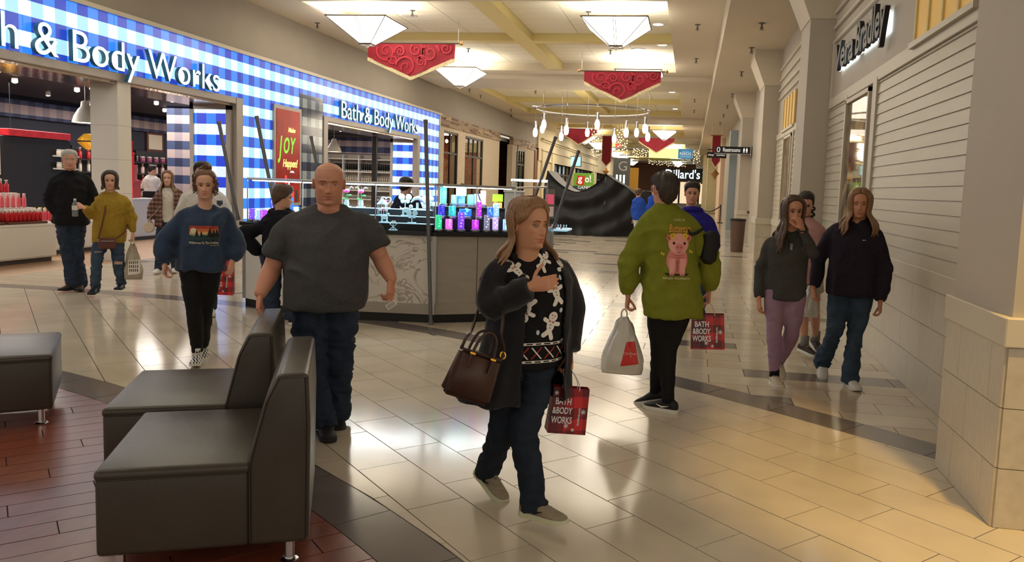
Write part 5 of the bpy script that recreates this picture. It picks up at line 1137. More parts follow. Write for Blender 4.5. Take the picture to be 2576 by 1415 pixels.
def head_pt(z, phi, o):
    x, y = head_base(z, phi, o.get('fat', 1), o.get('jaw', 1), o.get('neckw', 1))
    if math.cos(phi) > .1 and -.13 < z < .06:
        ax = abs(x); ns = o.get('nose', 1.0)
        h = float(np.interp(z, [-.054, -.049, -.043, -.036, -.02, .0, .014], [0, .005, .0185, .0215, .0135, .006, 0])) * ns; sg = float(np.interp(z, [-.047, -.035, -.02, 0], [.0125, .0105, .0078, .0062]))
        y += h * math.exp(-(x / sg) ** 2) + .005 * ns * G((ax - .0135) / .006, (z + .0415) / .007)
        y += -.0115 * G((ax - .031) / .0165, (z - .001) / .0115) + o.get('brow', 1) * .0045 * G((ax - .027) / .022, (z - .0215) / .0075)
        y += .004 * G((ax - .045) / .016, (z + .026) / .016) * o.get('cheek', 1)
        lp = o.get('lips', 1)
        y += .0055 * lp * G(x / .019, (z + .0635) / .005) + .0065 * lp * G(x / .017, (z + .0775) / .0058) - .0045 * G(x / .024, (z + .0705) / .0026) - .003 * G(x / .02, (z + .088) / .005) + .006 * G(x / .018, (z + .103) / .010) - .0025 * G((ax - .024) / .006, (z + .0705) / .008)
    return x, y, z
def head_parts(o):
    """head and neck: verts (local), faces, per-vertex colour, material index"""
    vs = []; cols = []; sk = np.array(o['skin']); lip = np.array(o.get('lipc', tuple(sk * np.array((.82, .5, .5))))); chk = sk * np.array((1.06, .86, .82)); stub = sk * .72
    hairc = np.array(o['stub']) if 'stub' in o else None
    for z in HZ:
        for p in PHI:
            q = head_pt(z, p, o); vs.append(q); c = sk.copy(); x = abs(q[0]); front = math.cos(p) > .2
            if front:
                l = max(G(q[0] / .021, (z + .064) / .0048), G(q[0] / .019, (z + .0775) / .0055)); l = min(1, l * 1.5); c = c + (lip - c) * l
                k = .55 * G((x - .043) / .018, (z + .032) / .02); c = c + (chk - c) * k; k = .6 * G(q[0] / .014, (z + .038) / .014); c = c + (chk - c) * k
                if o.get('beard') and z < -.045: k = o['beard'] * min(1, (-.045 - z) / .02) * (1 if z > -.125 else max(0, 1 - (-.125 - z) / .02)) * (1 - l); c = c + (stub - c) * k
            if hairc is not None:
                hl = .072 if math.cos(p) > .55 else (.05 if math.cos(p) > .1 else -.06)
                if hl < z < .085 or (z >= .085 and math.cos(p) < -.45): k = .55 * (1 if math.cos(p) < .3 else .35); c = c + (hairc - c) * k
            cols.append(c)
    n = NS; K = len(HZ); fs = [(i * n + j, i * n + (j + 1) % n, (i + 1) * n + (j + 1) % n, (i + 1) * n + j) for i in range(K - 1) for j in range(n)]
    fs.append(tuple((K - 1) * n + j for j in range(n))); mi = [0] * len(fs)
    def add(v, f, col, m):
        b = len(vs); vs.extend(v); cols.extend([np.array(col)] * len(v)); fs.extend([tuple(i + b for i in g_) for g_ in f]); mi.extend([m] * len(f))
    def sph(c, r, sc=(1, 1, 1), n1=12, n2=8):
        v = [(c[0] + r * sc[0] * math.sin(PI * i / n2) * math.cos(2 * PI * j / n1), c[1] + r * sc[1] * math.sin(PI * i / n2) * math.sin(2 * PI * j / n1), c[2] + r * sc[2] * math.cos(PI * i / n2)) for i in range(n2 + 1) for j in range(n1)]
        return v, [(i * n1 + j, (i + 1) * n1 + j, (i + 1) * n1 + (j + 1) % n1, i * n1 + (j + 1) % n1) for i in range(n2) for j in range(n1)]
    gx, gz = o.get('gaze', (0, 0))
    for s in (-1, 1):
        ec = V((s * .031, .0618, .001)); r = .0125
        v, f = sph(ec, r, n1=16, n2=12); add(v, f, (.8, .8, .78), 1)
        gd = V((gx, 1, gz)).normalized(); a = gd.cross(UP).normalized(); b = a.cross(gd)
        for rr, off, mt in ((.0062, .0004, 2), (.0028, .0008, 3)):
            ctr = ec + gd * (math.sqrt(r * r - rr * rr) + off); pts = [tuple(ctr + (a * math.cos(2 * PI * k / 14) + b * math.sin(2 * PI * k / 14)) * rr) for k in range(14)]; add(pts, [tuple(range(14))], (0, 0, 0), mt)
        lr = .0137; op = o.get('open', 1.0)
        for sgn, amax in ((1, 21 * op), (-1, -18 * op)):
            g_ = []; ff = []
            for i in range(13):
                az = R(-82 + 164 * i / 12); edge = R(amax) * max(0, math.cos(az * 90 / 80)) + R(3) * -sgn * 0
                for j in range(5):
                    el = edge + (R(85) * sgn - edge) * j / 4; g_.append((ec.x + lr * math.cos(el) * math.sin(az), ec.y + lr * math.cos(el) * math.cos(az), ec.z + lr * math.sin(el)))
            ff = [(i * 5 + j, (i + 1) * 5 + j, (i + 1) * 5 + j + 1, i * 5 + j + 1) for i in range(12) for j in range(4)]
            add(g_, [q if sgn < 0 else q[::-1] for q in ff], sk * .93, 0)
            if sgn > 0 and o.get('lash', 1): P = [V(g_[i * 5]) + V((0, .0006, 0)) for i in range(1, 12)]; mb = MB(); mb.tube(P, .0009 * o.get('lash', 1), 4); add(mb.v, mb.f, (0, 0, 0), 3)
        bw = o.get('browth', .0034); P = [V((s * xx, head_pt(zz, 0, {})[1] * 0 + yy, zz)) for xx, zz, yy in [(.013, .0185, 0), (.022, .0225, 0), (.034, .0238, 0), (.046, .0185, 0)]]
        Q = []
        for p in P:      # lay the brow on the face
            best = min(range(NS), key=lambda j: abs(head_base(p.z, PHI[j])[0] - p.x) + (9 if math.cos(PHI[j]) < .1 else 0)); y = head_pt(p.z, PHI[best], o)[1]; Q.append(V((p.x, y + .0006, p.z)))
        mb = MB(); mb.tube(Q, [bw * .8, bw, bw * .85, bw * .35], 6); add(mb.v, mb.f, (0, 0, 0), 4)
        # ear
        if not o.get('noear'):
            e = V((s * .0725, -.014, -.006)); v, f = sph((0, 0, 0), 1, (.009, .017, .031)); T = Matrix.Translation(e) @ Matrix.Rotation(s * R(-12), 4, 'Z') @ Matrix.Rotation(R(-10), 4, 'X'); add([tuple(T @ V(q)) for q in v], f, sk * np.array((1.0, .9, .86)), 0)
            ring_ = [T @ V((s * .008, .015 * math.cos(t), .028 * math.sin(t))) for t in [R(-70 + 250 * k / 12) for k in range(13)]]; mb = MB(); mb.tube(ring_, .0042, 6); add(mb.v, mb.f, sk * np.array((1.0, .88, .84)), 0)
    # mouth line
    P = []
    for k in range(9):
        x = -.023 + .046 * k / 8; best = min(range(NS), key=lambda j: abs(head_base(-.0705, PHI[j])[0] - x) + (9 if math.cos(PHI[j]) < .1 else 0)); P.append(V((x, head_pt(-.0705, PHI[best], o)[1] - .0004, -.0705 + o.get('frown', .0) * abs(x) * -.1)))
    mb = MB(); mb.tube(P, [.0005] + [.0012] * 7 + [.0005], 5); add(mb.v, mb.f, lip * .35, 0)
    return vs, fs, cols, mi
def head_frame(c, face, scale=1.0, tilt=0.0, wide=1.0):
    """matrix: local y = face direction, z up; scale relative to a 0.235 m head"""
    f = V(face).normalized(); r = f.cross(UP).normalized(); u = r.cross(f)
    m = Matrix((r, f, u)).transposed().to_4x4() @ Matrix.Rotation(tilt, 4, 'Y') @ Matrix.Scale(scale, 4) @ Matrix.Diagonal((wide, 1, 1, 1)); return Matrix.Translation(c) @ m
# ---------------------------------------------------------------- hand
def hand_parts(w, d, nrm, side=1, curl=.5, L=.185, spread=.1, thumb=.6, ths=1):
    """w wrist, d pointing direction, nrm back-of-hand normal, side: thumb is on side * (d x nrm)"""
    d = V(d).normalized(); nrm = V(nrm); nrm = (nrm - d * nrm.dot(d)).normalized(); s = d.cross(nrm).normalized() * side
    k = L / .185; parts = []; rings = []
    for t, hw, hh in ((-.03, .026, .020), (.0, .027, .0195), (.03, .034, .0175), (.06, .040, .0165), (.085, .041, .014), (.097, .038, .011)):
        c = w + d * t * k; rings.append([c + s * math.cos(q) * hw * k + nrm * math.sin(q) * hh * k for q in [2 * PI * j / 14 for j in range(14)]])
    parts.append(rings_mesh(rings))
    for i, (off, ln, r) in enumerate(((.030, .072, .0088), (.0105, .080, .009), (-.0095, .074, .0086), (-.028, .058, .0076))):
        b = w + d * .086 * k + s * off * k; dd = (d + s * spread * (off / .03) * .5).normalized(); pts = [b - dd * .02 * k, b]; a = 0; p = b
        cu = curl if not isinstance(curl, (list, tuple)) else curl[i]
        for sg, fr in ((.46, .75), (.30, 1.0), (.24, .8)):
            a += cu * fr; q = dd * math.cos(a) - nrm * math.sin(a); p = p + q * ln * sg * k; pts.append(p)
        parts.append(limb(pts, [r * k, r * k, r * .96 * k, r * .9 * k, r * .78 * k], 8, 3))
    b = w + d * .026 * k + s * .026 * k; a1 = (d * .62 + s * ths * (1.0 - thumb * .8) * .9 - nrm * (.25 + .5 * thumb)).normalized(); p1 = b + a1 * .042 * k; a2 = (a1 + d * .5 - nrm * .3 * thumb - s * .35 * thumb).normalized(); p2 = p1 + a2 * .032 * k; p3 = p2 + (a2 + d * .3).normalized() * .026 * k
    parts.append(limb([b - a1 * .015 * k, b, p1, p2, p3], [.013 * k, .0135 * k, .0108 * k, .0098 * k, .008 * k], 8, 3))
    return parts
# ---------------------------------------------------------------- hair
def hair_cap(o, thick=.018, top=.0, front=.068, side=-.005, back=-.10, part=0.0, seed=1, rough=.004, grooves=24, fringe=0.0, shift=0.0):
    """a shell of hair following the skull down to a hairline"""
    vs = []; zs = [z for z in HZ if z >= -.16]
    nz_ = vnoise(np.array([[p * grooves / 6 + seed, z * 14, seed * 3.1] for z in zs for p in PHI])); n2 = vnoise(np.array([[p * grooves / 2.2 + seed, z * 40, seed * 1.7] for z in zs for p in PHI])); q_ = 0
    ho = {k: o[k] for k in ('fat', 'jaw', 'neckw') if k in o}
    for z in zs:
        for p in PHI:
            x, y, _ = head_pt(z, p, ho) if math.cos(p) < .1 else (*head_base(z, p), z)
            ac = abs(math.atan2(math.sin(p), math.cos(p)))
            hl = float(np.interp(ac, [0, .5, .95, 1.25, 1.55, 1.8, 2.2, PI], [front, front - .004, front - .02, side + .02, side, side - .02, back * .7, back]))
            ramp = .045 if ac < .9 else .024
            k = max(0, min(1, (z - hl) / ramp)); t = -.004 + (thick + .004) * (k * k * (3 - 2 * k))
            if z > .05: t += top * min(1, (z - .05) / .05) * (k * k)
            if k > .15: t += (rough * (nz_[q_] - .5) * 2 + rough * .6 * (n2[q_] - .5)) * k
            q_ += 1
            l = math.hypot(x, y + .012) or 1e-6; zz = z / .118; nx, ny, nz = x / l, (y + .012) / l, max(0, zz) ** 2
            q = math.sqrt(nx * nx + ny * ny + nz * nz); vs.append((x + nx / q * t, y + ny / q * t, z + nz / q * t))
    n = NS; K = len(vs) // n; fs = [(i * n + j, i * n + (j + 1) % n, (i + 1) * n + (j + 1) % n, (i + 1) * n + j) for i in range(K - 1) for j in range(n)] + [tuple((K - 1) * n + j for j in range(n))]
    return vs, fs
def lock(pts, w, th, n=6, k=4):
    """one flattened lock of hair"""
    P, Q = spline(pts, [(w * a, th * b) for a, b in [(.6, 1)] + [(1, 1)] * (len(pts) - 2) + [(.22, .3)]], k); vs = []; m = len(P)
    for i, p in enumerate(P):
        t = (P[min(i + 1, m - 1)] - P[max(i - 1, 0)]).normalized(); out = V((p.x, p.y + .012, 0)); out = (out - t * out.dot(t)); out = out.normalized() if out.length > 1e-5 else V((0, -1, 0)); s = t.cross(out).normalized()
        for j in range(n): q = 2 * PI * j / n; vs.append(p + s * math.cos(q) * Q[i][0] + out * math.sin(q) * Q[i][1])
    fs = [(i * n + j, i * n + (j + 1) % n, (i + 1) * n + (j + 1) % n, (i + 1) * n + j) for i in range(m - 1) for j in range(n)] + [tuple(range(n))[::-1], tuple((m - 1) * n + j for j in range(n))]
    return vs, fs
def long_hair(n, length, a0=1.0, a1=2 * PI - 1.0, spread=.03, wave=.012, seed=2, w=.016, drop=.0, front_fall=0.0, shoulder=-.17):
    """locks that leave the crown, hug the head and fall to `length` below the eyes; angles measured from the face"""
    rr = random.Random(seed); out = []
    for i in range(n):
        a = a0 + (a1 - a0) * (i + rr.uniform(.1, .9)) / n; layer = rr.choice((.010, .016, .022)); pts = []
        ln = length * rr.uniform(.86, 1.06); ph = rr.uniform(0, 6.3)
        for z in (.112, .085, .04, -.02, -.08):
            x, y = head_base(max(z, -.05), a) if z < .11 else (.035 * math.sin(a), .03 * math.cos(a) - .012); l = math.hypot(x, y + .012) or 1; e = (l + layer) / l if z < .11 else 1
            pts.append(V((x * e, (y + .012) * e - .012, z + (layer if z > .1 else 0))))
        zz = -.08; st_ = max(2, int((ln - .08) / .06)); b = pts[-1]; od = V((b.x, b.y + .012, 0)).normalized()
        for s in range(1, st_ + 1):
            t = s / st_; z = -.08 - (ln - .08) * t; sp = spread * (t ** .7) + (.03 * max(0, min(1, (shoulder + .05 - z) / .06)) if z < shoulder + .05 else 0)
            pts.append(V((b.x + od.x * sp + wave * math.sin(ph + z * 38), b.y + od.y * sp + wave * math.cos(ph + z * 31) + (front_fall * t if math.cos(a) > -.25 else 0), z)))
        out.append(lock(pts, w * rr.uniform(.75, 1.2), .0065))
    return out
def sweep(n, length, side, seed=1, part=.012, w=.014, wave=.006, behind=1.75, spread=.02, lift=.016, low=.075, shoulder=-.16):
    """locks combed from a parting over the temple and behind the ear, then falling; side +1 = the person's right"""
    rr = random.Random(seed); out = []
    for i in range(n):
        u = (i + rr.uniform(.2, .8)) / n; y0 = .075 - .11 * u; st_ = V((part + .004 * side, y0, float(np.interp(y0, [-.05, 0, .04, .075], [.117, .119, .108, .088])) + lift * .7)); pts = [st_]
        for a, z in ((.62 + .55 * u, low + .018 * (1 - u)), (1.12 + .5 * u, .045 + .012 * u), (behind - .1 + .5 * u, .0), (behind + .08 + .5 * u, -.055)):
            x, y = head_base(z, a * side); l = math.hypot(x, y + .012); e = (l + lift * rr.uniform(.75, 1.1)) / l; pts.append(V((x * e, (y + .012) * e - .012, z)))
        b = pts[-1]; od = V((b.x, b.y + .012, 0)).normalized(); ph = rr.uniform(0, 6); ln = length * rr.uniform(.85, 1.05); k = max(2, int((ln - .05) / .06))
        for s in range(1, k + 1):
            t = s / k; z = -.055 - (ln - .055) * t; sp = spread * t + (.03 * max(0, min(1, (shoulder + .05 - z) / .06))); pts.append(V((b.x + od.x * sp + wave * math.sin(ph + z * 35), b.y + od.y * sp + wave * math.cos(ph + z * 30), z)))
        out.append(lock(pts, w * rr.uniform(.8, 1.2), .006))
    return out
# ---------------------------------------------------------------- shoes
def shoe(parent, ankle, toe_dir, pitch, upper, sole, L=.27, lace=None, z0=None, accent=None, high=0.0, roll=0.0, name='shoe'):
    """ankle: world point; the foot points along toe_dir; pitch lifts the toe (+) or the heel (-)"""
    f = V((toe_dir[0], toe_dir[1], 0)).normalized(); k = L / .27
    r = f.cross(UP)
    M0 = Matrix((r, f, UP)).transposed().to_4x4(); T = Matrix.Translation(ankle) @ M0 @ Matrix.Rotation(roll, 4, 'Y') @ Matrix.Rotation(pitch, 4, 'X') @ Matrix.Translation((0, 0, -.085 * k)) @ Matrix.Scale(k, 4)
    rows = [(-.078, .018, .03, .062), (-.072, .028, .02, .082), (-.05, .034, .02, .098 + high), (-.015, .036, .02, .102 + high), (.02, .038, .02, .098 + high * .8), (.05, .041, .02, .088), (.085, .045, .02, .072), (.12, .047, .02, .058), (.15, .044, .02, .050), (.175, .034, .022, .042), (.19, .018, .026, .034)]
    rings = []
    for y, hw, zb, zt in rows:
        rg = []
        for j in range(16):
            q = 2 * PI * j / 16; c, s = math.cos(q), math.sin(q); zz = zb + (zt - zb) * (.5 + .5 * math.copysign(abs(s) ** .8, s)) ; w_ = hw * math.copysign(abs(c) ** .8, c) * (1 - .35 * max(0, (zz - zb) / (zt - zb) - .45))
            rg.append(T @ V((w_, y, zz)))
        rings.append(rg)
    v, fc = rings_mesh(rings); up_ = skin_obj(name, v, fc, upper, parent)
    out = [(-.083, .014), (-.078, .026), (-.05, .036), (0, .037), (.05, .041), (.09, .047), (.125, .05), (.155, .047), (.182, .034), (.2, .012)]
    poly = [(w_, y) for y, w_ in out] + [(-w_, y) for y, w_ in out[::-1]]
    mb = MB(); n = len(poly); z = lambda y: .004 + max(0, (y - .12)) ** 2 * 2.2
    vs = [T @ V((p[0] * .96, p[1], z(p[1]) - .004)) for p in poly] + [T @ V((p[0] * 1.03, p[1], .016)) for p in poly] + [T @ V((p[0], p[1], .030)) for p in poly]
    mb.add(vs, [tuple(range(n))[::-1], tuple(range(2 * n, 3 * n))] + [(i, (i + 1) % n, n + (i + 1) % n, n + i) for i in range(n)] + [(n + i, n + (i + 1) % n, 2 * n + (i + 1) % n, 2 * n + i) for i in range(n)]); mb.build('sole', sole, up_, True, 60)
    if lace:
        for i in range(4):
            y = .03 + .02 * i; zt = .096 - .011 * i; mb = MB(); s = 1 if i % 2 else -1; mb.tube([T @ V((-.026, y - .006 * s, zt - .008)), T @ V((0, y, zt + .004)), T @ V((.026, y + .006 * s, zt - .008))], .0034 * k, 6); mb.build('lace', lace, up_)
    if accent:
        for s in (-1, 1): mb = MB(); mb.tube([T @ V((s * .0375, -.02, .052)), T @ V((s * .0425, .03, .042)), T @ V((s * .046, .075, .058))], [.002 * k, .007 * k, .002 * k], 6); mb.build('side_stripe', accent, up_)
    return up_
# ---------------------------------------------------------------- prints laid on cloth
def bvh_of(o): return BVHTree.FromPolygons([tuple(v.co) for v in o.data.vertices], [tuple(p.vertices) for p in o.data.polygons])
class Print:
    """flat print laid on a garment: 2D shapes in metres, projected onto the cloth along -normal"""
    def __init__(s, garment, origin, rt, nrm, lift=.0025):
        s.g = garment; s.bvh = bvh_of(garment); s.o = V(origin); s.n = V(nrm).normalized(); s.r = V(rt); s.r = (s.r - s.n * s.r.dot(s.n)).normalized(); s.u = s.n.cross(s.r).normalized()
        if s.u.z < 0: s.u = -s.u
        s.lift = lift
    def lay(s, p, layer=0):
        q = s.o + s.r * p[0] + s.u * p[1] + s.n * .35; h = s.bvh.ray_cast(q, -s.n, .8)
        pt = h[0] if h[0] is not None else q - s.n * .35
        return pt + s.n * (s.lift + .0009 * layer)
    def shape(s, name, polys, m, layer=0, step=.012):
        """polys: list of 2D outlines (filled)"""
        bm = bmesh.new()
        for poly in polys:
            vs = [bm.verts.new((p[0], p[1], 0)) for p in poly]
            try: f = bm.faces.new(vs)
            except ValueError: continue
        bmesh.ops.triangulate(bm, faces=bm.faces[:])
        for _ in range(4):
            es = [e for e in bm.edges if e.calc_length() > step]
            if not es: break
            bmesh.ops.subdivide_edges(bm, edges=es, cuts=1); bmesh.ops.triangulate(bm, faces=[f for f in bm.faces if len(f.verts) > 3])
        for v in bm.verts: v.co = s.lay(v.co, layer)
        bmesh.ops.recalc_face_normals(bm, faces=bm.faces)
        me = bpy.data.meshes.new(name); bm.to_mesh(me); bm.free(); me.materials.append(m); me.polygons.foreach_set('use_smooth', [True] * len(me.polygons)); return link(name, me, s.g)
    def text(s, name, txt, x, y, width, m, layer=1, height=None, shear=0, bold=0):
        vs, fs = text_mesh(txt, 1.0, 0, bold, 3, shear=shear); xs = [v.x for v in vs]; ys = [v.y for v in vs]; k = width / (max(xs) - min(xs)); kz = height / (max(ys) - min(ys)) if height else k; x0 = min(xs)
        mb = MB(); mb.add([s.lay((x + (v.x - x0) * k, y + v.y * kz), layer) for v in vs], fs); return mb.build(name, m, s.g)
def disc(x, y, rx, ry=None, n=16, rot=0):
    ry = ry or rx; c, s = math.cos(rot), math.sin(rot)
    return [(x + rx * math.cos(2 * PI * k / n) * c - ry * math.sin(2 * PI * k / n) * s, y + rx * math.cos(2 * PI * k / n) * s + ry * math.sin(2 * PI * k / n) * c) for k in range(n)]
# ---------------------------------------------------------------- a person
def skinmat(): return mat('skin', (1, 1, 1), .5, vcol='Col', bump=.04, bscale=300, noise=.04, nscale=60)
_eye = [mat('eye_white', rgb(225, 220, 212), .15), mat('iris_brown', rgb(70, 48, 34), .15), mat('pupil', (.004, .004, .004), .1)]
def hairmat(name, c, n=.35): return mat('hair_' + name, rgb(*c), .38, noise=n, nscale=9, stretch=(22, 22, 3), bump=.35, bscale=26)
def cloth(name, c, rough=.8, noise=.08, nscale=30, bump=.12, bscale=220, sheen=.0, stretch=None): return mat('cloth_' + name, rgb(*c), rough, noise=noise, nscale=nscale, bump=bump, bscale=bscale, sheen=sheen, stretch=stretch, spec=.25)
def person(label, J, face, yaw, o, group=None):
    """J: world joints; face: (x,y,z) direction of the head; yaw: facing of the chest, 0 = towards the camera, + = to the picture's right"""
    t = empty('person', label, 'person', (J['neck'][0], J['neck'][1], 0), 0, group); t.location = (0, 0, 0)
    for k in ('shR', 'shL'): J[k] = tuple(V(J[k]) - UP * o.get('shdrop', .052))
    J = {k: V(v) for k, v in J.items()}
    fw = V((math.sin(yaw), -math.cos(yaw), 0)); rt = fw.cross(UP)
    vox = o.get('vox', .012); sc = o.get('hs', 1.0); pel = (J['hipR'] + J['hipL']) / 2; nk = J['neck']; W = o.get('W', .2); D = o.get('D', .12)
    # skin: trunk, arms, legs under the clothes
    ar = o.get('arm', .043) * (1 if o.get('slen', 1) != 1 else .82); lg = o.get('leg', .07) * (.72 if 'pants' in o else 1)
    parts = [trunk(pel, nk, rt, fw, [(-.12, W * .6, D * .6, D * .6, 0), (.1, W * .74, D * .7, D * .75, 0), (.5, W * .7, D * .7, D * .7, 0), (.8, W * .72, D * .65, D * .7, 0), (.95, W * .5, D * .45, D * .5, 0), (1.04, .05, .05, .05, 0)], 18)]
    for s in 'RL':
        a, e, w = J['sh' + s], J['el' + s], J['wr' + s]; parts.append(limb([a, a.lerp(e, .5), e, e.lerp(w, .35), w], [ar * 1.15, ar * 1.05, ar * .9, ar * .92, ar * .62], 12, 4))
        h, k, n = J['hip' + s], J['kn' + s], J['an' + s]; parts.append(limb([h, h.lerp(k, .5), k, k.lerp(n, .35), n], [lg * 1.1, lg, lg * .72, lg * .75, lg * .45], 12, 4))
    v, f, nv = fuse(parts, max(.01, vox), 4); vs = [tuple(p) for p in v]; fs = list(f); mi = [0] * len(fs); cols = [np.array(o['skin'])] * len(vs)
    def join(v2, f2, c2, m2):
        b = len(vs); vs.extend(tuple(p) for p in v2); cols.extend(c2); fs.extend(tuple(i + b for i in g_) for g_ in f2); mi.extend(m2)
    HM = head_frame(J['head'], face, sc, o.get('tilt', 0), o.get('wide', 1))
    hv, hf, hc, hm = head_parts(o); join([HM @ V(p) for p in hv], hf, hc, hm)
    for s in 'RL':
        h = o.get('hand' + s)
        if h: hp = hand_parts(J['wr' + s], *h[0], **h[1]); v2, f2, _ = fuse(hp, .0042 if vox < .013 else .006, 2); join(v2, f2, [np.array(o['skin']) * np.array((1.03, .95, .92))] * len(v2), [0] * len(f2))
    body = skin_obj('body', vs, fs, [skinmat()] + [_eye[0], mat('iris_' + o.get('iris', 'brown'), {'brown': rgb(70, 48, 34), 'blue': rgb(90, 120, 140)}[o.get('iris', 'brown')], .15), _eye[2], o.get('browm') or hairmat('brow', (60, 42, 32))], t)
    body.data.polygons.foreach_set('material_index', mi); ca = body.data.color_attributes.new('Col', 'FLOAT_COLOR', 'POINT'); ca.data.foreach_set('color', np.c_[np.array(cols), np.ones(len(cols))].ravel())
    # trousers
    if 'pants' in o:
        m, r, amp = o['pants']; pw = o.get('PW', W * .92); pd = o.get('PD', D) * .88; top = o.get('ptop', .16)
        parts = [trunk(pel, nk, rt, fw, [(-.16, pw * .55, pd * .7, pd * .8, 0), (-.08, pw * .9, pd * .9, pd * 1.02, 0), (.02, pw, pd, pd * 1.05, 0), (top * .6, pw * .97, pd, pd, 0), (top, pw * .93, pd * .96, pd * .94, 0)], 22)]
        for s in 'RL':
            h, k, n = J['hip' + s], J['kn' + s], J['an' + s]; end = n + (n - k).normalized() * o.get('plen', .03)
            parts.append(limb([h, h.lerp(k, .45), h.lerp(k, .9), k.lerp(n, .12), k.lerp(n, .5), end], [r[0], r[1], r[2], r[2] * .98, r[3], r[4]], 16, 5, dome=False))
        v, f, nv = fuse(parts, vox, 5); v = folds(v, nv, amp, (10, 10, 16), 3)
        pt = skin_obj('trousers', v, f, m, t); o['_pants'] = pt
    # top
    if 'top' in o:
        m, prof, sl, amp = o['top']; q_ = o.get('slim', .86); sl = [x * q_ for x in sl]; q_ = o.get('tslim', .95); prof = [(r[0], r[1] * q_, r[2] * q_, r[3] * q_, *r[4:]) for r in prof]
        parts = [trunk(pel, nk, rt, fw, prof)]
        for s in 'RL':
            a, e, w = J['sh' + s], J['el' + s], J['wr' + s]; q = o.get('slen', 1.0)
            if isinstance(q, dict): q = q[s]
            ins = a.lerp(nk, .35)
            if q >= 1: pts = [ins, a, a.lerp(e, .5), e, e.lerp(w, .5), w.lerp(e, .06)]; rr_ = [sl[0] * .95, sl[0], sl[1], sl[2], sl[3], sl[4]]
            else: pts = [ins, a, a.lerp(e, q * .55), a.lerp(e, q)]; rr_ = [sl[0] * .95, sl[0], sl[1], sl[2]]
            parts.append(limb(pts, rr_, 16, 5, dome=q >= 1 and False))
        v, f, nv = fuse(parts, vox, o.get('tsm', 6)); v = folds(v, nv, amp, o.get('tfold', (8, 8, 7)), 1 + len(label))
        tp = skin_obj(o.get('topname', 'top'), v, f, m, t); o['_top'] = tp
    # hair
    if 'hair' in o:
        hm_, pieces = o['hair']; H = []
        for v, f in pieces: H.append(([HM @ V(p) for p in v], f))
        me = mesh_of(H); me.materials.append(hm_); me.polygons.foreach_set('use_smooth', [True] * len(me.polygons)); link('hair', me, t)
    o['_t'], o['_fw'], o['_rt'], o['_pel'], o['_HM'] = t, fw, rt, pel, HM
    return t
# joints of the people, in metres
PJ = {}
PJ['A'] = (40, {'head': (-0.741, 3.677, 1.420), 'neck': (-0.726, 3.729, 1.278), 'shR': (-0.881, 3.598, 1.228), 'shL': (-0.614, 3.823, 1.222), 'elR': (-0.879, 3.535, 1.050), 'wrR': (-0.689, 3.479, 1.152), 'elL': (-0.558, 3.896, 1.005), 'wrL': (-0.547, 3.800, 0.805), 'hipR': (-0.801, 3.666, 0.791), 'hipL': (-0.693, 3.756, 0.791), 'knL': (-0.720, 3.603, 0.420), 'anL': (-0.661, 3.601, 0.112), 'knR': (-0.861, 3.746, 0.387), 'anR': (-0.966, 3.918, 0.126)})
PJ['B'] = (25, {'head': (-2.198, 4.635, 1.572), 'neck': (-2.224, 4.689, 1.424), 'shR': (-2.448, 4.585, 1.361), 'shL': (-2.016, 4.786, 1.385), 'elR': (-2.532, 4.567, 1.045), 'wrR': (-2.537, 4.432, 0.898), 'elL': (-1.937, 4.822, 1.121), 'wrL': (-1.843, 4.778, 0.986), 'hipR': (-2.326, 4.641, 0.869), 'hipL': (-2.152, 4.722, 0.869), 'knR': (-2.302, 4.619, 0.403), 'anR': (-2.213, 4.606, 0.083), 'knL': (-2.170, 4.736, 0.426), 'anL': (-2.218, 4.824, 0.083)})
PJ['C'] = (192, {'head': (-0.193, 5.773, 1.610), 'neck': (-0.170, 5.778, 1.481), 'shL': (-0.309, 5.748, 1.407), 'shR': (0.008, 5.816, 1.419), 'elL': (-0.415, 5.726, 1.060), 'wrL': (-0.414, 5.777, 0.830), 'elR': (0.161, 5.848, 1.116), 'wrR': (0.167, 5.931, 0.880), 'hipL': (-0.195, 5.773, 0.889), 'hipR': (-0.010, 5.812, 0.889), 'knL': (-0.164, 5.800, 0.416), 'anL': (-0.182, 5.878, 0.112), 'knR': (-0.112, 5.790, 0.421), 'anR': (-0.087, 5.744, 0.083)})
PJ['D'] = (0, {'head': (0.013, 9.330, 1.588), 'neck': (0.027, 9.350, 1.391), 'shR': (-0.133, 9.350, 1.316), 'shL': (0.203, 9.350, 1.316), 'elR': (-0.192, 9.350, 1.036), 'wrR': (-0.170, 9.300, 0.809), 'elL': (0.294, 9.350, 1.059), 'wrL': (0.273, 9.300, 0.831), 'hipR': (-0.001, 9.350, 0.877), 'hipL': (0.145, 9.350, 0.877), 'knR': (0.016, 9.300, 0.378), 'anR': (-0.025, 9.330, 0.085), 'knL': (0.171, 9.350, 0.380), 'anL': (0.177, 9.450, 0.085)})
PJ['E'] = (33, {'head': (-4.020, 6.151, 1.511), 'neck': (-4.033, 6.191, 1.330), 'shR': (-4.181, 6.094, 1.273), 'shL': (-3.898, 6.278, 1.297), 'elR': (-4.301, 6.017, 1.018), 'wrR': (-4.256, 5.951, 0.853), 'elL': (-3.840, 6.316, 0.994), 'wrL': (-3.836, 6.247, 0.879), 'hipR': (-4.134, 6.125, 0.837), 'hipL': (-4.015, 6.202, 0.837), 'knR': (-4.071, 6.071, 0.428), 'anR': (-4.033, 6.048, 0.085), 'knL': (-4.064, 6.194, 0.393), 'anL': (-4.197, 6.382, 0.083)})
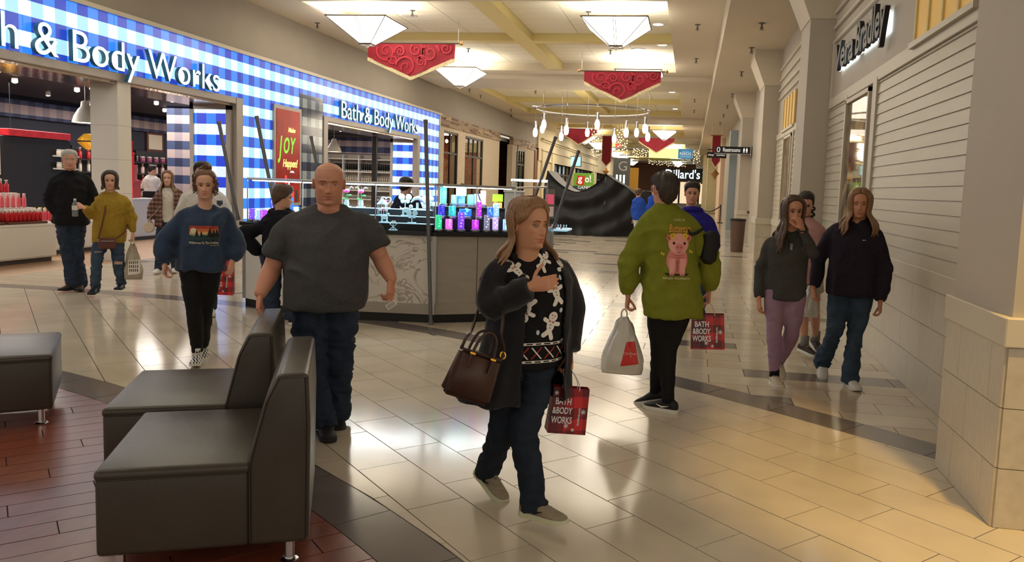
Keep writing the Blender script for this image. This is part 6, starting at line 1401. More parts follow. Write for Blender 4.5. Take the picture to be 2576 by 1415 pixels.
PJ['F'] = (37, {'head': (-7.288, 9.137, 1.476), 'neck': (-7.292, 9.159, 1.320), 'shR': (-7.394, 9.082, 1.255), 'shL': (-7.186, 9.239, 1.283), 'elR': (-7.431, 8.991, 1.045), 'wrR': (-7.393, 8.807, 1.135), 'elL': (-7.110, 9.296, 1.024), 'wrL': (-7.074, 9.260, 0.806), 'hipR': (-7.370, 9.100, 0.819), 'hipL': (-7.257, 9.185, 0.819), 'knR': (-7.401, 9.014, 0.460), 'anR': (-7.436, 9.025, 0.121), 'knL': (-7.202, 9.152, 0.438), 'anL': (-7.217, 9.215, 0.163)})
PJ['G'] = (40, {'head': (-7.966, 9.261, 1.720), 'neck': (-7.975, 9.279, 1.562), 'shR': (-8.106, 9.169, 1.478), 'shL': (-7.843, 9.390, 1.507), 'elR': (-8.164, 9.121, 1.216), 'wrR': (-8.074, 9.117, 1.015), 'elL': (-7.778, 9.445, 1.228), 'wrL': (-7.797, 9.363, 1.019), 'hipR': (-8.042, 9.223, 0.945), 'hipL': (-7.923, 9.322, 0.945), 'knR': (-7.975, 9.201, 0.540), 'anR': (-7.993, 9.290, 0.112), 'knL': (-7.936, 9.312, 0.518), 'anL': (-7.959, 9.397, 0.102)})
PJ['H'] = (36, {'head': (-8.200, 11.548, 1.516), 'neck': (-8.203, 11.570, 1.359), 'shR': (-8.300, 11.500, 1.305), 'shL': (-8.088, 11.654, 1.326), 'elR': (-8.393, 11.433, 1.051), 'wrR': (-8.383, 11.378, 0.859), 'elL': (-8.007, 11.713, 1.061), 'wrL': (-7.984, 11.668, 0.885), 'hipR': (-8.268, 11.523, 0.840), 'hipL': (-8.148, 11.610, 0.840), 'knR': (-8.272, 11.446, 0.464), 'anR': (-8.317, 11.463, 0.085), 'knL': (-8.151, 11.608, 0.459), 'anL': (-8.189, 11.679, 0.085)})
PJ['I'] = (32, {'head': (-5.404, 8.218, 1.604), 'neck': (-5.405, 8.240, 1.440), 'shR': (-5.550, 8.150, 1.377), 'shL': (-5.263, 8.329, 1.396), 'elR': (-5.603, 8.117, 1.145), 'wrR': (-5.576, 8.075, 0.948), 'elL': (-5.204, 8.366, 1.155), 'wrL': (-5.192, 8.315, 0.954), 'hipR': (-5.471, 8.199, 0.885), 'hipL': (-5.339, 8.282, 0.885), 'knR': (-5.470, 8.200, 0.519), 'anR': (-5.472, 8.199, 0.085), 'knL': (-5.340, 8.281, 0.518), 'anL': (-5.342, 8.280, 0.085)})
PJ['J'] = (200, {'head': (-4.343, 8.047, 1.384), 'neck': (-4.350, 8.002, 1.222), 'shL': (-4.532, 7.957, 1.108), 'shR': (-4.147, 8.097, 1.137), 'elL': (-4.703, 7.841, 0.978), 'wrL': (-4.581, 8.003, 0.759), 'elR': (-4.051, 8.185, 0.859), 'wrR': (-4.200, 8.344, 0.752), 'hipL': (-4.432, 7.961, 0.772), 'hipR': (-4.216, 8.040, 0.772), 'knL': (-4.449, 8.008, 0.221), 'anL': (-4.431, 7.993, 0.085), 'knR': (-4.229, 8.067, 0.226), 'anR': (-4.236, 8.064, 0.085)})
PJ['K'] = (-8, {'head': (0.827, 6.696, 1.477), 'neck': (0.816, 6.718, 1.308), 'shR': (0.664, 6.739, 1.241), 'shL': (0.954, 6.698, 1.263), 'elR': (0.596, 6.769, 0.978), 'wrR': (0.596, 6.688, 0.749), 'elL': (0.990, 6.592, 1.144), 'wrL': (0.880, 6.507, 1.340), 'hipR': (0.728, 6.730, 0.820), 'hipL': (0.883, 6.708, 0.820), 'knR': (0.734, 6.669, 0.495), 'anR': (0.752, 6.626, 0.130), 'knL': (0.880, 6.709, 0.471), 'anL': (0.833, 6.998, 0.173)})
PJ['L'] = (-11, {'head': (1.403, 7.009, 1.553), 'neck': (1.395, 7.041, 1.399), 'shR': (1.223, 7.075, 1.349), 'shL': (1.551, 7.011, 1.357), 'elR': (1.118, 7.126, 1.075), 'wrR': (1.078, 7.052, 0.821), 'elL': (1.632, 7.016, 1.042), 'wrL': (1.605, 6.939, 0.741), 'hipR': (1.302, 7.059, 0.859), 'hipL': (1.476, 7.026, 0.859), 'knR': (1.272, 6.984, 0.490), 'anR': (1.239, 7.296, 0.157), 'knL': (1.432, 6.983, 0.425), 'anL': (1.417, 6.976, 0.083)})
PJ['M'] = (-9, {'head': (1.116, 8.146, 1.525), 'neck': (1.136, 8.163, 1.369), 'shR': (0.997, 8.185, 1.315), 'shL': (1.264, 8.143, 1.329), 'elR': (0.989, 8.187, 1.081), 'wrR': (1.011, 8.133, 0.876), 'elL': (1.280, 8.141, 1.086), 'wrL': (1.205, 8.051, 0.867), 'hipR': (1.102, 8.169, 0.845), 'hipL': (1.232, 8.148, 0.845), 'knR': (1.158, 8.140, 0.497), 'anR': (1.192, 8.104, 0.133), 'knL': (1.280, 8.191, 0.497), 'anL': (1.324, 8.285, 0.160)})
PJ['N'] = (185, {'head': (-1.475, 22.824, 1.525), 'neck': (-1.458, 22.826, 1.390), 'shL': (-1.568, 22.816, 1.330), 'shR': (-1.333, 22.837, 1.350), 'elL': (-1.612, 22.812, 1.057), 'wrL': (-1.579, 22.845, 0.796), 'elR': (-1.275, 22.842, 1.070), 'wrR': (-1.276, 22.872, 0.808), 'hipL': (-1.497, 22.822, 0.844), 'hipR': (-1.351, 22.835, 0.844), 'knL': (-1.481, 22.824, 0.404), 'anL': (-1.478, 22.824, 0.085), 'knR': (-1.334, 22.836, 0.410), 'anR': (-1.320, 22.838, 0.085)})
PJ['Q'] = (190, {'head': (-3.852, 10.491, 1.534), 'neck': (-3.850, 10.491, 1.414), 'shL': (-3.977, 10.469, 1.355), 'shR': (-3.726, 10.513, 1.365), 'elL': (-4.043, 10.457, 1.119), 'wrL': (-3.996, 10.567, 0.979), 'elR': (-3.668, 10.523, 1.132), 'wrR': (-3.752, 10.610, 0.988), 'hipL': (-3.915, 10.480, 0.849), 'hipR': (-3.764, 10.506, 0.849), 'knL': (-3.898, 10.483, 0.465), 'anL': (-3.891, 10.484, 0.085), 'knR': (-3.758, 10.507, 0.470), 'anR': (-3.750, 10.509, 0.085)})
PJ['S'] = (205, {'head': (-13.613, 18.594, 1.663), 'neck': (-13.640, 18.581, 1.520), 'shL': (-13.749, 18.530, 1.445), 'shR': (-13.515, 18.640, 1.465), 'elL': (-13.921, 18.561, 1.226), 'wrL': (-14.095, 18.645, 1.373), 'elR': (-13.468, 18.662, 1.141), 'wrR': (-13.563, 18.727, 0.934), 'hipL': (-13.706, 18.551, 0.915), 'hipR': (-13.563, 18.617, 0.915), 'knL': (-13.710, 18.549, 0.522), 'anL': (-13.714, 18.547, 0.085), 'knR': (-13.567, 18.615, 0.526), 'anR': (-13.571, 18.614, 0.085)})
# ================================================================ the people
def pr(W, D, hem=-.16, belly=0.0, chest=0.0, neckr=.066, hipw=1.0, top=1.05, waist=.94):
    """garment torso rows"""
    return [(hem, W * hipw * .99, D * .98 + belly * .5, D * 1.0, 0), (hem * .4, W * hipw, D + belly * .8, D * 1.02, 0), (.18, W * (hipw + waist) / 2, D + belly, D * .96, 0), (.4, W * waist, D + belly * .9, D * .92, 0), (.6, W * .97, D * 1.0 + chest + belly * .35, D * .95, 0), (.74, W * 1.0, D * .98 + chest, D * .96, 0), (.86, W * .95, D * .78 + chest * .4, D * .84, 0), (.94, W * .74, D * .56, D * .66, 0), (1.0, W * .48, D * .46, D * .52, 0), (top, neckr, neckr * .95, neckr * 1.0, .0)]
SK = {'fair': rgb(226, 178, 152), 'tan': rgb(206, 150, 116), 'ruddy': rgb(214, 158, 134)}
BLK = mat('black_rubber', rgb(26, 26, 28), .6); WSOLE = mat('white_sole', rgb(226, 222, 214), .5)
DENIM = cloth('dark_denim', (34, 42, 54), .85, .25, 14, .2, 260); DENIM2 = cloth('blue_denim', (46, 57, 76), .85, .25, 12, .2, 260); DENIM3 = cloth('mid_denim', (60, 76, 96), .85, .25, 10, .2, 260)
# ---------- woman in the gingerbread sweater
yaw, J = PJ['A']
hA = dict(skin=SK['tan'], fat=1.25, jaw=1.05, neckw=1.02, lips=1.05, gaze=(.35, .02), browth=.003, nose=1.0)
hm = hairmat('ash_blond', (150, 112, 78), .4)
o = dict(hA, W=.205, D=.145, vox=.0095, hs=.95, arm=.045, leg=.078, shdrop=.06, browm=hairmat('brow', (84, 58, 40)),
    handR=((V((.86, .12, .22)), V((.35, -.9, .2))), dict(side=-1, curl=.42, L=.16, thumb=0.0, spread=.12, ths=1.5)), handL=((V((.12, -.1, -1)), V((.8, .3, .1))), dict(side=-1, curl=1.05, L=.17, thumb=.8)),
    pants=(DENIM, [.098, .088, .066, .060, .062], .006), PW=.19, PD=.14, plen=.04, ptop=.3, top=(cloth('black_knit', (22, 21, 24), .85, .1, 40, .2, 160), pr(.195, .135, -.1, .035, .03), [.075, .07, .06, .052, .045], .004), topname='sweater',
    hair=(hm, [hair_cap(hA, .02, .016, .076, .005, -.09, seed=3, rough=.007, grooves=40)] + long_hair(80, .225, 1.62, 2 * PI - 1.2, .04, .010, 5, .017, shoulder=-.15) + sweep(16, .215, 1, 3, -.025) + sweep(16, .21, -1, 4, -.025)))
pA = person('woman in a black coat over a gingerbread sweater walking with bags', J, (.88, -.62, .0), R(yaw), o)
fw, rt, pel = o['_fw'], o['_rt'], o['_pel']; nk = V(J['neck'])
# open coat
def coat(t, J, fw, rt, pel, nk, m, prof, sl, opening, vox=.0105, amp=.006):
    parts = [trunk(pel, nk, rt, fw, prof)]
    for s in 'RL':
        a, e, w = V(J['sh' + s]), V(J['el' + s]), V(J['wr' + s]); parts.append(limb([a.lerp(nk, .35), a, a.lerp(e, .5), e, e.lerp(w, .5), w.lerp(e, .02)], sl, 16, 5, dome=False))
    v, f, nv = fuse(parts, vox, 6); v = folds(v, nv, amp, (8, 8, 7), 4)
    bm = bmesh.new(); vv = [bm.verts.new(p) for p in v]
    for g_ in f: bm.faces.new([vv[i] for i in g_])
    ax = (nk - pel).normalized(); L = (nk - pel).length; dead = []
    for fc in bm.faces:
        c = fc.calc_center_median() - pel; tt = c.dot(ax) / L; x = c.dot(rt); y = (c - ax * c.dot(ax)).dot(fw)
        lo, hi = opening(tt)
        if y > .02 and lo < x < hi and tt < 1.03: dead.append(fc)
    bmesh.ops.delete(bm, geom=dead, context='FACES'); bmesh.ops.recalc_face_normals(bm, faces=bm.faces)
    bmesh.ops.solidify(bm, geom=bm.faces[:], thickness=.007)
    me = bpy.data.meshes.new('coat'); bm.to_mesh(me); bm.free(); me.materials.append(m); me.polygons.foreach_set('use_smooth', [True] * len(me.polygons)); return link('coat', me, t)
CT = cloth('black_coat', (32, 32, 36), .9, .12, 30, .2, 140, .2)
cprof = [(-.42, .285, .20, .25, -.02, .03), (-.25, .262, .19, .22, -.01, .02), (0, .225, .18, .18, 0), (.3, .205, .175, .155, 0), (.6, .2, .17, .15, 0), (.76, .195, .155, .145, 0), (.88, .168, .115, .125, 0), (.95, .125, .09, .108, -.01), (1.04, .085, .082, .097, -.015), (1.1, .075, .06, .09, -.02)]
ct = coat(pA, J, fw, rt, pel, nk, CT, cprof, [.068, .074, .072, .07, .06, .052], lambda t: (-.125 - .02 * max(0, .3 - t), .075 + .03 * (1 - t)))
# gingerbread print on the sweater
pt = Print(o['_top'], pel.lerp(nk, .55) - rt * .02, -rt, fw, .003)
WH = mat('print_white', rgb(232, 226, 214), .7); RD = mat('print_red', rgb(170, 40, 36), .7); BR = mat('print_brown', rgb(120, 70, 44), .7)
def ginger(cx, cy, s, rot):
    c, n = math.cos(rot), math.sin(rot); T = lambda pts: [(cx + (x * c - y * n) * s, cy + (x * n + y * c) * s) for x, y in pts]
    cap = lambda x0, y0, x1, y1, r: [(x0 + (x1 - x0) * (k > 7) + r * math.cos(math.atan2(y1 - y0, x1 - x0) + PI / 2 + PI * (k if k < 8 else k - 1) / 7), y0 + (y1 - y0) * (k > 7) + r * math.sin(math.atan2(y1 - y0, x1 - x0) + PI / 2 + PI * (k if k < 8 else k - 1) / 7)) for k in range(16)]
    for q, lay in ((disc(0, .62, .3), 0), (disc(0, .02, .27, .36), 0), (cap(0, .2, -.52, .3, .13), 0), (cap(0, .2, .52, .3, .13), 0), (cap(0, -.2, -.27, -.62, .15), 0), (cap(0, -.2, .27, -.62, .15), 0)): pt.shape('gingerbread_print', [T(q)], WH, lay)
    pt.shape('gingerbread_bow', [T([(-.16, .36), (0, .3), (-.16, .22)]), T([(.16, .36), (0, .3), (.16, .22)])], RD, 1)
    for q in ((-.1, .68), (.1, .68), (0, .08), (0, -.1)): pt.shape('gingerbread_dot', [T(disc(*q, .045, n=8))], BR, 1)
    pt.shape('gingerbread_smile', [T([(-.12, .55), (0, .48), (.12, .55), (0, .51)])], BR, 1)
for a in ((.03, .05, .075, .2), (.005, -.105, .078, -.35), (-.115, -.02, .072, 2.9), (.115, .145, .07, .3), (.0, .19, .06, -.6), (.135, -.04, .07, -.3), (-.14, .15, .06, .5), (.12, -.17, .06, 2.8)): ginger(*a)
for y in (-.19, -.275): pt.shape('stripe_print', [[(-.17, y), (.18, y), (.18, y + .012), (-.17, y + .012)]], WH, 0); pt.shape('dash_print', [[(-.16 + .045 * k, y + .003), (-.13 + .045 * k, y + .003), (-.13 + .045 * k, y + .009), (-.16 + .045 * k, y + .009)] for k in range(7)], CT, 1)
for k in range(5):
    x = -.13 + .068 * k
    for s in (-1, 1): pt.shape('cane_print', [[(x - .028 * s, -.255), (x - .02 * s, -.255), (x + .03 * s, -.2), (x + .022 * s, -.2)]], RD if s > 0 else WH, 0 if s > 0 else 1)
for q in ((.07, .12), (-.05, .12), (.06, -.03), (-.06, -.13), (.1, -.11), (-.09, .07)): pt.shape('flake_print', [disc(*q, .009, .012, 10)], mat('print_ice', rgb(190, 205, 215), .7), 0)
SNK = cloth('taupe_knit_shoe', (150, 138, 118), .8, .15, 60, .15, 300)
MINT = mat('pale_mint_sole', rgb(206, 208, 178), .5)
shoe(pA, J['anL'], (.93, -.37), R(2), SNK, MINT, .255, BLK, accent=BLK); shoe(pA, J['anR'], (.80, -.60), R(-22), SNK, MINT, .255, BLK, accent=BLK)
er = MB()
for s in (1,): p = o['_HM'] @ V((s * .079, -.006, -.042)); er.lathe([(.002, .006), (.0055, 0), (.002, -.006)], p, 8)
er.build('earring', M['chrome'], pA, True)
# ---------- bald man in the grey T-shirt
yaw, J = PJ['B']
hB = dict(skin=rgb(214, 152, 124), fat=1.4, jaw=1.13, neckw=1.3, beard=.3, lipc=rgb(178, 108, 94), cheek=1.6, stub=rgb(120, 96, 84), gaze=(0, -.02), browth=.0036, nose=1.15, lips=.6, frown=1.0, brow=1.8, open=.75, lash=.8)
o = dict(hB, W=.255, D=.17, vox=.0105, hs=1.07, arm=.064, leg=.085, shdrop=.1, wide=1.07, slim=.9, tslim=.96, browm=hairmat('brow_light', (126, 96, 76)),
    handR=((V((.02, -.28, -1)), V((-.75, -.5, .2))), dict(side=1, curl=.42, L=.195, thumb=.3)), handL=((V((.12, -.35, -1)), V((.85, -.15, .1))), dict(side=-1, curl=[.35, .75, .85, .9], L=.195, thumb=.55)),
    pants=(DENIM2, [.118, .108, .085, .078, .085], .008), PW=.225, PD=.165, plen=.05, slen=.72, tsm=7,
    top=(cloth('charcoal_jersey', (76, 76, 78), .85, .1, 40, .12, 260), pr(.262, .165, -.14, .10, .035, .092, 1.0, 1.1, 1.0)[:-2] + [(.98, .145, .09, .105, 0), (1.04, .1, .08, .09, 0)], [.105, .112, .112], .0075), topname='t_shirt', tfold=(6, 6, 8))
pB = person('bald man in a charcoal T-shirt and jeans resting a hand on a chair', J, (.42, -.9, -.1), R(yaw), o)
shoe(pB, J['anR'], (.62, -.78), R(0), BLK, mat('dark_sole', rgb(40, 40, 42), .6), .29, None, accent=WSOLE); shoe(pB, J['anL'], (.5, -.86), R(-14), BLK, mat('dark_sole', rgb(40, 40, 42), .6), .29)
tg = empty('paper_slip', 'white printed paper slip between the bald man fingers', 'paper'); c = V(J['wrL']) + V((.03, -.07, -.155)); mb = MB(); mb.box((-.035, -.001, -.018), (.035, .001, .018), TRS(c, R(20), 0, R(-35))); mb.build('sheet', M['white'], tg); mb = MB()
for k in range(4): mb.box((-.026 + .013 * k, -.0018, -.012), (-.018 + .013 * k, -.001, .01), TRS(c, R(20), 0, R(-35)))
tag(mb.build('printing', M['kgrey'], tg), kind='stuff')
def decal_text_col(n, c): return mat('print_' + n, rgb(*c), .7)
# ---------- woman in the green shirt, seen from behind
yaw, J = PJ['C']
hC = dict(skin=rgb(206, 152, 126), fat=1.2, jaw=1.05, neckw=1.15)
o = dict(hC, W=.205, D=.15, vox=.0105, hs=.99, arm=.046, leg=.08, shdrop=.06,
    handL=((V((-.05, -.1, -1)), V((-.9, .2, .1))), dict(side=1, curl=1.0, L=.17, thumb=.8)), handR=((V((.0, -.1, -1)), V((.9, .2, .1))), dict(side=-1, curl=1.0, L=.17, thumb=.8)),
    pants=(cloth('black_leggings', (20, 20, 22), .7, .1, 20, .05, 200), [.108, .09, .068, .058, .046], .002), PW=.185, PD=.13, plen=-.02,
    top=(cloth('olive_jersey', (124, 130, 42), .85, .08, 18, .12, 240), pr(.22, .15, -.33, .03, .0, .07, 1.06), [.075, .085, .09, .088, .05], .0075), topname='long_sleeve_shirt', tfold=(6, 6, 8),
    hair=(hairmat('dark_curl', (58, 48, 42), .5), [hair_cap(hC, .018, .004, .06, .015, -.115, seed=9, rough=.014, grooves=60)]))
pC = person('woman seen from behind in an olive Buttercup pig shirt', J, (-.55, .83, .02), R(yaw), o)
fw, rt, pel = o['_fw'], o['_rt'], o['_pel']; nk = V(J['neck'])
pt = Print(o['_top'], pel.lerp(nk, .46) + V((.035, 0, 0)), V((1, 0, 0)), -fw, .003)
CRM = decal_text_col('cream', (226, 216, 176)); GLD = decal_text_col('gold', (226, 172, 72)); PK = decal_text_col('pig', (222, 138, 134)); PK2 = decal_text_col('pigdark', (180, 86, 90)); PK3 = decal_text_col('piglight', (236, 168, 160)); YL = decal_text_col('flower', (226, 196, 60)); BK = decal_text_col('black', (30, 26, 24)); OR = decal_text_col('orange', (226, 130, 60))
pt.text('lettering', 'CHIN UP', -.035, .235, .085, CRM, 1, .013, bold=.01); pt.text('lettering', 'Buttercup', -.07, .155, .165, OR, 0, .072, .25, .02); pt.text('lettering', 'Buttercup', -.07, .158, .163, GLD, 2, .069, .25, .005)
pt.shape('pig_body', [disc(.0, -.04, .075, .1, 22)], PK, 0); pt.shape('pig_head', [disc(.005, .075, .072, .075, 22)], PK3, 1)
pt.shape('pig_ear', [[(-.035, .125), (-.075, .14), (-.085, .115), (-.065, .085)]], PK, 2); pt.shape('pig_ear', [[(.045, .125), (.09, .145), (.098, .115), (.075, .085)]], PK, 2); pt.shape('pig_inner_ear', [[(-.045, .12), (-.07, .128), (-.075, .113), (-.062, .096)]], PK2, 3); pt.shape('pig_inner_ear', [[(.055, .12), (.084, .13), (.088, .113), (.074, .096)]], PK2, 3)
pt.shape('pig_snout', [disc(.01, .05, .032, .027, 16)], PK, 3)
for x in (-.001, .021): pt.shape('nostril', [disc(x, .05, .006, .009, 10)], PK2, 4)
for x in (-.028, .047): pt.shape('pig_eye', [disc(x, .078, .009, .01, 12)], BK, 3)
pt.shape('pig_mouth', [[(-.02, .02), (.01, .008), (.042, .022), (.01, .016)]], PK2, 3)
for k in range(4): pt.shape('pig_fold', [[(-.05 + .004 * k, -.0 - .016 * k), (.01, -.014 - .016 * k), (.065 - .004 * k, .0 - .016 * k), (.01, -.008 - .016 * k)]], PK2, 2)
for x in (-.035, .04): pt.shape('pig_leg', [[(x - .022, -.03), (x + .022, -.03), (x + .018, -.14), (x - .018, -.14)]], PK3, 3); pt.shape('pig_toe', [disc(x - .009, -.142, .01, .009, 10), disc(x + .009, -.142, .01, .009, 10)], PK, 4)
pt.shape('pig_leg_gap', [[(-.006, -.05), (.01, -.05), (.006, -.13), (-.002, -.13)]], PK2, 3); pt.shape('pig_shadow', [[(-.085, -.135), (.09, -.135), (.07, -.152), (-.07, -.152)]], BK, 0)
for cx, cy in ((-.04, .128), (.05, .13)):
    for k in range(5): a = k * 2 * PI / 5; pt.shape('flower_petal', [disc(cx + .013 * math.cos(a), cy + .013 * math.sin(a), .010, .010, 8)], YL, 4)
    pt.shape('flower_heart', [disc(cx, cy, .007, .007, 8)], OR, 5)
for cx, cy in ((-.105, -.0), (.098, .02)): pt.shape('butterfly', [disc(cx - .007, cy + .004, .007, .012, 8), disc(cx + .008, cy - .002, .007, .011, 8)], YL, 1)
pt.text('lettering', 'simply southern', -.095, -.178, .19, CRM, 1, .026, bold=.008); pt.text('lettering', 'be gentle, live bright', -.06, -.205, .13, decal_text_col('dullgold', (160, 136, 50)), 1, .016)
shoe(pC, J['anR'], (-.92, .39), R(0), BLK, WSOLE, .27, accent=M['white']); shoe(pC, J['anL'], (-.92, .39), R(-16), BLK, WSOLE, .27)
for s in 'RL': v, f = limb([V(J['an' + s]) + V((0, 0, -.01)), V(J['an' + s]) + V((0, 0, .055))], [.046, .044], 14, 2, dome=False); skin_obj('sock', v, f, cloth('black_sock', (22, 22, 24)), pC)
# ---------- man in the royal blue hoodie
def hood(t, nk, fw, rt, m, r=.085):
    P = []
    for k in range(15): a = R(-145 + 290 * k / 14) + PI / 2 + PI; P.append(nk + rt * math.cos(a) * r * 1.15 - fw * (-math.sin(a)) * r * -1 * .95 + UP * (.005 + .02 * math.sin(a) * -1))
    v, f = limb(P, [.016] + [.027] * 13 + [.016], 10, 2); skin_obj('hood', v, f, m, t)
yaw, J = PJ['D']
hD = dict(skin=rgb(214, 160, 136), jaw=1.02, neckw=1.1, gaze=(-.1, 0), browth=.0042, lips=.8, noear=False)
RB = cloth('royal_fleece', (48, 44, 150), .85, .08, 20, .12, 200)
o = dict(hD, W=.195, D=.13, vox=.014, hs=1.0, arm=.046, leg=.07, handR=((V((0, -.1, -1)), V((-1, 0, 0))), dict(side=1, curl=.6)), handL=((V((0, -.1, -1)), V((1, 0, 0))), dict(side=-1, curl=.6)),
    pants=(DENIM3, [.1, .088, .068, .06, .062], .007), plen=.04, top=(RB, pr(.21, .145, -.12, .01), [.08, .085, .08, .075, .05], .008), topname='hoodie',
    hair=(hairmat('near_black', (38, 30, 26)), [hair_cap(hD, .016, .018, .058, .0, -.07, seed=4, rough=.005)]))
pD = person('dark haired man in a royal blue hoodie behind the green shirt', J, (.05, -1, -.05), R(yaw), o); hood(pD, V(J['neck']), o['_fw'], o['_rt'], RB)
p2 = Print(o['_top'], o['_pel'].lerp(V(J['neck']), .66) - o['_rt'] * .07, -o['_rt'], o['_fw']); p2.shape('chest_emblem', [[(-.03, .03), (.03, .035), (.028, -.01), (0, -.035), (-.03, -.012)]], BK, 0)
for x in (-.02, .02): P = [p2.lay((-.07 + x, .11 - .015 * k), 1) + o['_fw'] * .004 for k in range(7)]; mb = MB(); mb.tube(P, .003, 5); mb.build('drawstring', RB, pD)
shoe(pD, J['anR'], (-.1, -1), R(3), BLK, WSOLE, .28, WSOLE); shoe(pD, J['anL'], (.1, -1), R(-10), BLK, WSOLE, .28)
# ---------- teenager in the slate sweatshirt
yaw, J = PJ['E']
hE = dict(skin=rgb(222, 172, 148), jaw=1.02, neckw=.98, gaze=(0, -.05), browth=.003, lips=1.15, frown=.8)
hcm = hairmat('light_brown_curl', (118, 88, 66), .45)
rr = random.Random(8); curls = []
for k in range(60):
    a = rr.uniform(.9, 2 * PI - .9); z = rr.uniform(-.05, .1); x, y = head_base(z, a); b = V((x, y, z)) * 1.08 + V((0, -.01, .012)); d = V((x, y + .01, 0)).normalized()
    P = [b + d * (.012 * math.cos(t * 1.9) + .01) + V((.008 * math.sin(t * 1.9), .008 * math.cos(t * 1.4), -.012 * t)) for t in range(5)]; curls.append(lock(P, .007, .005, 5, 3))
for k in range(40):
    a, b = rr.uniform(0, 2 * PI), rr.uniform(0, PI); r = rr.uniform(.02, .045); c = V((r * math.sin(b) * math.cos(a), -.035 + r * math.sin(b) * math.sin(a), .125 + r * .75 * math.cos(b)))
    P = [c + V((.016 * math.sin(t * 1.3 + a), .016 * math.cos(t * 1.3 + b), .006 * t)) for t in range(5)]; curls.append(lock(P, .008, .006, 5, 3))
SL = cloth('slate_fleece', (50, 66, 92), .9, .1, 25, .15, 180, .15)
o = dict(hE, W=.19, D=.125, vox=.0115, hs=.98, arm=.042, leg=.07, handR=((V((.02, -.12, -1)), V((-.9, -.3, 0))), dict(side=1, curl=.75, L=.17, thumb=.6)), handL=((V((-.05, -.2, -1)), V((.9, -.2, 0))), dict(side=-1, curl=.55, L=.17, thumb=.5)),
    pants=(cloth('black_leggings', (20, 20, 22)), [.105, .09, .066, .057, .042], .002), PW=.185, plen=-.01, top=(SL, pr(.21, .145, -.1, .015, .015, .068, .95), [.078, .088, .09, .09, .05], .0085), topname='sweatshirt', tfold=(7, 7, 6),
    hair=(hcm, [hair_cap(hE, .017, .008, .078, .0, -.085, seed=6, rough=.007)] + curls))
pE = person('teenager in a slate blue Wilderness sweatshirt and black leggings', J, (.5, -.86, -.06), R(yaw), o)
for s in 'RL': w, e = V(J['wr' + s]), V(J['el' + s]); v, f = limb([w.lerp(e, .14), w.lerp(e, -.02)], [.038, .036], 14, 2, dome=False); skin_obj('cuff', v, f, SL, pE)
p2 = Print(o['_top'], o['_pel'].lerp(V(J['neck']), .56), -o['_rt'], o['_fw'])
SC = [decal_text_col('dusk%d' % k, c) for k, c in enumerate(((170, 60, 46), (206, 110, 66), (222, 176, 120), (120, 158, 140), (50, 96, 92)))]
for k in range(5): y1 = .062 - k * .024; p2.shape('print_band', [[(-.11, y1 - .024), (.11, y1 - .024), (.11, y1), (-.11, y1)]], SC[k], 0)
p2.shape('print_sun', [disc(-.08, .022, .022, .022, 16)], CRM, 1); p2.shape('print_hill', [[(-.11, -.058), (-.11, -.015), (-.06, -.028), (0, -.012), (.06, -.03), (.11, -.01), (.11, -.058)]], decal_text_col('hill', (34, 62, 64)), 2)
for x, s in ((-.055, .8), (.045, 1.3), (.075, .9), (.098, 1.0), (-.02, .6)): p2.shape('print_tree', [[(x - .02 * s, -.03), (x + .02 * s, -.03), (x, .03 * s)], [(x - .014 * s, -.008), (x + .014 * s, -.008), (x, .04 * s)]], BK, 3)
p2.text('lettering', 'Wilderness At The Smokies', -.115, -.088, .225, CRM, 1, .021, bold=.01); p2.text('lettering', 'Sevierville, TN', .045, -.105, .065, CRM, 1, .010)
CHK = gingham('checker_canvas', (rgb(225, 222, 212), rgb(30, 30, 30), rgb(30, 30, 30), rgb(225, 222, 212)), cell=.016)
for s, d, p in (('R', (.42, -.9), 4), ('L', (.55, -.83), -24)):
    shoe(pE, J['an' + s], d, R(p), CHK, WSOLE, .25, WSOLE); v, f = limb([V(J['an' + s]) + V((0, 0, -.01)), V(J['an' + s]) + V((0, 0, .06))], [.04, .039], 14, 2, dome=False); skin_obj('sock', v, f, mat('white_sock', rgb(220, 216, 208), .8), pE)
# ---------- woman in the mustard sweater
yaw, J = PJ['F']
hF = dict(skin=rgb(222, 172, 146), jaw=1.03, gaze=(.05, 0), browth=.003)
bob = long_hair(50, .115, 1.0, 2 * PI - 1.0, .012, .004, 12, .018, shoulder=-.3) + sweep(10, .11, 1, 5, .0, behind=1.3, shoulder=-.3) + sweep(10, .11, -1, 6, .0, behind=1.3, shoulder=-.3)
o = dict(hF, W=.185, D=.13, vox=.014, hs=.98, arm=.042, leg=.07, handR=((V((-.45, -.35, .35)), V((-.5, -.5, .5))), dict(side=-1, curl=.9, L=.165)), handL=((V((0, -.1, -1)), V((1, 0, 0))), dict(side=-1, curl=1.0, L=.165)),
    pants=(DENIM3, [.1, .086, .07, .062, .058], .006), plen=.02, top=(cloth('mustard_knit', (160, 130, 46), .9, .12, 30, .2, 130), pr(.205, .145, -.26, .03, .02, .066, 1.0), [.072, .076, .07, .062, .045], .006), topname='sweater',
    hair=(hairmat('dark_bob', (58, 42, 34)), [hair_cap(hF, .018, .012, .074, -.03, -.09, seed=5)] + bob))
pF = person('woman in a mustard sweater carrying a bottle and a plastic bag', J, (.6, -.8, -.02), R(yaw), o)
BOOT = mat('navy_boot', rgb(34, 40, 50), .35)
shoe(pF, J['anR'], (.3, -.95), R(-4), BOOT, BLK, .25, high=.05, name='boot'); shoe(pF, J['anL'], (.35, -.93), R(0), BOOT, BLK, .25, high=.05, name='boot')
for s in 'RL': a = V(J['an' + s]); v, f = limb([a + V((0, 0, -.02)), a + V((0, 0, .06))], [.05, .052], 14, 2, dome=False); skin_obj('boot_shaft', v, f, BOOT, pF)
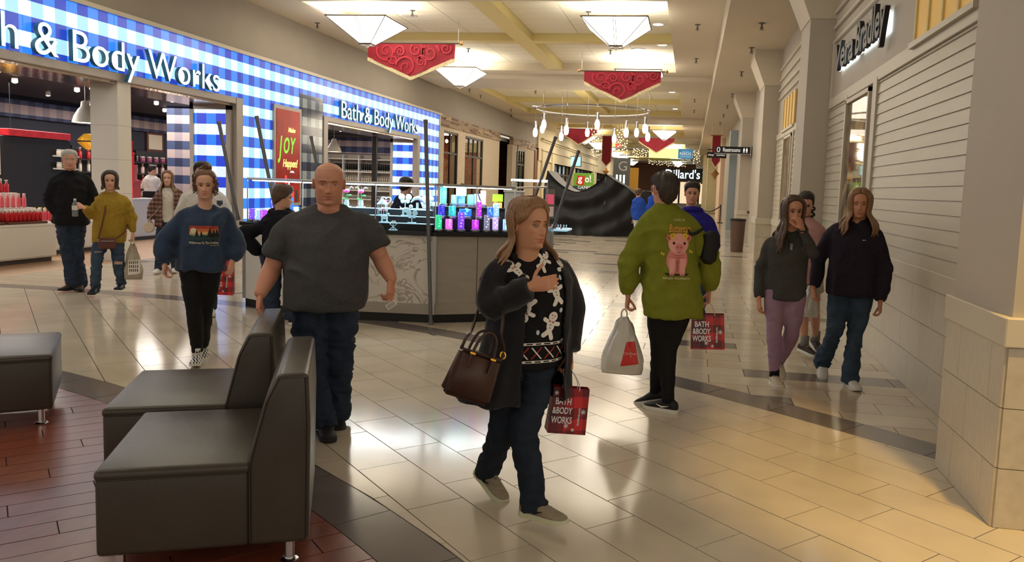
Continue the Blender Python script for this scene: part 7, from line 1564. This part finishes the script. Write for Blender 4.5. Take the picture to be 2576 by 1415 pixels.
rp = Print(o['_pants'], V(J['knL']), -o['_rt'], o['_fw'], .002); rp.shape('knee_rip', [[(-.05, -.02), (.045, -.025), (.05, .01), (-.04, .02)]], mat('ripped_threads', rgb(190, 160, 140), .8), 0); rp = Print(o['_pants'], V(J['hipR']).lerp(V(J['knR']), .7), -o['_rt'], o['_fw'], .002); rp.shape('thigh_rip', [[(-.05, 0), (.03, .004), (.05, .016), (-.045, .012)]], mat('ripped_threads', rgb(190, 160, 140), .8), 0)
# ---------- grey haired man in black
yaw, J = PJ['G']
hG = dict(skin=rgb(216, 162, 138), jaw=1.1, neckw=1.15, gaze=(.1, -.05), browth=.003, lips=.8)
o = dict(hG, W=.215, D=.14, vox=.014, hs=1.03, arm=.046, leg=.075, browm=hairmat('grey_brow', (150, 144, 138)), handR=((V((.3, .1, -1)), V((-.7, -.6, 0))), dict(side=1, curl=.6)), handL=((V((-.3, -.3, -.8)), V((.6, -.7, 0))), dict(side=-1, curl=.8)),
    pants=(DENIM2, [.105, .094, .076, .072, .082], .007), plen=.06, top=(cloth('black_pullover', (26, 26, 30), .85, .1, 30, .15, 200), pr(.225, .15, -.1, .04, .01, .074), [.08, .084, .078, .07, .05], .007), topname='pullover',
    hair=(hairmat('silver', (190, 186, 182), .2), [hair_cap(hG, .014, .012, .06, .0, -.07, seed=7)]))
pG = person('tall grey haired man in a black pullover and jeans', J, (.68, -.73, -.03), R(yaw), o)
v, f = limb([V(J['neck']) + V((.02, -.05, -.01)) + o['_rt'] * x + UP * z for x, z in ((.07, .01), (.03, -.02), (0, -.05), (-.03, -.02), (-.07, .01))], [.012, .016, .014, .016, .012], 8, 2); skin_obj('collar', v, f, cloth('black_pullover', (26, 26, 30)), pG)
BRN = mat('brown_shoe', rgb(62, 46, 36), .5); shoe(pG, J['anR'], (-.1, -1), R(0), BRN, BLK, .29); shoe(pG, J['anL'], (.5, -.85), R(0), BRN, BLK, .29)
# ---------- girl in the plaid shirt
yaw, J = PJ['H']
hH = dict(skin=rgb(226, 180, 158), gaze=(.05, 0), browth=.0026)
PLD = gingham('brown_plaid', (rgb(150, 110, 92), rgb(120, 84, 72), rgb(96, 66, 58), rgb(70, 48, 44)), cell=.034, rough=.85)
o = dict(hH, W=.17, D=.115, vox=.015, hs=.95, arm=.038, leg=.065, handR=((V((0, -.1, -1)), V((-.9, -.3, 0))), dict(side=1, curl=.7, L=.16)), handL=((V((0, -.1, -1)), V((1, 0, 0))), dict(side=-1, curl=.7, L=.16)),
    pants=(DENIM2, [.092, .08, .062, .056, .054], .005), plen=.03, top=(cloth('white_top', (214, 208, 198)), pr(.165, .115, -.05, 0, .02, .07, .95), [.06, .058, .05, .045, .036], .003),
    hair=(hairmat('honey_brown', (138, 104, 76), .4), [hair_cap(hH, .015, .008, .08, -.02, -.09, seed=2)] + long_hair(46, .36, 1.0, 2 * PI - 1.0, .02, .01, 21, .016, shoulder=-.17) + sweep(10, .34, 1, 7, .0, behind=1.3) + sweep(10, .34, -1, 8, .0, behind=1.3)))
pH = person('girl with long hair in a brown plaid shirt and patched jeans', J, (.52, -.85, 0), R(yaw), o)
cH = coat(pH, J, o['_fw'], o['_rt'], o['_pel'], V(J['neck']), PLD, pr(.195, .14, -.2, 0, .015, .075, 1.0), [.066, .07, .066, .06, .054, .046], lambda t: (-.085, .085), .014, .005)
for k, (s, u) in enumerate((('R', .62), ('R', .9), ('L', .75), ('R', 1.25), ('L', 1.1))):
    a, b, c = V(J['hip' + s]), V(J['kn' + s]), V(J['an' + s]); q = a.lerp(b, u) if u < 1 else b.lerp(c, u - 1); rp = Print(o['_pants'], q, -o['_rt'], o['_fw'], .002); rp.shape('jeans_patch', [disc(.0, .0, .05, .045, 7, k)], mat('jeans_patch', rgb(196, 166, 150), .8), 0)
WS = mat('white_leather', rgb(222, 220, 214), .5); shoe(pH, J['anR'], (.3, -.95), R(0), WS, WSOLE, .24); shoe(pH, J['anL'], (.6, -.8), R(0), WS, WSOLE, .24)
# ---------- person in white mostly hidden behind the teenager
yaw, J = PJ['I']
hI = dict(skin=rgb(214, 166, 140)); o = dict(hI, W=.2, D=.13, vox=.018, hs=1.0, pants=(DENIM2, [.1, .088, .068, .06, .06], .005), top=(cloth('white_jersey', (216, 212, 206)), pr(.215, .145, -.1), [.078, .082, .078, .07, .05], .007), topname='shirt', hair=(hairmat('near_black', (38, 30, 26)), [hair_cap(hI, .02, .015, .062, -.01, -.09, seed=11)]))
pI = person('dark haired person in a white top hidden behind the teenager', J, (.5, -.86, 0), R(yaw), o); p2 = Print(o['_top'], V(J['shL']) + UP * -.06, -o['_rt'], o['_fw']); p2.shape('shoulder_badge', [[(-.03, .03), (.03, .03), (.03, -.01), (0, -.035), (-.03, -.01)]], decal_text_col('badge', (60, 62, 84)), 0)
shoe(pI, J['anR'], (.5, -.85), 0, WS, WSOLE, .27); shoe(pI, J['anL'], (.5, -.85), 0, WS, WSOLE, .27)
# ---------- boy at the kiosk
yaw, J = PJ['J']
hJ = dict(skin=rgb(220, 168, 142)); HK = cloth('black_fleece', (24, 25, 34), .9, .1, 25, .15, 180)
o = dict(hJ, W=.19, D=.135, vox=.014, hs=.98, arm=.042, leg=.07, handL=((V((.3, .3, -.7)), V((-.6, .5, 0))), dict(side=1, curl=.8)), handR=((V((.2, .8, -.2)), V((0, 0, 1))), dict(side=-1, curl=.5)),
    pants=(DENIM2, [.11, .098, .085, .08, .085], .007), PW=.195, plen=.03, top=(HK, pr(.215, .15, -.2, 0, 0, .075, 1.0), [.08, .085, .085, .078, .06], .008), topname='hoodie', hair=(hairmat('warm_brown', (84, 62, 50)), [hair_cap(hJ, .024, .02, .05, -.03, -.105, seed=13, rough=.006)]))
pJ = person('boy in a black hoodie leaning at the kiosk with his back turned', J, (.86, .5, -.12), R(yaw), o); hood(pJ, V(J['neck']), o['_fw'], o['_rt'], HK, .09)
shoe(pJ, J['anR'], (-.2, .98), 0, BLK, WSOLE, .26); shoe(pJ, J['anL'], (-.4, .9), 0, BLK, WSOLE, .26)
# ---------- girl in lavender leggings
yaw, J = PJ['K']
hK = dict(skin=rgb(206, 150, 122), jaw=1.0, gaze=(.12, .0), browth=.0038, lips=1.1)
o = dict(hK, W=.17, D=.115, vox=.0115, hs=.97, arm=.04, leg=.068, handR=((V((.08, -.15, -1)), V((-.9, -.3, 0))), dict(side=1, curl=.55, L=.165)), handL=((V((-.35, .02, .9)), V((.6, -.65, .2))), dict(side=-1, curl=.85, L=.165, thumb=.6)),
    pants=(cloth('lavender_leggings', (156, 126, 150), .75, .06, 20, .05, 200), [.096, .086, .064, .056, .042], .0025), PW=.152, PD=.105, ptop=.08, plen=-.03, top=(cloth('charcoal_melange', (70, 70, 68), .85, .25, 90, .15, 240, stretch=(1, 1, 4)), pr(.175, .12, -.14, .0, .03, .066, .98), [.062, .06, .055, .05, .042], .004), topname='pullover',
    hair=(hairmat('chestnut', (84, 60, 46), .45), [hair_cap(hK, .016, .01, .08, -.03, -.09, seed=15)] + long_hair(60, .34, .95, 2 * PI - .95, .025, .013, 33, .017, front_fall=.05, shoulder=-.17) + sweep(12, .33, 1, 9, .0, behind=1.25) + sweep(12, .33, -1, 10, .0, behind=1.25)))
pK = person('girl in lavender leggings with her hand at her mouth', J, (.16, -.98, -.03), R(yaw), o)
p2 = Print(o['_top'], o['_pel'].lerp(V(J['neck']), .78), -o['_rt'], o['_fw']); p2.shape('chest_logo', [[(-.075, .0), (-.05, .006), (-.055, -.01)]], WH, 0); p2.shape('zip_panel', [[(.012, .02), (.03, .02), (.03, -.03), (.012, -.03)]], mat('zip_grey', rgb(150, 150, 150), .6), 0); p2.shape('zip_line', [[(-.004, .06), (.002, .06), (.002, -.06), (-.004, -.06)]], BK, 1)
SN2 = cloth('cream_runner', (196, 184, 164), .7, .1, 40, .1, 300); shoe(pK, J['anR'], (.15, -.98), R(4), SN2, WSOLE, .25, BLK); shoe(pK, J['anL'], (.1, -1), R(-32), SN2, WSOLE, .25, BLK)
for s in 'RL': a = V(J['an' + s]); v, f = limb([a + V((0, 0, -.01)), a + V((0, .005, .06))], [.041, .039], 14, 2, dome=False); skin_obj('sock', v, f, cloth('black_sock', (22, 22, 24)), pK)
w = V(J['wrL']); mb = MB(); mb.tube([w + V((.031 * math.cos(a), -.005 + .031 * math.sin(a), -.012)) for a in [2 * PI * k / 16 for k in range(17)]], .007, 6); mb.build('wristband', BLK, pK)
# ---------- woman in the dark fleece
yaw, J = PJ['L']
hL = dict(skin=rgb(204, 146, 116), jaw=1.0, gaze=(-.05, -.02), browth=.003, nose=1.1, brow=1.2)
o = dict(hL, W=.2, D=.135, vox=.0115, hs=1.0, arm=.044, leg=.074, handR=((V((.1, -.15, -1)), V((-.9, -.3, 0))), dict(side=1, curl=.8, L=.17)), handL=((V((.02, -.2, -1)), V((.9, -.3, 0))), dict(side=-1, curl=.85, L=.17)),
    pants=(DENIM3, [.1, .088, .07, .066, .078], .006), plen=.06, top=(cloth('black_plum_fleece', (44, 38, 50), .9, .1, 25, .15, 180), pr(.212, .15, -.14, .03, .025, .07, 1.02), [.076, .08, .076, .07, .055], .008), topname='fleece',
    hair=(hairmat('dark_blond', (142, 106, 72), .45), [hair_cap(hL, .018, .01, .082, -.03, -.09, seed=17)] + long_hair(60, .25, .9, 2 * PI - .9, .045, .013, 41, .018, front_fall=.02, shoulder=-.16) + sweep(12, .24, 1, 11, .0, behind=1.2, spread=.05) + sweep(12, .24, -1, 12, .0, behind=1.2, spread=.05)))
pL = person('blond woman in a dark plum fleece and jeans by the siding wall', J, (-.2, -.98, -.03), R(yaw), o)
p2 = Print(o['_top'], o['_pel'].lerp(V(J['neck']), .74), -o['_rt'], o['_fw']); p2.shape('chest_logo', [disc(.06, .0, .006, .004, 8), disc(.075, .0, .006, .004, 8)], WH, 0)
shoe(pL, J['anL'], (.2, -.98), R(0), WS, WSOLE, .26); shoe(pL, J['anR'], (-.05, -1), R(-38), WS, WSOLE, .26)
# ---------- girl with a braid behind the two women
yaw, J = PJ['M']
hM = dict(skin=rgb(212, 160, 136), gaze=(-.1, -.2), browth=.003)
br = []
for k in range(9): z = -.06 - .03 * k; s = 1 if k % 2 else -1; br.append(lock([V((-.075 + .004 * s, -.02 + .01 * k / 3, z + .03)), V((-.082 + .014 * s, .0 + .01 * k / 3, z + .012)), V((-.08 - .012 * s, .0 + .01 * k / 3, z - .012)), V((-.08, -.01 + .01 * k / 3, z - .03))], .016, .012, 6, 3))
o = dict(hM, W=.165, D=.11, vox=.015, hs=.96, arm=.038, leg=.066, handR=((V((0, -.1, -1)), V((-1, 0, 0))), dict(side=1, curl=.6)), handL=((V((0, -.1, -1)), V((1, 0, 0))), dict(side=-1, curl=1.0)), slen=.7,
    top=(cloth('pink_jersey', (196, 150, 150)), pr(.18, .12, -.2, 0, .02), [.066, .072, .07], .005), topname='t_shirt', hair=(hairmat('espresso', (46, 34, 30)), [hair_cap(hM, .015, .01, .062, -.03, -.09, seed=19)] + br))
pM = person('girl with a dark braid and pink top behind the two women', J, (-.1, -.95, -.25), R(yaw), o)
parts = []
for s in 'RL': h, k = V(J['hip' + s]), V(J['kn' + s]); parts.append(limb([h, h.lerp(k, .3), h.lerp(k, .55)], [.095, .092, .098], 16, 4, dome=False))
v, f, nv = fuse(parts, .014, 4); skin_obj('shorts', folds(v, nv, .005), f, cloth('pale_shorts', (190, 180, 172)), pM)
for s in 'RL': a = V(J['an' + s]); v, f = limb([a + V((0, 0, -.01)), a + V((0, 0, .09))], [.042, .042], 12, 2, dome=False); skin_obj('sock', v, f, mat('grey_sock', rgb(128, 126, 124), .8), pM)
DK = mat('dark_trainer', rgb(58, 48, 46), .6); shoe(pM, J['anR'], (.6, -.8), R(-6), DK, WSOLE, .25, WSOLE); shoe(pM, J['anL'], (.3, -.95), R(-20), DK, WSOLE, .25)
# ---------- smaller figures
def simple(key, label, face, topc, hairc, topname, pants, seed, **k):
    yaw, J = PJ[key]; h = dict(skin=rgb(214, 164, 138)); o = dict(h, W=.185, D=.125, vox=.02, hs=.96, pants=(pants, [.095, .084, .066, .06, .06], .004), top=(topc, pr(.205, .145, -.15), [.075, .078, .075, .068, .05], .008), topname=topname, hair=(hairc, [hair_cap(h, .018, .015, .06, -.01, -.09, seed=seed)]))
    o.update(handR=((V((0, 0, -1)), V((-1, 0, 0))), dict(side=1, curl=.5)), handL=((V((0, 0, -1)), V((1, 0, 0))), dict(side=-1, curl=.5))); o.update(k)
    t = person(label, J, face, R(yaw), o); f = o['_fw']
    for s in 'RL': shoe(t, J['an' + s], (f.x, f.y), 0, BLK, WSOLE, .25)
    return t, o, J
simple('N', 'boy in a bright blue jacket walking away beside the black drape', (.3, .95, 0), cloth('cobalt_jacket', (36, 74, 168)), hairmat('warm_brown', (84, 62, 50)), 'jacket', cloth('pale_trousers', (190, 196, 200)), 23)
PJ['O'] = (185, {k: (v[0] + .5, v[1] - 1.2, v[2] * 1.06) if 'an' not in k else (v[0] + .5, v[1] - 1.2, v[2]) for k, v in PJ['N'][1].items()})
simple('O', 'second figure in a blue jacket hidden by the green shirt', (.0, 1, 0), cloth('cobalt_jacket2', (30, 70, 170)), hairmat('warm_brown', (84, 62, 50)), 'jacket', DENIM2, 24)
simple('Q', 'kiosk worker in a dark hoodie bending behind the counter', (.2, .97, -.2), cloth('navy_hoodie', (28, 30, 48)), hairmat('near_black', (38, 30, 26)), 'hoodie', DENIM, 25)
t, o, J = simple('S', 'shop assistant in a white shirt and black apron', (.6, .75, -.1), cloth('white_jersey', (216, 212, 206)), hairmat('near_black', (38, 30, 26)), 'shirt', cloth('black_trousers', (30, 30, 32)), 26)
v, f = trunk(o['_pel'], V(J['neck']), o['_rt'], o['_fw'], [(-.3, .2, .15, .155, 0), (0, .215, .155, .16, 0), (.3, .212, .155, .158, 0), (.34, .2, .14, .15, 0)]); skin_obj('apron', v, f, cloth('black_apron', (28, 28, 30)), t)
for k, (x, y, c, n) in enumerate(((-4.5, 60, (206, 150, 50), 'in a mustard top'), (-3.6, 62, (220, 214, 206), 'in a white top'))):
    PJ['T%d' % k] = (0, {q: (v[0] - PJ['D'][1]['neck'][0] + x, v[1] - PJ['D'][1]['neck'][1] + y, v[2] * (.95 if 'an' not in q else 1)) for q, v in PJ['D'][1].items()})
    simple('T%d' % k, 'far off woman %s beyond the black drape' % n, (0, -1, 0), cloth('far_top%d' % k, c), hairmat('near_black', (38, 30, 26)), 'top', DENIM, 30 + k, vox=.03)
# ================================================================ bags and things in hands
BUF = gingham('buffalo_plaid', (rgb(206, 40, 44), rgb(168, 28, 34), rgb(150, 24, 30), rgb(96, 16, 22)), cell=.055, rough=.35)
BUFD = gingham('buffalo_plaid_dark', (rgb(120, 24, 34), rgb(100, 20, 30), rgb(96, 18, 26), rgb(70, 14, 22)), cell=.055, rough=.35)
SILV = mat('silver_foil', rgb(226, 226, 230), .3, .35)
def paper_bag(label, top, w, h, d, yaw, tilt, dark=False, grip=None, sub=''):
    """gift carrier: top = centre of the upper rim; yaw turns the printed face, 0 = towards the camera"""
    t = empty('gift_bag', label, 'shopping bag'); T = Matrix.Translation(top) @ Matrix.Rotation(tilt, 4, 'Y') @ Matrix.Rotation(yaw, 4, 'Z')
    a, b = w * .47, w * .5; e = d / 2
    vs = [(-b, -e, -h), (b, -e, -h), (b, e, -h), (-b, e, -h), (-a, -e * .55, 0), (a, -e * .55, 0), (a, e * .55, 0), (-a, e * .55, 0), (-b * 1.0, -e * .0, -h * .5), (b, 0, -h * .5)]
    mb = MB(); mb.add([T @ V(v) for v in vs], [(3, 2, 1, 0), (0, 1, 5, 4), (2, 3, 7, 6), (1, 9, 5), (1, 2, 9), (2, 6, 9), (9, 6, 5), (0, 4, 8), (3, 0, 8), (7, 3, 8), (4, 7, 8)]); mb.build('paper', BUF, t)
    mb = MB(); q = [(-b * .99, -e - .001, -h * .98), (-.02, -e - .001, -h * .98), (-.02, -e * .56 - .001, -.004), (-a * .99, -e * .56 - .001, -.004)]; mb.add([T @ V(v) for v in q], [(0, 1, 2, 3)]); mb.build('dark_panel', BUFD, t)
    def on(x, z, lift=.002): return V((x, -(e * .55 + (e - e * .55) * (-z / h)) - lift, z))
    def txt(s_, x, z, wd, ht, m, vert=False):
        v, f = text_mesh(s_, 1.0, 0, .02, 3); xs = [p.x for p in v]; ys = [p.y for p in v]; k = wd / (max(xs) - min(xs)); kz = ht / max(ys); mb = MB()
        P = [on(x + (p.x - min(xs)) * k, z + p.y * kz) if not vert else on(x - p.y * kz, z + (p.x - min(xs)) * k) for p in v]; mb.add([T @ p for p in P], f); mb.build('lettering', m, t)
    s_ = w / .22
    txt('BATH', -.085 * s_, -h * .36, .09 * s_, .036 * s_, SILV); txt('&BODY', -.098 * s_, -h * .56, .115 * s_, .036 * s_, SILV); txt('WORKS', -.1 * s_, -h * .77, .12 * s_, .038 * s_, SILV); txt('Bath&Bodyworks', .062 * s_, -h * .8, .1 * s_, .012 * s_, SILV, True)
    for (x, z, r) in ((.08, -h * .5, .016), (-.01, -h * .82, .014), (-.085, -h * .12, .012), (.03, -h * .9, .01)):
        mb = MB()
        for k in range(4): q = k * PI / 4; c, s2 = math.cos(q) * r * s_, math.sin(q) * r * s_; nx, nz = -math.sin(q) * .0014, math.cos(q) * .0014; mb.add([T @ on(x * s_ + c + nx, z + s2 + nz), T @ on(x * s_ - c + nx, z - s2 + nz), T @ on(x * s_ - c - nx, z - s2 - nz), T @ on(x * s_ + c - nx, z + s2 - nz)], [(0, 1, 2, 3)])
        mb.build('snowflake', SILV, t)
    for s2 in (-1, 1):
        g0 = V(grip) if grip is not None else T @ V((0, 0, .12)); p = [T @ V((-w * .2, s2 * e * .5, -.02)), T @ V((-w * .18, s2 * e * .5, .02)), g0 + (T.to_3x3() @ V((-.02, s2 * .004, -.012))), g0 + (T.to_3x3() @ V((.02, s2 * .004, -.012))), T @ V((w * .18, s2 * e * .5, .02)), T @ V((w * .2, s2 * e * .5, -.02))]
        P, _ = spline(p, [1] * 6, 4); mb = MB(); mb.tube(P, .0025, 5); mb.build('handle', mat('white_cord', rgb(226, 222, 214), .6), t)
    return t
def hand_grip(key, s, d=.07): J = PJ[key][1]; return V(J['wr' + s]) + V((0, -.01, -d))
gA = hand_grip('A', 'L', .085); paper_bag('red plaid gift bag carried by the woman in the black coat', gA + V((.02, -.02, -.085)), .19, .225, .08, R(22), R(6), grip=gA)
gC = hand_grip('C', 'R', .085); paper_bag('red plaid gift bag in the right hand of the olive shirt', gC + V((.0, -.05, -.075)), .245, .255, .1, R(3), R(-2), grip=gC)
paper_bag('red plaid gift bag beside the boy at the kiosk', V((-4.86, 7.72, .74)), .26, .4, .12, R(20), R(2), grip=V((-4.84, 7.72, .86)))
# ---- plastic carrier bags
def sack(label, top, w, h, d, m, yaw=0, seed=1, gripz=.06, low=None, name='plastic_bag'):
    t = empty(name, label, 'plastic bag'); T = Matrix.Translation(top) @ Matrix.Rotation(yaw, 4, 'Z'); rings = []
    for k in range(17):
        u = k / 16; z = -h * u; ww = w * (.12 + .88 * min(1, u * 1.35) ** .75) * (1 - .1 * max(0, u - .9) * 10 * .5); dd = d * (.25 + .75 * min(1, u * 1.3)) * (1 - .45 * max(0, u - .85) / .15)
        rings.append([T @ V((ww / 2 * math.copysign(abs(math.cos(q)) ** .8, math.cos(q)), dd / 2 * math.sin(q), z)) for q in [2 * PI * j / 40 for j in range(40)]])
    v, f = rings_mesh(rings); v = np.array([tuple(p) for p in v]); c = np.array(T.translation); r = v - c; l = np.linalg.norm(r[:, :2], axis=1, keepdims=True) + 1e-6; nn = np.c_[r[:, :2] / l, np.zeros(len(v))]
    a = np.arctan2(r[:, 1] * 3, r[:, 0]); u = -r[:, 2] / h; dsp = (.010 * np.sin(a * 11 + 5 * u + seed) + .006 * np.sin(a * 19 - 9 * u)) * (1.2 - u) + .012 * (vnoise(v * 14 + seed) - .5); v = v + nn * dsp[:, None]
    o = skin_obj('sack', v, f, m, t)
    for s in (-1, 1): P, _ = spline([T @ V((s * w * .05, 0, -.03)), T @ V((s * .02, 0, .03)), T @ V((0, 0, gripz))], [1] * 3, 4); mb = MB(); mb.tube(P, [.012] + [.007] * (len(P) - 1), 6); mb.build('handle', m, t)
    return t, o, T
FILM = mat('white_film', rgb(226, 222, 214), .35, trans=.25, noise=.06, nscale=9)
gp = hand_grip('C', 'L', .08)
t, o, T = sack('white plastic shopping bag with a red square held low', gp + V((-.02, -.02, -.07)), .31, .42, .16, FILM, 0, 2)
pr_ = Print(o, T @ V((.05, 0, -.26)), V((1, 0, 0)), V((-.0, -1, 0)), .002); pr_.shape('red_square', [[(-.055, -.09), (.075, -.07), (.04, .09), (-.02, .085)]], mat('film_red', rgb(206, 44, 36), .4), 0); pr_.text('lettering', 'JCPenney', -.045, -.005, .1, mat('film_white', rgb(232, 196, 190), .5), 1)
TANF = mat('tan_film', rgb(190, 178, 156), .35, trans=.2, noise=.1, nscale=12)
gp = hand_grip('F', 'L', .07)
t, o, T = sack('tan plastic bag with dark block print hanging beside the mustard sweater', gp + V((.02, -.02, -.06)), .22, .46, .12, TANF, R(30), 5)
pr_ = Print(o, T @ V((.01, 0, -.3)), V((.8, .6, 0)), V((.6, -.8, 0)), .002); pr_.shape('white_patch', [[(-.07, -.1), (.07, -.08), (.075, .1), (-.06, .09)]], WH, 0)
for r_ in range(3): pr_.shape('block_print', [[(-.055 + .022 * k, .045 - .05 * r_), (-.043 + .022 * k, .045 - .05 * r_), (-.04 + .022 * k, .08 - .05 * r_), (-.052 + .022 * k, .08 - .05 * r_)] for k in range(5)], mat('print_navy', rgb(60, 76, 96), .7), 1)
gp = hand_grip('M', 'L', .07); sack('small white plastic bag carried by the girl with the braid', gp + V((0, -.02, -.05)), .15, .32, .1, FILM, 0, 9)
# ---- brown tote of the woman in the coat
t = empty('tote_handbag', 'dark brown leather tote hanging at the black coat', 'handbag'); LB = mat('brown_leather', rgb(74, 50, 42), .42, noise=.1, nscale=20, bump=.15, bscale=200); DB = mat('dark_brown_trim', rgb(58, 38, 32), .4)
ct = V((-.885, 3.40, .853)); T = Matrix.Translation(ct) @ Matrix.Rotation(R(30), 4, 'Z') @ Matrix.Rotation(R(20), 4, 'Y')
mb = MB(); a, b, e, h = .098, .112, .05, .215
vs = [(-b, -e, -h), (b, -e, -h), (b, e, -h), (-b, e, -h), (-a, -e * .6, 0), (a, -e * .6, 0), (a, e * .6, 0), (-a, e * .6, 0)]
bm = bmesh.new(); q = [bm.verts.new(v) for v in vs]
for f in ((3, 2, 1, 0), (4, 5, 6, 7), (0, 1, 5, 4), (1, 2, 6, 5), (2, 3, 7, 6), (3, 0, 4, 7)): bm.faces.new([q[i] for i in f])
bmesh.ops.bevel(bm, geom=bm.edges[:], offset=.018, segments=3, affect='EDGES'); bm.transform(T); me = bpy.data.meshes.new('body'); bm.to_mesh(me); bm.free(); me.materials.append(LB); me.polygons.foreach_set('use_smooth', [True] * len(me.polygons)); link('body', me, t)
mb = MB(); mb.bbox((0, 0, -.004), (.19, .062, .012), T, .004); mb.build('top_edge', DB, t)
for y in (-.036, .036):
    P, _ = spline([T @ V(p) for p in ((-.05, y * 1.1, -.07), (-.05, y, .0), (-.035, y, .075), (0, y * .8, .1), (.035, y, .075), (.05, y, .0), (.05, y * 1.1, -.07))], [1] * 7, 4); mb = MB(); mb.tube(P, .0065, 8); mb.build('handle', DB, t, True)
for x in (-.05, .05): mb = MB(); mb.box((x - .012, -.046, -.012), (x + .012, -.04, -.004), T); mb.build('buckle', M['gold'], t)
for x, pts in ((-.095, ((-.965, 3.52, .93), (-.955, 3.60, 1.02), (-.925, 3.63, 1.12), (-.88, 3.62, 1.2))), (.1, ((-.80, 3.42, .93), (-.80, 3.44, 1.0), (-.82, 3.52, 1.1), (-.86, 3.6, 1.18)))):
    P, _ = spline([T @ V((x, 0, -.01)), T @ V((x * .95, 0, .05))] + [V(p) for p in pts], [1] * (2 + len(pts)), 5); mb = MB(); mb.tube(P, .0075, 6); mb.build('shoulder_strap', DB, t, True)
mb = MB(); p = T @ V((.1, 0, .02)); mb.tube([p + V((.012 * math.cos(a), 0, .016 * math.sin(a))) for a in [2 * PI * k / 12 for k in range(13)]], .003, 6); mb.build('ring', M['gold'], t)
# ---- crossbody bags, bottle
t = empty('crossbody_bag', 'small maroon crossbody bag on the mustard sweater', 'handbag'); MR = mat('maroon_leather', rgb(92, 48, 42), .45); JF = PJ['F'][1]; fw = V((math.sin(R(37)), -math.cos(R(37)), 0)); rt = fw.cross(UP); pe = (V(JF['hipR']) + V(JF['hipL'])) / 2; c = pe + fw * .2 + UP * -.13 + rt * .02
T = frame(c, -rt, UP); mb = MB(); mb.bbox((0, 0, 0), (.2, .14, .05), T, .02); mb.build('body', MR, t, True); mb = MB(); mb.box((-.07, .03, .026), (.075, .036, .03), T); mb.build('zip', M['chrome'], t)
n2 = V(JF['neck']); P, _ = spline([c + rt * .1 + UP * .06, pe + fw * .2 + UP * .18 + rt * .06, n2 + fw * .12 + rt * .06 - UP * .12, n2 + rt * .1 + UP * -.0, n2 + rt * .1 - fw * .12 - UP * .1], [1] * 5, 5); mb = MB(); mb.tube(P, .009, 6); mb.build('strap', MR, t); P, _ = spline([c - rt * .1 + UP * .06, pe + fw * .19 - rt * .18 + UP * .03, pe - rt * .21 + UP * .12], [1] * 3, 5); mb = MB(); mb.tube(P, .009, 6); mb.build('strap', MR, t)
t = empty('drink_bottle', 'clear plastic drink bottle with a white label in hand', 'bottle'); w = V(JF['wrR']) + V((-.075, -.055, -.02)); mb = MB(); mb.lathe([(.03, -.09), (.034, -.08), (.034, .04), (.03, .06), (.014, .1), (.014, .11)], w, 16); mb.build('body', mat('clear_plastic', rgb(210, 215, 220), .08, trans=.7, ior=1.3), t, True); mb = MB(); mb.lathe([(.0348, -.01), (.0348, .045)], w, 16); mb.build('label', M['white'], t, True); mb = MB(); mb.lathe([(.016, .108), (.016, .13)], w, 12); mb.build('cap', M['white'], t); mb = MB(); mb.lathe([(.031, -.088), (.0325, -.078), (.0325, -.012)], w, 14); mb.build('drink', mat('dark_cola', rgb(40, 28, 26), .2), t)
JH = PJ['H'][1]; t = empty('round_purse', 'small beige round purse held by the plaid girl', 'handbag'); c = V(JH['wrR']) + V((.02, -.06, -.12)); mb = MB(); mb.lathe([(.02, -.03), (.075, -.028), (.085, 0), (.075, .028), (.02, .03)], (0, 0, 0), 20, Matrix.Translation(c) @ Matrix.Rotation(R(80), 4, 'X') @ Matrix.Rotation(R(20), 4, 'Y')); mb.build('body', mat('beige_leather', rgb(196, 178, 158), .5), t, True); P, _ = spline([c + V((0, 0, .07)), c + V((.0, -.0, .13)), V(JH['shR']) + V((.05, -.09, -.2)), V(JH['shR']) + V((.04, -.05, .03))], [1] * 4, 4); mb = MB(); mb.tube(P, .006, 6); mb.build('strap', M['steel'], t)
# black sling bag of the olive shirt
JC = PJ['C'][1]; t = empty('sling_bag', 'black sling bag at the right side of the olive shirt', 'handbag'); BLB = mat('black_bag_fabric', rgb(24, 22, 20), .7); c = V(JC['elR']) + V((-.045, -.11, .10)); mb = MB(); bmx = TRS(c, R(-15), 0, R(6)); mb.bbox((.03, .03, 0), (.12, .08, .24), bmx, .035); mb.build('body', BLB, t, True); P, _ = spline([c + V((-.02, .0, .13)), V(JC['shR']) + V((.0, -.12, -.05)), V(JC['shR']) + V((-.05, -.02, .09))], [1] * 3, 6); mb = MB(); mb.tube(P, .012, 6); mb.build('strap', BLB, t)
# ================================================================ warm downlight by the near column
t = empty('recessed_light', 'warm downlight over the near column, above the picture', 'ceiling light'); mb = MB(); mb.lathe([(.16, -.02), (.17, 0), (.12, .01)], (1.85, 2.9, 4.94), 20); mb.build('trim_ring', M['white'], t)
light('warm_downlight', 'SPOT', (1.85, 2.9, 4.9), 620, (1, .62, .16), .1, V((-.05, 1.25, -3.6)).to_track_quat('-Z', 'Y').to_euler(), t, spot=R(42))
